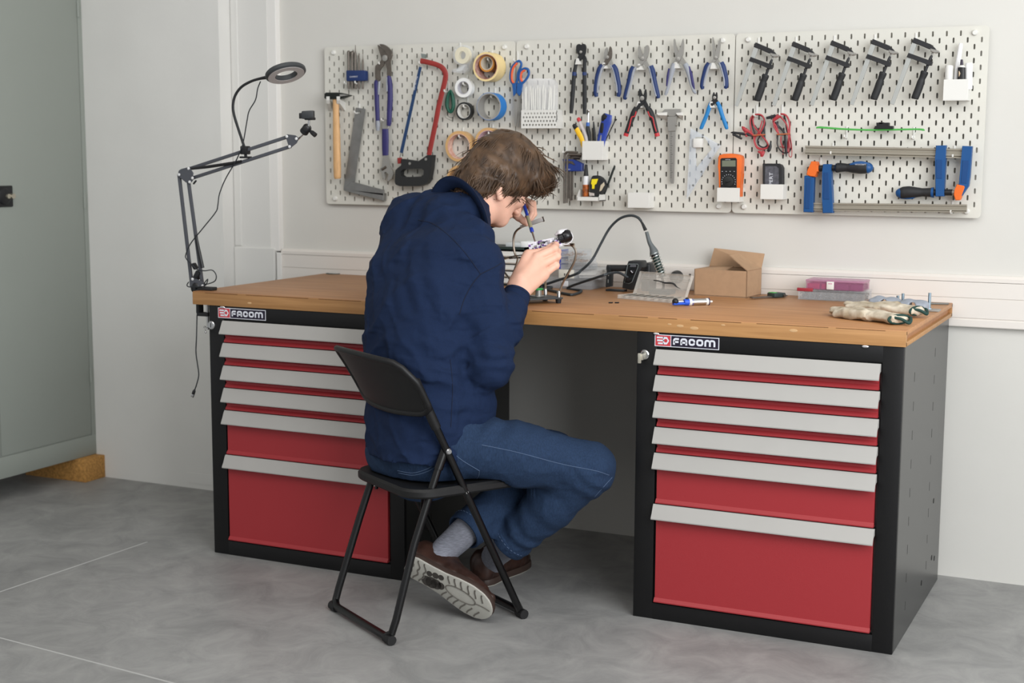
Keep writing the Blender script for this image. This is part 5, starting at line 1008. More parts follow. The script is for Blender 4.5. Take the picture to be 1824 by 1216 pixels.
# ---------------------------------------------------------------- test leads
M_rl=mat('red lead',(166,54,60),.45); M_bl=mat('black lead',(34,34,38),.45); M_band=mat('rubber band',(176,96,60),.6)
def leads(label,x,lines,extra,band,hk):
    t=thing('test_leads',label,'cable',fi(x,180,-.04),group=None)
    for n,(m_,pts,w,y) in enumerate(lines): mb=MB(); mb.tube([fi(*q,y) for q in pts],w*.08223/2*mpp(fi(x,400,y)),8,smooth=6); mb.build('lead',m_,t)
    for nm,m_,pts,y in extra: mb=MB(); limb(mb,fi,pts,y,.08223,.8,10,4); mb.build(nm,m_,t)
    mb=MB(); a,b_,yy=band; mb.tube([fi(a,yy,-.048),fi(b_,yy-15,-.048),fi(b_,yy-15,-.026),fi(a,yy,-.026)],.0022,6,closed=True); mb.build('rubber_band',M_band,t)
    hook(fi,*hk)
leads('coiled red and black test leads with crocodile clips',590,[
 (M_rl,[(470,560),(440,320),(490,200),(590,165),(700,195),(750,330),(680,520),(560,650),(540,760),(600,880),(720,910),(830,860),(800,760),(690,620),(530,420),(500,260),(560,190)],36,-.038),
 (M_bl,[(540,590),(480,400),(480,280),(540,190),(640,180),(740,250),(750,400),(700,560),(600,740),(640,840),(740,880),(810,820),(760,700),(640,560),(540,400)],32,-.034),
 (M_rl,[(520,610),(530,760),(590,890),(700,925),(820,890)],34,-.042),(M_bl,[(740,300),(750,520),(760,700),(820,800)],38,-.03),(M_rl,[(700,300),(640,500),(590,600),(520,640)],26,-.043)],
 [('crocodile_clip',M_bl,[(20,560,14),(70,560,46),(200,575,52),(330,595,56),(400,605,60),(480,640,24)],-.05),('clip_lever',M_bl,[(60,595,40),(150,635,52),(260,695,44)],-.052),('crocodile_clip',M_rl,[(262,425,16),(290,460,70),(340,510,90),(410,540,60),(510,620,50)],-.046),('clip_lever',M_rl,[(330,560,50),(360,620,60),(370,650,40)],-.05),('plug',M_bl,[(880,760,20),(880,850,58),(850,930,78),(820,970,50)],-.046),('plug',M_rl,[(740,960,60),(700,1030,90),(690,1085,50)],-.046),('plug_tip',M_rl,[(700,1000,60),(640,980,60),(610,970,30)],-.047)],(505,760,620),(585,200,'holding the test leads with crocodile clips'))
leads('coiled red and black test leads with probes',1130,[
 (M_rl,[(1060,600),(1000,420),(940,320),(990,210),(1100,160),(1220,190),(1290,340),(1290,540),(1260,800),(1250,980)],40,-.042),
 (M_rl,[(1030,560),(950,380),(1000,230),(1080,210),(1200,340),(1250,460),(1270,640),(1300,900)],34,-.046),(M_bl,[(1040,620),(1030,820),(1110,960),(1230,1005),(1330,900),(1310,720),(1230,500),(1210,300),(1180,190)],30,-.036),
 (M_bl,[(980,340),(1050,420),(1150,520),(1200,640),(1220,850)],46,-.034),(M_rl,[(1110,640),(1110,780),(1170,880),(1260,890),(1280,700)],32,-.044),(M_rl,[(1300,600),(1340,860),(1340,1060),(1310,1090),(1280,1040),(1290,900)],18,-.04),(M_rl,[(1080,860),(1150,900),(1150,1040)],20,-.036)],
 [('probe_plug',M_bl,[(790,245,50),(900,225,66),(990,195,72)],-.05),('probe_plug',M_rl,[(940,300,60),(1020,230,80),(1100,190,70)],-.05),('probe',M_bl,[(1200,640,50),(1210,780,60),(1220,960,56),(1222,1010,36),(1222,1085,16)],-.05),('probe',M_bl,[(1000,330,60),(1020,400,70),(1050,470,50)],-.038)],(1020,1305,600),(1135,190,'holding the test leads with probes'))
# ---------------------------------------------------------------- small F clamps, five copies of one
kj=.11516; y=-.055; p0=fj(390,170,y)
t=thing('screw_clamp','small black F clamp with bright steel bar, first of the row of five','clamp',p0,group='small clamps in a row'); MBK=mat('clamp black',(34,34,37),.5,var=.1,scale=50)
flat(fj,[(395,133),(365,200),(598,302),(712,322),(690,292),(630,232)],y-.007,.015,'fixed_jaw',MBK,t,.0015)
MB().plate(poly(fj,[(372,205),(440,228),(125,1130),(72,1108)],y-.003),DN,.006,.0006).build('bar',mat('zinc bar',(206,208,204),.3,.75),t,smooth=0)
flat(fj,[(318,358),(292,420),(560,516),(600,548),(640,545),(656,488),(610,468)],y-.009,.018,'sliding_arm',MBK,t,.0015)
m=MB(); limb(m,fj,[(655,395,26),(640,430,42),(600,530,40),(556,650,40)],y,kj,1,12,2); m.build('spindle',MBK,t)
m=MB(); limb(m,fj,[(668,335,30),(655,395,24)],y,kj,1,10,1); m.plate(poly(fj,[(622,295),(735,325),(742,350),(690,368),(625,340)],y-.012),DN,.024,.002); m.build('pressure_pad',M_tool,t)
m=MB(); limb(m,fj,[(560,630,88),(552,652,108),(540,690,98),(520,740,88),(505,790,104),(470,900,106),(425,1020,104),(418,1042,84)],y,kj,.95,16,3); m.build('handle',M_rubber,t)
hook(fj,445,235,'holding the first small clamp'); ho=('holding the second small clamp','holding the third small clamp','holding the fourth small clamp','holding the fifth small clamp')
for k,(x,yy) in enumerate(((408,115),(640,108),(885,100),(1133,92))):
    d=z3(x,yy,y)-z3(181,121,y); copy_thing(t,d,'small black F clamp with steel bar, %s of the row of five'%('second','third','middle of the right half','last')[k] if k!=2 else 'small black F clamp with steel bar, fourth of the row of five')
    q=fj(445,235,-.0205)+d; hook(lambda a,b,c_:V(q[0],-.0205,q[2]),0,0,ho[k])
# ---------------------------------------------------------------- cup with glue, green rod, bar clamps
bin_(fh,95,717,560,1105,.05,'glue_cup','white cup at the right end holding glue tubes','cup'); kh=.09868
def tubeitem(name,label,cat,parts,y):
    t=thing(name,label,cat,fh(parts[0][1][-1][0],720,y))
    for pn,pts,m,fl in parts: mb=MB(); limb(mb,fh,pts,y,kh,fl,14,2); mb.build(pn,m,t)
    return t
tubeitem('white_tube','short white tube standing on the left in the glue cup','tube',[('body',[(212,485,120),(210,500,138),(200,900,138)],M_white,1)],-.05)
tubeitem('marker_pen','tall white pen leaning in the glue cup','pen',[('barrel',[(425,72,50),(418,110,72),(370,420,84),(310,900,80)],mat('pen white',(236,236,236),.35),1)],-.04)
tubeitem('glue_tube','black and yellow glue tube with a dark nozzle in the cup','glue tube',[('body',[(432,505,120),(428,760,130),(425,900,130)],M_black,.5),('shoulder',[(440,468,70),(436,505,124)],M_white,.7),('nozzle',[(436,365,40),(436,465,56)],mat('nozzle dark',(46,38,56),.4),1),('stripe',[(478,520,26),(476,760,26)],M_yel,.95),('label_mark',[(390,560,20),(400,620,40),(388,690,20)],mat('kraft label',(200,178,150),.6),2.2)],-.062)
g=tubeitem('white_tube','white tube with a green dot, right in the glue cup','tube',[('body',[(566,445,100),(566,465,122),(560,900,122)],mat('pen white',(236,236,236),.35),1),('green_dot',[(500,672,22),(522,672,16)],mat('green dot',(40,140,70),.5),1)],-.05)
y=-.052; t=thing('green_rod','thin green flexible rod lying across two hooks','rod',z3(880,640,y)); m=MB(); limb(m,z3,[(553,634,8),(580,631,12),(700,640,11),(850,646,10),(1000,645,10),(1150,642,10),(1195,645,12),(1206,650,6)],y,K3,.6,10,5); m.build('rod_body',mat('green acrylic',(74,164,74),.25),t)
t2=thing('rod_slider','black knobbed slider clipped on the green rod','slider',z3(960,630,y)); m=MB()
for a in ((905,622,1015,640),(915,602,990,626),(930,600,955,612)): m.plate(poly(z3,[(a[0],a[1]),(a[2],a[1]),(a[2],a[3]),(a[0],a[3])],y-.008),DN,.02,.001)
m.build('slider_body',M_black,t2)
hook(lambda a,b,c_:z3(738,655,-.0205)-V(0,0,.018),0,0,'under the left part of the green rod'); hook(lambda a,b,c_:z3(1142,660,-.0205)-V(0,0,.018),0,0,'under the right end of the green rod')
M_cb=mat('clamp blue',(18,74,130),.42); M_rail=mat('rail steel',(168,161,147),.32,.55)
def rail(t,A,B,hgt):
    m=MB(); d=hgt/2; prof=[(0,d),(-.012,d),(-.012,d*.62),(-.007,d*.5),(-.007,d*.1),(-.0105,0),(-.0105,-d*.55),(-.007,-d*.65),(-.012,-d*.75),(-.012,-d),(0,-d)]
    m.rings([[P+V(0,q,z_) for q,z_ in prof] for P in (A,B)]); return m.build('rail',M_rail,t,smooth=0)
def handle(t,f,k,pts,caps,y):
    m=MB(); limb(m,f,pts,y,k,1,18,4); h=m.build('handle',M_rubber,t)
    for c_ in caps: mb=MB(); limb(mb,f,c_,y,k,1,18,3); mb.build('handle_cap',M_cb,h)
    return h
# lower clamp
y=-.05; t=thing('bar_clamp','large blue bar clamp along the bottom, jaws at its left end','clamp',ff(430,1020,y))
rail(t,ff(130,1012,-.045),fg(1075,1062,-.045),float(ff(300,950,-.05)[2]-ff(300,1072,-.05)[2]))
flat(ff,[(80,520),(66,530),(68,600),(50,1105),(195,1112),(205,1090),(222,545),(140,525)],y-.016,.026,'fixed_jaw',M_cb,t,.002); flat(ff,[(100,560),(175,560),(150,1050),(75,1050)],y-.0175,.003,'jaw_panel',mat('clamp blue dark',(15,64,118),.42),t,.0006)
flat(ff,[(178,290),(258,292),(262,340),(285,345),(285,455),(255,460),(245,540),(165,532),(100,505),(120,430)],y-.02,.034,'jaw_pad',M_orange,t,.002)
flat(ff,[(362,342),(375,335),(490,335),(497,345),(495,450),(512,800),(525,1120),(360,1122),(352,900),(355,450)],y-.016,.026,'sliding_jaw',M_cb,t,.002); flat(ff,[(382,470),(455,470),(470,900),(375,900)],y-.0175,.003,'jaw_panel',mat('clamp blue dark',(15,64,118),.42),t,.0006)
MB().cyl(ff(285,402,y),ff(600,395,y),.0095,n=14).build('spindle',M_black,t); MB().cyl(ff(262,402,y),ff(322,402,y),.0075,n=14).build('spindle_tip',M_white,t)
h=handle(t,ff,.11103,[(572,392,110),(600,394,146),(680,388,130),(760,392,116),(850,395,150),(960,394,178),(1060,394,172),(1110,395,150)],[[(1085,396,165),(1110,396,158),(1150,400,110),(1172,402,40)],[(566,392,90),(578,392,134)]],y)
m=MB(); limb(m,ff,[(800,345,30),(880,335,70),(980,325,70),(1080,340,60),(1120,370,40)],y-.0085,.11103,.7,10,4); m.build('handle_inlay',M_cb,h)
text_mesh(MB(),'WOLFCRAFT',ff(880,352,y-.0175),XX,UP,.0042,.0335).build('lettering',M_logow,h,smooth=0)
hook(fg,860,1120,'under the lower bar clamp')
# upper clamp
t=thing('bar_clamp','large blue bar clamp hung higher, jaws at its right end','clamp',fg(690,250,y))
rail(t,ff(95,112,-.045),fg(1100,272,-.045),float(ff(300,42,-.05)[2]-ff(300,188,-.05)[2]))
flat(fg,[(622,155),(770,152),(765,340),(742,790),(740,890),(615,892),(612,330)],y-.016,.026,'sliding_jaw',M_cb,t,.002); flat(fg,[(628,362),(715,362),(712,630),(630,630)],y-.0175,.003,'jaw_panel',mat('clamp blue dark',(15,64,118),.42),t,.0006)
flat(fg,[(1005,160),(1146,165),(1115,580),(1095,740),(965,925),(955,930),(1000,740),(955,720),(990,330)],y-.016,.026,'fixed_jaw',M_cb,t,.002); flat(fg,[(1010,370),(1100,372),(1068,700),(985,700)],y-.0175,.003,'jaw_panel',mat('clamp blue dark',(15,64,118),.42),t,.0006)
flat(fg,[(922,715),(1030,738),(1038,760),(968,945),(905,945),(878,865),(895,790)],y-.02,.034,'jaw_pad',M_orange,t,.002)
MB().cyl(fg(585,832,y),fg(860,832,y),.0095,n=14).build('spindle',M_black,t); MB().cyl(fg(850,832,y),fg(890,835,y),.007,n=14).build('spindle_tip',M_tool,t)
handle(t,fg,.12336,[(100,850,130),(160,835,160),(240,828,160),(330,830,140),(430,830,110),(520,832,118),(570,832,128)],[[(45,848,40),(60,846,90),(100,842,135),(125,842,148)],[(560,832,134),(595,832,140)],[(110,905,30),(200,905,48),(290,900,44),(350,880,24)]],y)
for f,x,yy,w in ((ff,530,170,'under the left part of the upper bar clamp'),(fg,890,320,'under the right part of the upper bar clamp'),(ff,330,400,'behind the spindle of the lower bar clamp')): hook(f,x,yy,w)
# ================================================================ things on the workbench
zA=zoom(860,360,.21930); zB=zoom(880,420,.10965); zC=zoom(1070,450,.12610); zD=zoom(1220,430,.12061); zE=zoom(1060,420,.36184); zF=zoom(1460,500,.14254)
def onb(px,py,y): p=atY(px,py,y); return V(p[0],y,ZT)      # stands on the worktop at depth y, below this point of the photo
def wire(name,m,par,pts,r,n=8,sm=8): return MB().tube(pts,r,n,smooth=sm).build(name,m,par)
M_clr=mat('clear storage plastic',(214,217,220),.15,alpha=.22); M_goose=mat('gooseneck steel',(176,164,150),.28,1)
# ---- drawer organiser
x0,x1=.60,atY(940,470,-.13)[0]; zt_=atY(935,440,-.13)[2]; t=thing('drawer_organizer','small parts organizer with white drawers in a black frame, behind the hands','organizer',((x0+x1)/2,-.09,ZT)); y0=-.15
m=MB().box((x0,y0,ZT),(x1,-.03,ZT+.006)).box((x0,y0,zt_-.008),(x1,-.03,zt_)).box((x0,y0,ZT),(x0+.004,-.03,zt_)).box((x1-.004,y0,ZT),(x1,-.03,zt_)).box((x0,-.034,ZT),(x1,-.03,zt_))
xm=atY(887,470,-.14)[0]; m.box((xm-.002,y0,ZT),(xm+.002,-.03,zt_)).build('frame',mat('organizer frame',(38,52,48),.5),t,smooth=0)
rows=5; dz=(zt_-.012-ZT-.006)/rows
for k in range(rows):
    for a,b in ((x0+.006,xm-.004),(xm+.004,x1-.006)):
        z_=ZT+.007+dz*k; MB().box((a,y0-.003,z_),(b,-.036,z_+dz-.004),.001).box((a+.01,y0-.012,z_+dz*.15),(b-.01,y0-.002,z_+dz*.3),.001).build('drawer',M_white,t,smooth=0)
p=atY(905,436,-.12); q=atY(942,428,-.12); t=thing('plastic_box','frosted plastic lid box lying on the drawer organizer','box',((p[0]+q[0])/2,-.12,zt_)); MB().box((p[0],-.14,zt_),(q[0]-.02,-.07,zt_+.014),.002).build('tray',mat('frosted box',(214,220,220),.35,alpha=.75),t); MB().box((q[0]-.021,-.141,zt_),(q[0],-.069,zt_+.019),.002).build('lid',mat('frosted lid',(232,234,234),.35),t)
# ---- clear boxes
def clearbox(name,label,x0,x1,y0,y1,z0,h,fill=None,cols=1,lid=None,m=None,cat='box'):
    t=thing(name,label,cat,((x0+x1)/2,(y0+y1)/2,z0)); w_=.0018; m=m or M_clr
    b=MB().box((x0,y0,z0),(x1,y1,z0+w_)).box((x0,y0,z0+w_),(x1,y0+w_,z0+h*.8)).box((x0,y1-w_,z0+w_),(x1,y1,z0+h*.8)).box((x0,y0+w_,z0+w_),(x0+w_,y1-w_,z0+h*.8)).box((x1-w_,y0+w_,z0+w_),(x1,y1-w_,z0+h*.8))
    for k in range(1,cols): xx=x0+(x1-x0)*k/cols; b.box((xx-w_/2,y0+w_,z0+w_),(xx+w_/2,y1-w_,z0+h*.78))
    b.build('box_body',m,t,smooth=0); MB().box((x0-.0015,y0-.0015,z0+h*.8),(x1+.0015,y1+.0015,z0+h),.0015).build('lid',lid or m,t)
    return t
def jumble(par,x0,x1,y0,y1,z0,z1_,n,m,name='small_parts',L=.009,r=.0011,seed=1):
    rg=np.random.default_rng(seed); b=MB()
    for k in range(n):
        c=V(rg.uniform(x0,x1),rg.uniform(y0,y1),rg.uniform(z0,z1_)); d=nrm(rg.normal(0,1,3)*V(1,1,.5))*L/2*rg.uniform(.6,1); e=np.clip(c+d,[x0,y0,z0],[x1,y1,z1_]); f_=np.clip(c-d,[x0,y0,z0],[x1,y1,z1_])
        if np.linalg.norm(e-f_)>.002: b.cyl(e,f_,r,n=5)
    o=b.build(name,m,par,smooth=0); o['kind']='stuff'; return o
xa,xb=atY(968,500,-.16)[0],atY(1043,500,-.16)[0]; h=.034
t=clearbox('storage_box','large clear flat storage box at the bottom of the stack behind the black cord',xa,xb+.02,-.16,-.035,ZT,h); z=ZT+h
MB().box((atY(1000,500,-.162)[0],-.1625,z-.026),(atY(1012,500,-.162)[0],-.1605,z-.008),.001).build('latch',mat('latch clear',(220,220,222),.3),t)
x2,x3=atY(995,480,-.15)[0],atY(1022,480,-.15)[0]; t=thing('cardboard_tag_box','small white printed box on the large clear storage box','box',((x2+x3)/2,-.11,z)); MB().box((x2,-.15,z),(x3,-.06,z+.028),.001).build('carton',mat('carton white',(222,218,206),.6),t)
m=MB()
for k,(a,b) in enumerate(((.02,.016),(.026,.014),(.033,.017),(.036,.013))): m.box((x2+a,-.1506,z+.008),(x2+a+.003,-.1498,z+b))
m.build('print',M_black,t,smooth=0)
x4,x5=atY(1022,480,-.15)[0],atY(1070,480,-.15)[0]; t=clearbox('swab_box','clear box of white cotton swabs on the right of the stack',x4+.002,x5,-.15,-.05,z,.036); m=MB(); rg=np.random.default_rng(5)
for k in range(36): a=V(x4+.012+rg.random()*.012,-.145+.09*rg.random(),z+.004+.02*rg.random()); m.cyl(a,a+V(.055,0,.002),.0022,n=6)
m.build('cotton_swabs',mat('swab white',(238,234,226),.7),t)['kind']='stuff'
z2_=z+.0285; x6,x7=atY(998,470,-.15)[0],atY(1052,470,-.15)[0]; M_gold=mat('brass parts',(176,130,74),.35,.7)
for k,(w_,lab,hh) in enumerate((( .0,'lower clear parts box above the white printed box',.02),(-.004,'middle clear parts box with brass pieces',.02),(-.022,'small top clear parts box with brass pieces',.024))):
    t=clearbox('storage_box',lab,x6+.001*k,x7+w_-.012,-.148,-.06,z2_+(0 if k==0 else .0365 if k<2 else .057)-( .0 if k==0 else .0165),hh)
    b0=WL[t][2]; jumble(t,x6+.006,x7+w_-.02,-.14,-.07,b0+.003,b0+hh*.6,70,M_gold if k else M_dsteel,seed=k+3)
    MB().box((x6-.004,-.15,b0+.001),(x6-.0006,-.08,b0+hh-.001),.001).build('side_clip',mat('clip blue',(40,60,170),.4),t)
# ---- soldering station
y=-.17; t=thing('soldering_station','black soldering station with a carrying frame and dial','soldering station',onb(1120,512,-.12)); M_st=mat('station black',(36,39,41),.45)
pf=lambda a,b,yy=y: zC(a,b,yy)
zb=lambda P: V(P[0],P[1],max(P[2],ZT+.001))
pts=[zb(pf(*q)) for q in ((300,500),(318,400),(360,200),(385,125),(400,116),(545,118),(562,124),(592,205),(520,350),(450,520),(430,530))]
MB().plate(pts,DN,.055,.003,2).build('housing',M_st,t)
fp=MB().plate([zb(pf(*q,y-.001)) for q in ((335,430),(380,170),(395,158),(520,158),(532,172),(525,215),(440,420),(400,440))],DN,.002,.0005).build('face_plate',mat('face dark',(28,31,33),.35),t)
m=MB(); o=[pf(*q,y-.0016) for q in ((335,425),(380,172),(395,160),(520,160),(530,174),(522,215),(440,415),(398,436))]; m.tube(o,.0007,5,closed=True); m.build('panel_outline',mat('panel line',(150,160,160),.4),fp)
MB().plate([pf(*q,y-.002) for q in ((418,170),(500,170),(496,200),(412,200))],DN,.001).build('display',mat('display grey',(96,98,104),.3),fp,smooth=0)
p=pf(455,265,y-.001); MB().lathe(p,(0,-1,0),[(0,.0085),(.003,.008),(.009,.006),(.0095,.005)],20).build('dial',M_black,t); MB().obox(p+V(0,-.0105,0),nrm(V(.7,0,-.7)),DN,nrm(V(.7,0,.7)),(.009,.002,.002)).build('dial_mark',M_logow,t)
p=pf(415,372,y-.001); MB().lathe(p,(0,-1,0),[(0,.009),(.012,.0075),(.02,.006)],18).build('cable_socket',M_black,t)
fr=[zb(pf(*q,-.15)) for q in ((330,470),(82,478),(90,440),(92,260),(100,205),(340,200))]
m=MB(); m.box((pf(70,470)[0],-.17,ZT),(pf(330,470)[0],-.14,ZT+.006),.001); m.plate([zb(pf(*q,-.165)) for q in ((66,470),(85,250),(92,185),(112,180),(132,200),(135,270),(130,480),(70,490))],DN,.03,.002); m.build('side_frame',M_st,t)
m=MB(); m.tube([pf(95,215,-.152),pf(370,218,-.152)],.0105,14); m.build('carry_handle',M_rubber,t); m=MB()
for (a,b) in ((110,305),(105,400)): m.box(pf(a-5,b+25,-.1665),pf(a+6,b-22,-.1645))
m.build('vent_slot',mat('slot light',(150,152,150),.6),t,smooth=0)
m=MB(); a,b=pf(580,320,-.11),pf(712,148,-.11); m.box((a[0],-.12,ZT),(b[0],-.05,b[2]),.008,seg=3); m.build('transformer_box',M_st,t); MB().box(pf(596,260,-.1225),pf(632,195,-.12),.001).build('bracket_plate',mat('pale bracket',(196,192,182),.5),t)
# ---- iron in its spring holder, one long black cord
y=-.2; q=lambda a,b,yy=y: zA(a,b,yy)
S0=q(1392,415); S1=q(1462,610); t=thing('iron_holder','coiled spring holder holding the hot end of the soldering iron','holder',V(S1[0],y,ZT)); ax_=nrm(S1-S0); L_=np.linalg.norm(S1-S0); u_=nrm(np.cross(ax_,DN)); v_=np.cross(ax_,u_)
m=MB(); N=9*24; m.tube([S0+ax_*L_*i/N+(.0155-.002*i/N)*(math.cos(i/24*2*math.pi)*u_+math.sin(i/24*2*math.pi)*v_) for i in range(N+1)],.0013,6); m.build('spring',mat('spring wire',(206,214,212),.25,.8),t)
MB().lathe(S0,ax_,[(0,.0120),(L_,.0095)],20).build('heat_sleeve',mat('holder green',(30,50,46),.5),t); c=V(S1[0]-.012,y+.03,ZT); MB().box(c-V(.035,.03,0),c+V(.035,.03,.014),.003).tube([c+V(0,0,.012),c+V(.008,-.01,.03),S1-ax_*.03],.004,8,smooth=4).build('holder_base',M_black,t)
t=thing('soldering_iron','soldering iron with grey handle and long black cord standing in the spring holder','soldering iron',S0); P=[q(1312,190),q(1330,240),q(1352,320),q(1372,360),q(1388,395),q(1394,425)]
kA=.2193*mpp(P[0])/2*1.08
wire('handle',mat('iron grey',(92,98,100),.5),t,P[1:],[26*kA,32*kA,40*kA,62*kA,70*kA],16,4); wire('cord_relief',M_rubber,t,[q(1283,150),q(1300,180),q(1322,228)],[14*kA,20*kA,28*kA],10,4); MB().cyl(S0-ax_*.002,S0+ax_*.012,.0125,n=18).build('collar',M_black,t); MB().cyl(S0,S0+ax_*L_*.85,.004,.0015,n=10).build('iron_tip',M_steel,t)
def tb(a,b,h=.0047):   # point of the cord resting on the worktop
    p=atZ(860+a*.2193,360+b*.2193,ZT+h); return V(p[0],min(p[1],-.17),p[2])
cord=[zC(415,372,-.18),q(1110,574,-.20),q(1040,577,-.24),q(960,600,-.28),tb(880,655),tb(800,718),tb(740,748),tb(650,752)+V(0,.03,0),tb(575,712)+V(-.02,.0,.0),tb(515,682),tb(478,690),tb(490,706),tb(560,690),tb(640,650),q(740,590,-.24),q(800,552,-.23),q(860,500,-.23),q(905,440,-.22),q(960,335,-.21),q(1030,212,-.2),q(1110,135,-.2),q(1195,108,-.2),q(1255,122,-.2),q(1288,155,-.2)]
wire('cord',mat('cord black',(44,50,54),.5),t,cord,.0042,8,6)
# ---- open tip case
t=thing('tip_case','open clear case of soldering tips with its lid leaning back','case',onb(1140,538,-.37)); M_case=mat('milky clear',(222,218,210),.25,alpha=.3)
A=atZ(1100,531.5,ZT); B=atZ(1192,540,ZT); ux=nrm(B-A); uy=V(-ux[1],ux[0],0); Lc=float(np.linalg.norm(B-A)); D_=.085; hh=.012
def cp(a,b,c): return A+ux*a+uy*b+UP*c
m=MB(); w_=.0016
def ob(m,a0,a1,b0,b1,c0,c1): m.obox(cp((a0+a1)/2,(b0+b1)/2,(c0+c1)/2),ux,uy,UP,(a1-a0,b1-b0,c1-c0))
ob(m,0,Lc,0,D_,0,w_); ob(m,0,Lc,0,w_,w_,hh); ob(m,0,Lc,D_-w_,D_,w_,hh); ob(m,0,w_,w_,D_-w_,w_,hh); ob(m,Lc-w_,Lc,w_,D_-w_,w_,hh)
for k in range(1,7): ob(m,Lc*k/7-w_/2,Lc*k/7+w_/2,w_,D_-w_,w_,hh*.8)
m.build('tray',M_case,t,smooth=0)
L0=cp(0,D_,hh*.6); e1=ux; e2=nrm(uy*.45+UP*.9); Hl=float((zC(500,268,L0[1]+.035)-L0)[2]/e2[2]); n_=np.cross(e1,e2)
m=MB(); m.plate([L0,L0+e1*Lc*.02+e2*Hl,L0+e1*Lc*1.0+e2*Hl,L0+e1*Lc],-n_,.0016)
for a,b in ((L0,L0+e2*Hl),(L0+e1*Lc,L0+e1*Lc+e2*Hl),(L0+e2*Hl,L0+e1*Lc+e2*Hl),(L0,L0+e1*Lc)): d=b-a; m.obox((a+b)/2-n_*.0-uy*.004,nrm(d),nrm(np.cross(n_,d)),n_,(np.linalg.norm(d),.0018,.012))
for k in (.2,.28): m.obox(L0+e1*Lc/2+e2*Hl*(1-k),e1,e2,n_,(Lc*.9,.0012,.003))
m.build('lid',M_case,t,smooth=0)
for k in range(7):
    a=cp(Lc*(k+.35)/7,.012,.007); b=cp(Lc*(k+.75)/7,.07,.012); tt=thing('soldering_tip','steel soldering tip in the open case, %s from its near left corner'%('first','second','third','fourth','fifth','sixth','seventh')[k],'soldering tip',a,'soldering tips in the clear case')
    MB().tube([a,a+(b-a)*.55,a+(b-a)*.6,b],[.0028,.0028,.0022,.0006],8).build('tip_body',M_steel,tt)
p=[L0+e1*Lc*s+e2*Hl*r_-n_*-.004 for s,r_ in ((.34,.62),(.45,.6),(.56,.55),(.66,.56),(.73,.53),(.8,.42),(.88,.35))]; p=[x_-n_*.008 if np.dot(n_,CF)>0 else x_+n_*.008 for x_ in p]
t=thing('tweezers','black tipped tweezers lying across the lid of the clear case','tweezers',p[0]); MB().tube(p,[.0035,.0035,.005,.0062,.005,.0025,.001],10,flat=.5,smooth=4).build('tweezer_body',M_rubber,t)
# ---- desoldering pump
A=atZ(1199,545,ZT)+UP*.0105; B=atZ(1280,538,ZT); B=V(B[0],A[1]+.075,ZT+.0105); d=nrm(B-A); L_=float(np.linalg.norm(B-A)); t=thing('desoldering_pump','blue and silver desoldering pump lying in front of the clear case','pump',(A+B)/2-UP*.0105)
M_pb=mat('pump blue',(32,84,204),.4); pt=lambda s:A+d*L_*s
MB().lathe(pt(.30),d,[(0,.0085),(.004,.0098),(.028,.0098),(.03,.009)],20).build('blue_collar',M_pb,t); MB().tube([pt(.0)-UP*.004,pt(.34)-UP*.004],[.0085,.0085],12,flat=.5,up=UP).build('blue_cradle',M_pb,t)
MB().cyl(pt(.05)+UP*.002,pt(.34)+UP*.002,.0022,n=10).build('plunger_rod',M_chrome,t); MB().ell(pt(.06)+UP*.003,(.0095,.0095,.0095)).build('plunger_knob',M_black,t); MB().ell(pt(.38)+UP*.010,(.005,.005,.004)).build('release_button',M_black,t)
MB().lathe(pt(.45),d,[(0,.0098),(L_*.48,.0098)],24).build('barrel',M_chrome,t); MB().lathe(pt(.43),d,[(0,.0104),(.008,.0104)],24).lathe(pt(.9),d,[(0,.0104),(.008,.0104)],24).build('white_band',M_white,t); MB().lathe(pt(.965),d,[(0,.0112),(.003,.0112)],24).build('dark_ring',mat('dark purple',(48,36,70),.4),t); MB().lathe(pt(.985),d,[(0,.005),(.004,.0035),(.012,.0028)],14).build('nozzle',M_white,t)
# ---- cardboard box with open flaps
F0=onb(1236,521,-.17); F1=onb(1330,524,-.185); ux=nrm(F1-F0); ux=nrm(V(ux[0],ux[1],0)); uy=V(-ux[1],ux[0],0); Wc=float(np.linalg.norm((F1-F0)[:2])); Dc=.125; Hc=float(zD(180,405,-.17)[2]-ZT); M_kr=mat('kraft cardboard',(170,138,108),.8,var=.05,scale=50); M_in=mat('kraft inner',(176,136,98),.85)
bp=lambda a,b,c: F0+ux*a+uy*b+UP*c
t=thing('cardboard_box','open brown cardboard box with raised flaps','box',bp(Wc/2,Dc/2,0)); th=.003
m=MB(); m.plate([bp(0,0,0),bp(Wc,0,0),bp(Wc,0,Hc),bp(0,0,Hc)],uy,th).plate([bp(Wc,0,0),bp(Wc,Dc,0),bp(Wc,Dc,Hc),bp(Wc,0,Hc)],-ux,th).plate([bp(0,0,0),bp(0,Dc,0),bp(0,Dc,Hc),bp(0,0,Hc)],ux,th).plate([bp(0,Dc,0),bp(Wc,Dc,0),bp(Wc,Dc,Hc),bp(0,Dc,Hc)],-uy,th).plate([bp(0,0,.001),bp(Wc,0,.001),bp(Wc,Dc,.001),bp(0,Dc,.001)],UP,th); m.build('box_body',M_kr,t,smooth=0)
bt=V(0,-.0,0); Z1=zD(455,97,-.035); Z2=zD(1188,182,-.035)
def flap(pts): MB().plate(pts,nrm(np.cross(np.asarray(pts[1])-pts[0],np.asarray(pts[2])-pts[0])),.0028).build('flap',M_kr,t,smooth=0)
tl=V(Z1[0],-.03,Z1[2]); tr_=V(Z2[0],-.03,Z2[2]); flap([bp(.0,Dc-.002,Hc),bp(Wc,Dc-.002,Hc),V(tr_[0],max(bp(Wc,Dc,0)[1],-.04)-.002,tr_[2]),V(tl[0],bp(0,Dc,0)[1]-.002,tl[2])])
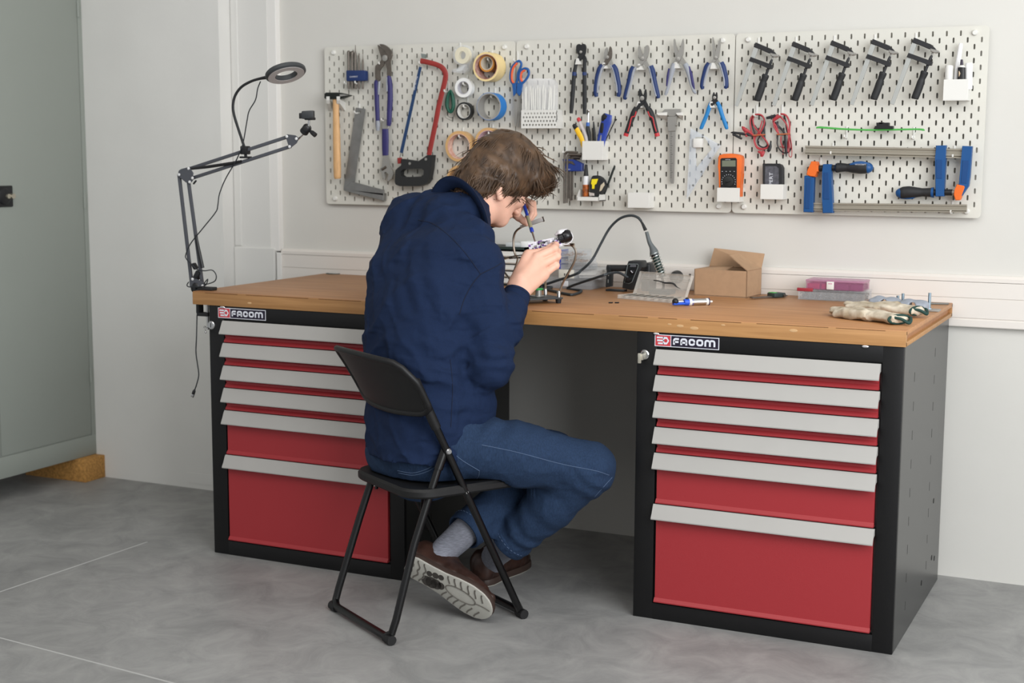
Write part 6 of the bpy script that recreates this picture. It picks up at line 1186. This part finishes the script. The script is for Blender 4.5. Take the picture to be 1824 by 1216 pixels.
flap([bp(0,0,Hc),bp(0,Dc*.98,Hc),bp(Wc*.55,Dc*.7,Hc+.006),bp(Wc*.5,Dc*.3,Hc-.003)])
a=zD(650,212,F0[1]+.03); b=zD(790,182,F0[1]+.09); flap([bp(Wc,0.0,Hc),bp(Wc,Dc*.97,Hc),b,a])
# ---- green digital caliper on the bench
A=atZ(1338,533,ZT); y1=-.085; B=onb(1400,520,y1); d=nrm(B-A); n_=V(-d[1],d[0],0); t=thing('sliding_gauge','dark sliding gauge with a green body beside the cardboard box','gauge',(A+B)/2); Lg=float(np.linalg.norm(B-A)); gp=lambda s,w_,h_: A+d*Lg*s+n_*w_+UP*h_
MB().obox(gp(.5,0,.005),d,n_,UP,(Lg,.016,.003),.0006).build('ruler',M_dsteel,t); MB().obox(gp(.72,0,.009),d,n_,UP,(Lg*.32,.034,.013),.002).build('body',mat('gauge dark',(46,58,58),.5),t); MB().obox(gp(.64,.004,.0162),d,n_,UP,(Lg*.12,.022,.002),.001).build('green_pad',mat('gauge green',(70,170,80),.5),t); MB().cyl(gp(.82,-.018,.008),gp(.82,-.024,.008),.0045,n=12).build('thumb_wheel',M_steel,t)
# ---- assortment boxes
x0,x1=atY(1423,530,-.13)[0],atY(1541,530,-.13)[0]; t=clearbox('assortment_box','clear assortment box of screws under the pink one','a',0,0,0,0,0) if False else clearbox('assortment_box','clear compartment box full of screws, under the pink lidded box',x0,x1,-.14,-.035,ZT,.032,cols=6,cat='box')
for k in range(6): w_=(x1-x0)/6; jumble(t,x0+w_*k+.004,x0+w_*(k+1)-.004,-.136,-.045,ZT+.003,ZT+.022,80,mat('screw grey',(112,110,106),.35,.6),'screws',.012,.0016,seed=k+11)
MB().box((x0-.004,-.142,ZT+.026),(x0+.045,-.135,ZT+.036),.001).build('red_lid_edge',mat('dark red plastic',(150,44,56),.4),t)
x0,x1=atY(1437,505,-.13)[0],atY(1539,505,-.13)[0]; z_=ZT+.0325; t=clearbox('assortment_box','flat pink lidded compartment box with a white latch',x0,x1,-.138,-.05,z_,.03,cols=4,lid=mat('pink lid',(190,128,162),.3,alpha=.55),m=mat('pink plastic',(184,120,154),.25,alpha=.3))
for k,c_ in enumerate(((176,44,62),(170,40,66),(84,34,70),(90,40,76))): w_=(x1-x0)/4; MB().box((x0+w_*k+.003,-.135,z_+.002),(x0+w_*(k+1)-.003,-.055,z_+.018),.002).build('contents',mat('pink contents %d'%k,c_,.7,var=.3,scale=120),t)
xm=x0+(x1-x0)*.43; m=MB().box((xm-.011,-.1425,z_+.002),(xm+.011,-.138,z_+.026),.001).build('latch',M_white,t); MB().box((xm-.006,-.143,z_+.019),(xm+.006,-.1424,z_+.021)).build('latch_slot',mat('latch pink',(186,96,140),.5),m)
# ---- gloves: a pair of pale work gloves with dark green cuffs
def glove(name,label,A,B,wd,seed,lift,fold):
    """A fingertips end, B cuff centre"""
    d=nrm(B-A); n_=V(-d[1],d[0],0); L_=float(np.linalg.norm(B-A)); gp=lambda s,w_,h_: A+d*L_*s+n_*w_*wd+UP*h_
    lo=np.minimum(A,B)-V(.09,.09,0); hi=np.maximum(A,B)+V(.09,.09,0)
    F=Field(axis(lo[0],hi[0],.0032),axis(lo[1],hi[1],.0032),axis(ZT-.006,ZT+.062+lift,.0032))
    for k,(o0,o1,s0,r_) in enumerate(((-.75,-.62,.08,.0115),(-.25,-.22,.0,.0125),(.25,.22,.04,.0125),(.75,.62,.13,.0105))):
        F.chain([gp(s0,o0*1.1,.012+lift+.004*(k%2)),gp(s0+.16,o0,.014+lift+.004*math.sin(k*2+seed)),gp(.48,o1,.016+lift)],[r_*.85,r_,r_*1.15],.006,(UP,.72))
    F.chain([gp(.24,1.35*fold,.010+lift),gp(.38,1.25*fold,.014+lift),gp(.58,.8*fold,.016+lift)],[.009,.0115,.014],.008)
    F.loft([gp(s,0,.015+lift) for s in (.45,.6,.8,.97)],[n_]*4,[UP]*4,np.array([.9,1.0,.82,.86])*wd,np.array([.012,.0145,.0115,.0115]),.010)
    F.warp(lambda P:.0018*vnoise(P,(55,55,90),seed)-.0045*((1-np.abs(vnoise(np.stack([P@d,P@n_,P[:,2]],-1),(16,48,30),seed+3)))**3-.3))
    v,f=F.mesh(); v[:,2]=np.maximum(v[:,2],ZT+.0008+lift*.4); t=thing(name,label,'glove',(A+B)/2*V(1,1,0)+UP*ZT,'pair of work gloves')
    np_mesh('glove_shell',v,f,mat('glove suede',(160,144,118),.9,var=.14,scale=26,bump=.3,bscale=300,rgb2=(216,206,188)),t)
    m=MB(); E_=[gp(.975,.9*math.cos(a),(.0150+lift+.0105*math.sin(a))) for a in np.linspace(0,2*math.pi,22,endpoint=False)]; m.tube(E_,.0036,8,closed=True); m.build('cuff_binding',mat('binding green',(22,58,52),.7),t)
    m=MB(); m.tube([gp(.9,.95,.016+lift),gp(1.02,.75,.018+lift),gp(1.09,.2,.008+lift),gp(1.04,-.25,.018+lift),gp(.96,-.7,.022+lift)],[.003,.004,.0045,.004,.003],8,smooth=5); m.build('cuff_loop',mat('binding green',(22,58,52),.7),t)
    return t
glove('work_glove','pale suede work glove nearest the worktop edge, dark green cuff',atZ(1490,560,ZT),atZ(1604,579,ZT),.038,1,0,-1)
glove('work_glove','pale suede work glove lying behind the front one',atZ(1512,553,ZT),atZ(1636,566,ZT),.036,4,.004,1)
# ---- grey moulded clamps with bolts
M_gp=mat('moulded grey',(146,152,162),.55,bump=.2,bscale=200)
def gclamp(label,A,B,wd,hb,bolts):
    d=nrm(B-A); n_=V(-d[1],d[0],0); t=thing('pipe_clamp',label,'clamp',(A+B)/2,'grey moulded clamps'); L_=float(np.linalg.norm(B-A)); lo=np.minimum(A,B)-.06; hi=np.maximum(A,B)+.06
    F=Field(axis(lo[0],hi[0],.003),axis(lo[1],hi[1],.003),axis(ZT-.004,ZT+.06,.003)); F.loft([A+d*L_*s+UP*hb for s in (.12,.5,.88)],[n_]*3,[UP]*3,np.array([wd*.8,wd,wd*.85]),np.array([hb*.85,hb,hb*.9]),.005,3.0)
    F.ell(A+d*L_*.3+UP*hb*1.5,(wd*.55,wd*.55,hb*.8),None,.008); F.ell(A+d*L_*.75+UP*hb*1.4,(wd*.6,wd*.5,hb*.75),None,.008); F.cone(A+d*L_*.5-n_*wd*1.3+UP*hb*1.2,A+d*L_*.5+n_*wd*1.3+UP*hb*1.2,.009,.009,.004,'sub')
    v,f=F.mesh(); v[:,2]=np.maximum(v[:,2],ZT+.0005); np_mesh('clamp_body',v,f,M_gp,t)
    for P,h_ in bolts: MB().cyl(P+UP*.004,P+UP*h_,.0042,n=10).cyl(P+UP*.003,P+UP*.008,.0075,n=6).build('bolt',mat('zinc bolt',(150,168,180),.3,.8),t)
y=-.26; gclamp('grey moulded clamp half lying just behind the gloves',onb(1550,549,-.30),onb(1602,550,-.30),.03,.017,[(onb(1608,540,-.24),.042),(onb(1599,540,-.25),.036)])
gclamp('grey moulded clamp with a tall bolt near the right end of the worktop',onb(1604,552,-.33),onb(1650,556,-.33),.034,.016,[(onb(1655,552,-.29),.052)])
A=onb(1650,552,-.29); t=thing('clamp_plate','small grey flat plate under the tall bolt','plate',A); MB().box(A+V(-.012,-.02,0),A+V(.038,.02,.006),.004).build('plate_body',mat('plate grey',(146,142,136),.5),t)
A=onb(1652,542,-.1); B=onb(1690,542,-.085); t=thing('steel_strip','thin dark steel strip lying at the back right corner','blade',A); MB().plate([A+V(0,-.012,.001),B+V(0,-.005,.001),B+V(0,.006,.001),A+V(0,.012,.001)],UP,.004,.0006).build('strip_body',mat('old steel',(112,112,108),.5,.6),t)
for n,(a,b,lab) in enumerate(((1087,540,'tiny black screw bit on the worktop, left one'),(1098,540,'tiny black screw bits cluster right of the single bit'))):
    p=atZ(a,b,ZT); t=thing('screw_bit',lab,'bit',p); MB().cyl(p+V(-.005,0,.002),p+V(.005,.001,.002),.002,n=6).cyl(p+V(-.001,.004,.002),p+V(.006,.006,.002),.0018,n=6).build('bit_body',M_black,t)
# ---- third hand soldering stand
FR=atZ(1003,530,ZT+.017); u1=nrm(V(-.62,-.78,0)); u1=nrm(atZ(944,533,ZT+.017)-FR); u2=V(u1[1],-u1[0],0); u2=u2 if u2[1]>0 else -u2; bw,bd=.16,.10
t=thing('third_hand','black soldering stand with four flexible steel arms','stand',FR+u1*bw/2+u2*bd/2-UP*.017); hp=lambda a,b,c=0: FR+u1*a+u2*b+UP*c
MB().obox(hp(bw/2,bd/2,-.0015),u1,u2,UP,(bw,bd,.005),.001).build('base_plate',mat('base dark',(58,60,62),.5),t)
for a in (.01,bw-.01):
    for b in (.01,bd-.01): p=hp(a,b,-.004); MB().lathe(p,(0,0,-1),[(0,.0095),(.013-.0005,.0075)],16).build('rubber_foot',M_rubber,t)
yh=float(hp(.01,.02)[1])
def arm(pts,rr=.0032): 
    o=wire('flexible_arm',M_goose,t,pts,rr,10,8); MB().lathe(pts[0],(0,0,1),[(-.002,.0058),(.012,.0056),(.018,.0042)],14).build('arm_socket',M_chrome,o); return o
a1=hp(.008,.012,.001); gp_=lambda a,b,dy=0: atY(860+a*.2193,360+b*.2193,yh+dy)
arm([a1,gp_(640,680),gp_(668,620),gp_(702,560),gp_(735,500),gp_(752,450),gp_(755,400),gp_(738,365),gp_(712,345)]); a2=hp(.01,bd-.012,.001)
arm([a2,a2+UP*.05,a2+UP*.09+V(.002,0,0),gp_(590,480,.02)+V(0,.03,0)])
a3=hp(bw-.03,bd-.012,.001); arm([a3,a3+UP*.04,gp_(282,470,.03),gp_(262,420,.03),gp_(250,350,.03),gp_(252,280,.03),gp_(275,230,.03),gp_(325,195,.03)])
a4=hp(bw-.01,.012,.001); arm([a4,a4+UP*.03,gp_(120,490),gp_(165,465),gp_(205,450),gp_(245,447)])
M_bs=mat('bright steel',(206,205,204),.28,.35)
def clip(A,B,m_=M_bs,w_=.006): 
    d=nrm(B-A); n_=nrm(np.cross(d,CF)); MB().obox((A+B)/2+n_*.003,d,CF,n_,(np.linalg.norm(B-A),w_,.003),.0006).obox((A+B)/2-n_*.003,d,CF,n_,(np.linalg.norm(B-A)*.9,w_,.003),.0006).cyl(A,A-d*.012,.0045,n=10).build('alligator_clip',m_,t)
clip(gp_(335,190,.03),gp_(400,165,.03)); 
A,B=gp_(398,170,.03),gp_(490,138,.03); d=nrm(B-A); MB().obox((A+B)/2,d,nrm(np.cross(nrm(np.cross(d,CF)),d)),nrm(np.cross(d,CF)),(.042,.014,.012),.001).build('clamp_jaw',M_bs,t); MB().obox(B,d,CF,nrm(np.cross(d,CF)),(.006,.014,.015),.001).build('jaw_end',M_dsteel,t)
clip(gp_(245,447),gp_(330,436),M_dsteel); clip(gp_(712,345),gp_(660,345),M_goose)
# solder spool on the base
p=atZ(957,527,ZT+.019); t=thing('solder_spool','small solder spool with a green rim on the stand base','spool',p); MB().lathe(p,UP,[(0,.021),(.0015,.021)],28).lathe(p+V(.004,0,.0015),UP,[(0,.0095),(.019,.0095)],24).build('spool_core',M_tool,t); MB().lathe(p+V(0,0,.019),UP,[(0,.017),(.003,.0175),(.0045,.016)],28).build('green_rim',mat('spool green',(38,160,70),.4),t)
# circuit board with a camera-like head, held over the stand
gy=yh+.0; c0,c1=atD(942.2,441.6,4.137),atD(1000.4,429.3,4.137); d=nrm(c1-c0); up_=nrm(np.cross(nrm(np.cross(d,UP)),d)); up_=up_ if up_[2]>0 else -up_; bk=np.cross(d,up_); Lb=float(np.linalg.norm(c1-c0))
t=thing('circuit_board','white circuit board crowded with tiny parts, held in the right hand','circuit board',c0); tilt=nrm(up_*.6-bk*.8 if np.dot(bk,CF)>0 else up_*.6+bk*.8); wv=nrm(np.cross(d,tilt))
MB().obox((c0+c1)/2,d,wv,tilt,(Lb,.034,.0022),.0004).build('board',mat('board white',(226,224,232),.4,var=.12,scale=150),t,smooth=0)
rg=np.random.default_rng(3); ms=[mat('part black',(28,26,34),.4),mat('part pale',(230,228,236),.4),mat('part purple',(112,70,150),.35),M_chrome]
parts=[MB() for _ in ms]
for k in range(70):
    s,w_=rg.uniform(.03,.97),rg.uniform(-.015,.015); j=rg.choice(4,p=[.3,.35,.15,.2]); sz=rg.uniform(.0025,.008,3)*V(1,.8,.7); parts[j].obox(c0+d*Lb*s+wv*w_+tilt*(.001+sz[2]/2),d,wv,tilt,sz)
for b_,m_,nm in zip(parts,ms,('chips','connectors','coils','solder_joints')): o=b_.build(nm,m_,t,smooth=0); o['kind']='stuff'
for s,h_ in ((.6,.02),(.64,.021)): MB().cyl(c0+d*Lb*s,c0+d*Lb*s+tilt*h_,.0012,n=8).lathe(c0+d*Lb*s+tilt*h_,tilt,[(0,.002),(.003,.0022)],10).build('pin_header',ms[1],t)
hc=atD(1005.6,421.4,4.139); ax_=nrm(nrm(CR)*.93+nrm(CU)*.36); lens=MB(); e2=nrm(np.cross(ax_,CF)); 
t=thing('camera_module','black and white camera head clipped at the end of the circuit board','camera',hc)
lens.lathe(hc-ax_*.019,ax_,[(0,.012),(.003,.0165),(.014,.0165),(.016,.0185),(.026,.0195),(.034,.0175),(.04,.012)],22); lens.build('black_housing',mat('glossy black',(18,16,20),.25,bump=.4,bscale=90),t)
F=Field(axis(hc[0]-.05,hc[0]+.05,.002),axis(hc[1]-.05,hc[1]+.05,.002),axis(hc[2]-.04,hc[2]+.05,.002)); up2=nrm(CU-ax_*np.dot(CU,ax_)); Mx=np.stack([ax_,up2,np.cross(ax_,up2)],1); F.ell(hc+up2*.015-ax_*.004,(.021,.0075,.014),Mx,.004).ell(hc+up2*.020-ax_*.006,(.012,.005,.010),Mx,.003); F.ell(hc-up2*.002+ax_*.004,(.014,.016,.018),Mx,.002,'sub'); F.warp(lambda P:.002*vnoise(P,(90,90,90),2)); v,f=F.mesh(); np_mesh('white_shell',v,f,mat('shell white',(230,228,232),.3),t)
m=MB(); m.tube([hc+ax_*(.021*math.cos(a)+.002)+up2*(.020*math.sin(a)-.003)-CF*.002 for a in np.linspace(math.radians(205),math.radians(395),18)],.0014,8); m.build('rim',mat('shell white',(230,228,232),.3),t)
# ---- clip-on lamp on a folding microphone-style arm, clamped to the corner
y=-.745; la=lambda px,py,dy=0: atY(px,py,y+dy); M_arm=mat('arm dark grey',(74,76,82),.45); M_riv=mat('rivet white',(226,226,226),.3,.3)
t=thing('scissor_arm_lamp','black folding scissor arm with ring lamp clamped to the worktop corner','lamp arm',la(352,520))
k_=mpp(la(350,400)); 
m=MB(); A=la(331,522); xo=XL-.006
m.box((xo-.008,y-.014,ZT-TH-.034),(xo+.003,y+.014,ZT+.010),.003).box((xo-.008,y-.014,ZT+.0005),(XL+.052,y+.014,ZT+.011),.002).box((xo-.006,y-.014,ZT-TH-.042),(XL+.034,y+.014,ZT-TH-.030),.003); m.build('clamp_bracket',M_rubber,t)
sx=XL+.022; m=MB().cyl((sx,y,ZT-TH-.085),(sx,y,ZT-TH-.004),.0042,n=12).lathe((sx,y,ZT-TH-.0045),(0,0,1),[(0,.012),(.004,.013)],18); sc_=m.build('clamp_screw',M_chrome,t); MB().cyl((sx-.013,y,ZT-TH-.078),(sx+.046,y-.072,ZT-TH-.083),.0022,n=8).ell((sx-.013,y,ZT-TH-.078),(.004,.004,.004)).ell((sx+.046,y-.072,ZT-TH-.083),(.0035,.0035,.0035)).build('tommy_bar',M_chrome,sc_)
kp=la(329,522); MB().lathe(V(xo-.008,y,ZT+.004),(-1,0,0),[(0,.006),(.006,.013),(.018,.013),(.02,.011)],18).build('clamp_knob',M_rubber,t)
def bar(a,b,w=.010,dy=0,m_=None,nm='arm_bar'): A,B=la(*a,dy),la(*b,dy); d=nrm(B-A); MB().obox((A+B)/2,d,DN,np.cross(d,DN),(np.linalg.norm(B-A)+.004,.008,w),.001).build(nm,m_ or M_arm,t)
bar((341,500),(319,311)); bar((361,510),(335,318)); bar((336,301),(511,244)); bar((343,317),(517,261))
def plate(pts,nm='joint_plate'):
    for dy in (-.010,.008): MB().plate([la(*q,dy) for q in pts],DN,.003,.0008).build(nm,M_arm,t)
plate([(318,304),(322,301),(337,297),(344,308),(343,322),(337,327),(331,325),(316,313)]); plate([(508,242),(511,239),(526,241),(532,246),(528,255),(519,262),(514,261)]); plate([(337,500),(345,494),(362,503),(366,508),(356,512),(338,512)])
m=[]
for q in ((319,311),(336,300),(343,317),(338,324),(511,243),(528,247),(516,261),(343,497),(361,509)): p=la(*q,-.0105); MB().lathe(p,(0,-1,0),[(0,.0048),(.002,.0045),(.003,.003)],14).build('rivet',M_riv,t)
wire('tension_spring',M_black,t,[la(337,301,-.006),la(370,297,-.008),la(410,291,-.008),la(430,287,-.006)],[.0035,.005,.005,.004],10,4); wire('tension_spring',M_black,t,[la(349,418,-.004),la(355,450,-.004),la(361,477,-.004)],[.004,.006,.006],10,3)
MB().cyl(la(345,327,-.012),la(349,322,-.02),.003,n=8).build('joint_knob',M_black,t); MB().obox(la(352,490),nrm(V(.5,0,.8)),DN,nrm(V(.8,0,-.5)),(.03,.02,.018),.004).obox(la(347,474),nrm(V(-.5,0,.8)),DN,nrm(V(.8,0,.5)),(.022,.018,.012),.004).build('swivel_joint',M_black,t)
MB().lathe(V(la(352,512)[0],y,ZT+.0112),UP,[(0,.016),(.006,.016),(.012,.012)],18).build('pivot_socket',M_black,t)
# goose neck and ring light
g=[la(437,268),la(432,252),la(424,228),la(417,205),(la(415,188)),la(419,170),la(430,155),la(447,145),la(463,140),la(474,138)]
wire('goose_neck',M_rubber,t,g,[.0045]+[.0042]*8+[.0055],12,6); c=la(437,268); MB().box(c+V(-.012,-.012,-.012),c+V(.012,.012,.014),.003).cyl(c+V(0,0,-.012),c+V(.002,0,-.018),.005,n=10).box(c+V(-.016,-.01,-.024),c+V(.018,.01,-.018),.001).build('neck_clamp',M_black,t)
rc=la(509,131); R_=.064; n1=nrm((CU*.97-CR*.26)*.95+CF*.19); hd=MB().lathe(rc-n1*.006,n1,[(0,.032),(0,.0585),(.004,.0625),(.012,.0625),(.0155,.0595),(.0155,.032),(0,.032)],48,cap=False).build('ring_housing',mat('ring grey',(56,58,60),.45),t)
MB().lathe(rc-n1*.0075,n1,[(0,.0345),(0,.056),(.002,.056),(.002,.0345),(0,.0345)],48,cap=False).build('ring_diffuser',mat('diffuser',(176,170,168),.5),hd); d=nrm(la(474,138)-rc); MB().tube([rc+d*.055,rc+d*.068,la(474,138)],[.013,.010,.0065],12,flat=.7,up=n1).build('ring_neck',M_black,t)
wire('lamp_cord',mat('cable dark',(34,38,42),.5),t,[la(464,145),la(459,158),la(455,178),la(444,197),la(440,215),la(434,250),la(430,264,-.012),la(420,287,-.012),la(402,318),la(391,345),(la(388,365)),la(384,378),la(360,408,-.016),la(340,433,-.016),la(331,453,-.016),la(332,461,-.014),la(341,470,-.014),la(352,480,-.016),la(365,482,-.014),(la(378,481)),la(385,490),la(383,500),la(372,505),la(364,505,-.014),la(370,497,-.016),la(366,508,-.018),la(352,511,-.018),la(338,511,-.018),la(333,508,-.016),la(336,502,-.016)],.0018,6,6)
wire('usb_cable',mat('cable dark',(34,38,42),.5),t,[la(351,560,.02),la(350,600,.0),la(349,627),la(352,650),la(354,668),la(350,685),la(347,694)],.0019,6,6)
p=la(346.5,694); d=nrm(la(342,708)-p); ub=MB().tube([p,p+d*.004,p+d*.014,p+d*.016],[.003,.005,.0055,.0045],10).build('usb_plug',M_black,t); MB().obox(p+d*.021,d,DN,np.cross(d,DN),(.012,.005,.009),.0005).build('usb_shell',M_chrome,ub)
# ball head with a small camera
wire('ball_rod',M_chrome,t,[la(528,251),la(540,239)],.0028,10,0); A=la(540,237); d=nrm(la(552,221)-A); MB().lathe(A,d,[(0,.011),(.003,.0135),(.011,.0135),(.0115,.0122),(.013,.0122),(.0135,.0135),(.025,.0135),(.03,.010)],22).build('ball_head',M_black,t); wire('locking_knob',M_black,t,[la(552,233),la(556,236),la(562,241)],[.0035,.007,.0075],10,0); MB().cyl(A+d*.028,la(551,214),.004,n=10).build('ball_stem',M_chrome,t)
p=la(552,212); MB().box(p+V(-.014,-.01,-.003),p+V(.015,.01,.005),.002).build('mount_plate',M_black,t); p=la(549,205); t2=thing('mini_camera','tiny dark camera on the ball head of the scissor arm','camera',la(552,211)); e=nrm(V(1,.35,.06)); MB().obox(p+UP*.001,e,np.cross(UP,e),UP,(.036,.026,.024),.003).build('camera_body',mat('camera dark',(48,50,52),.45),t2); MB().obox(p+V(-.016,-.012,-.002),e,np.cross(UP,e),UP,(.014,.012,.017),.002).build('lens_block',M_black,t2)
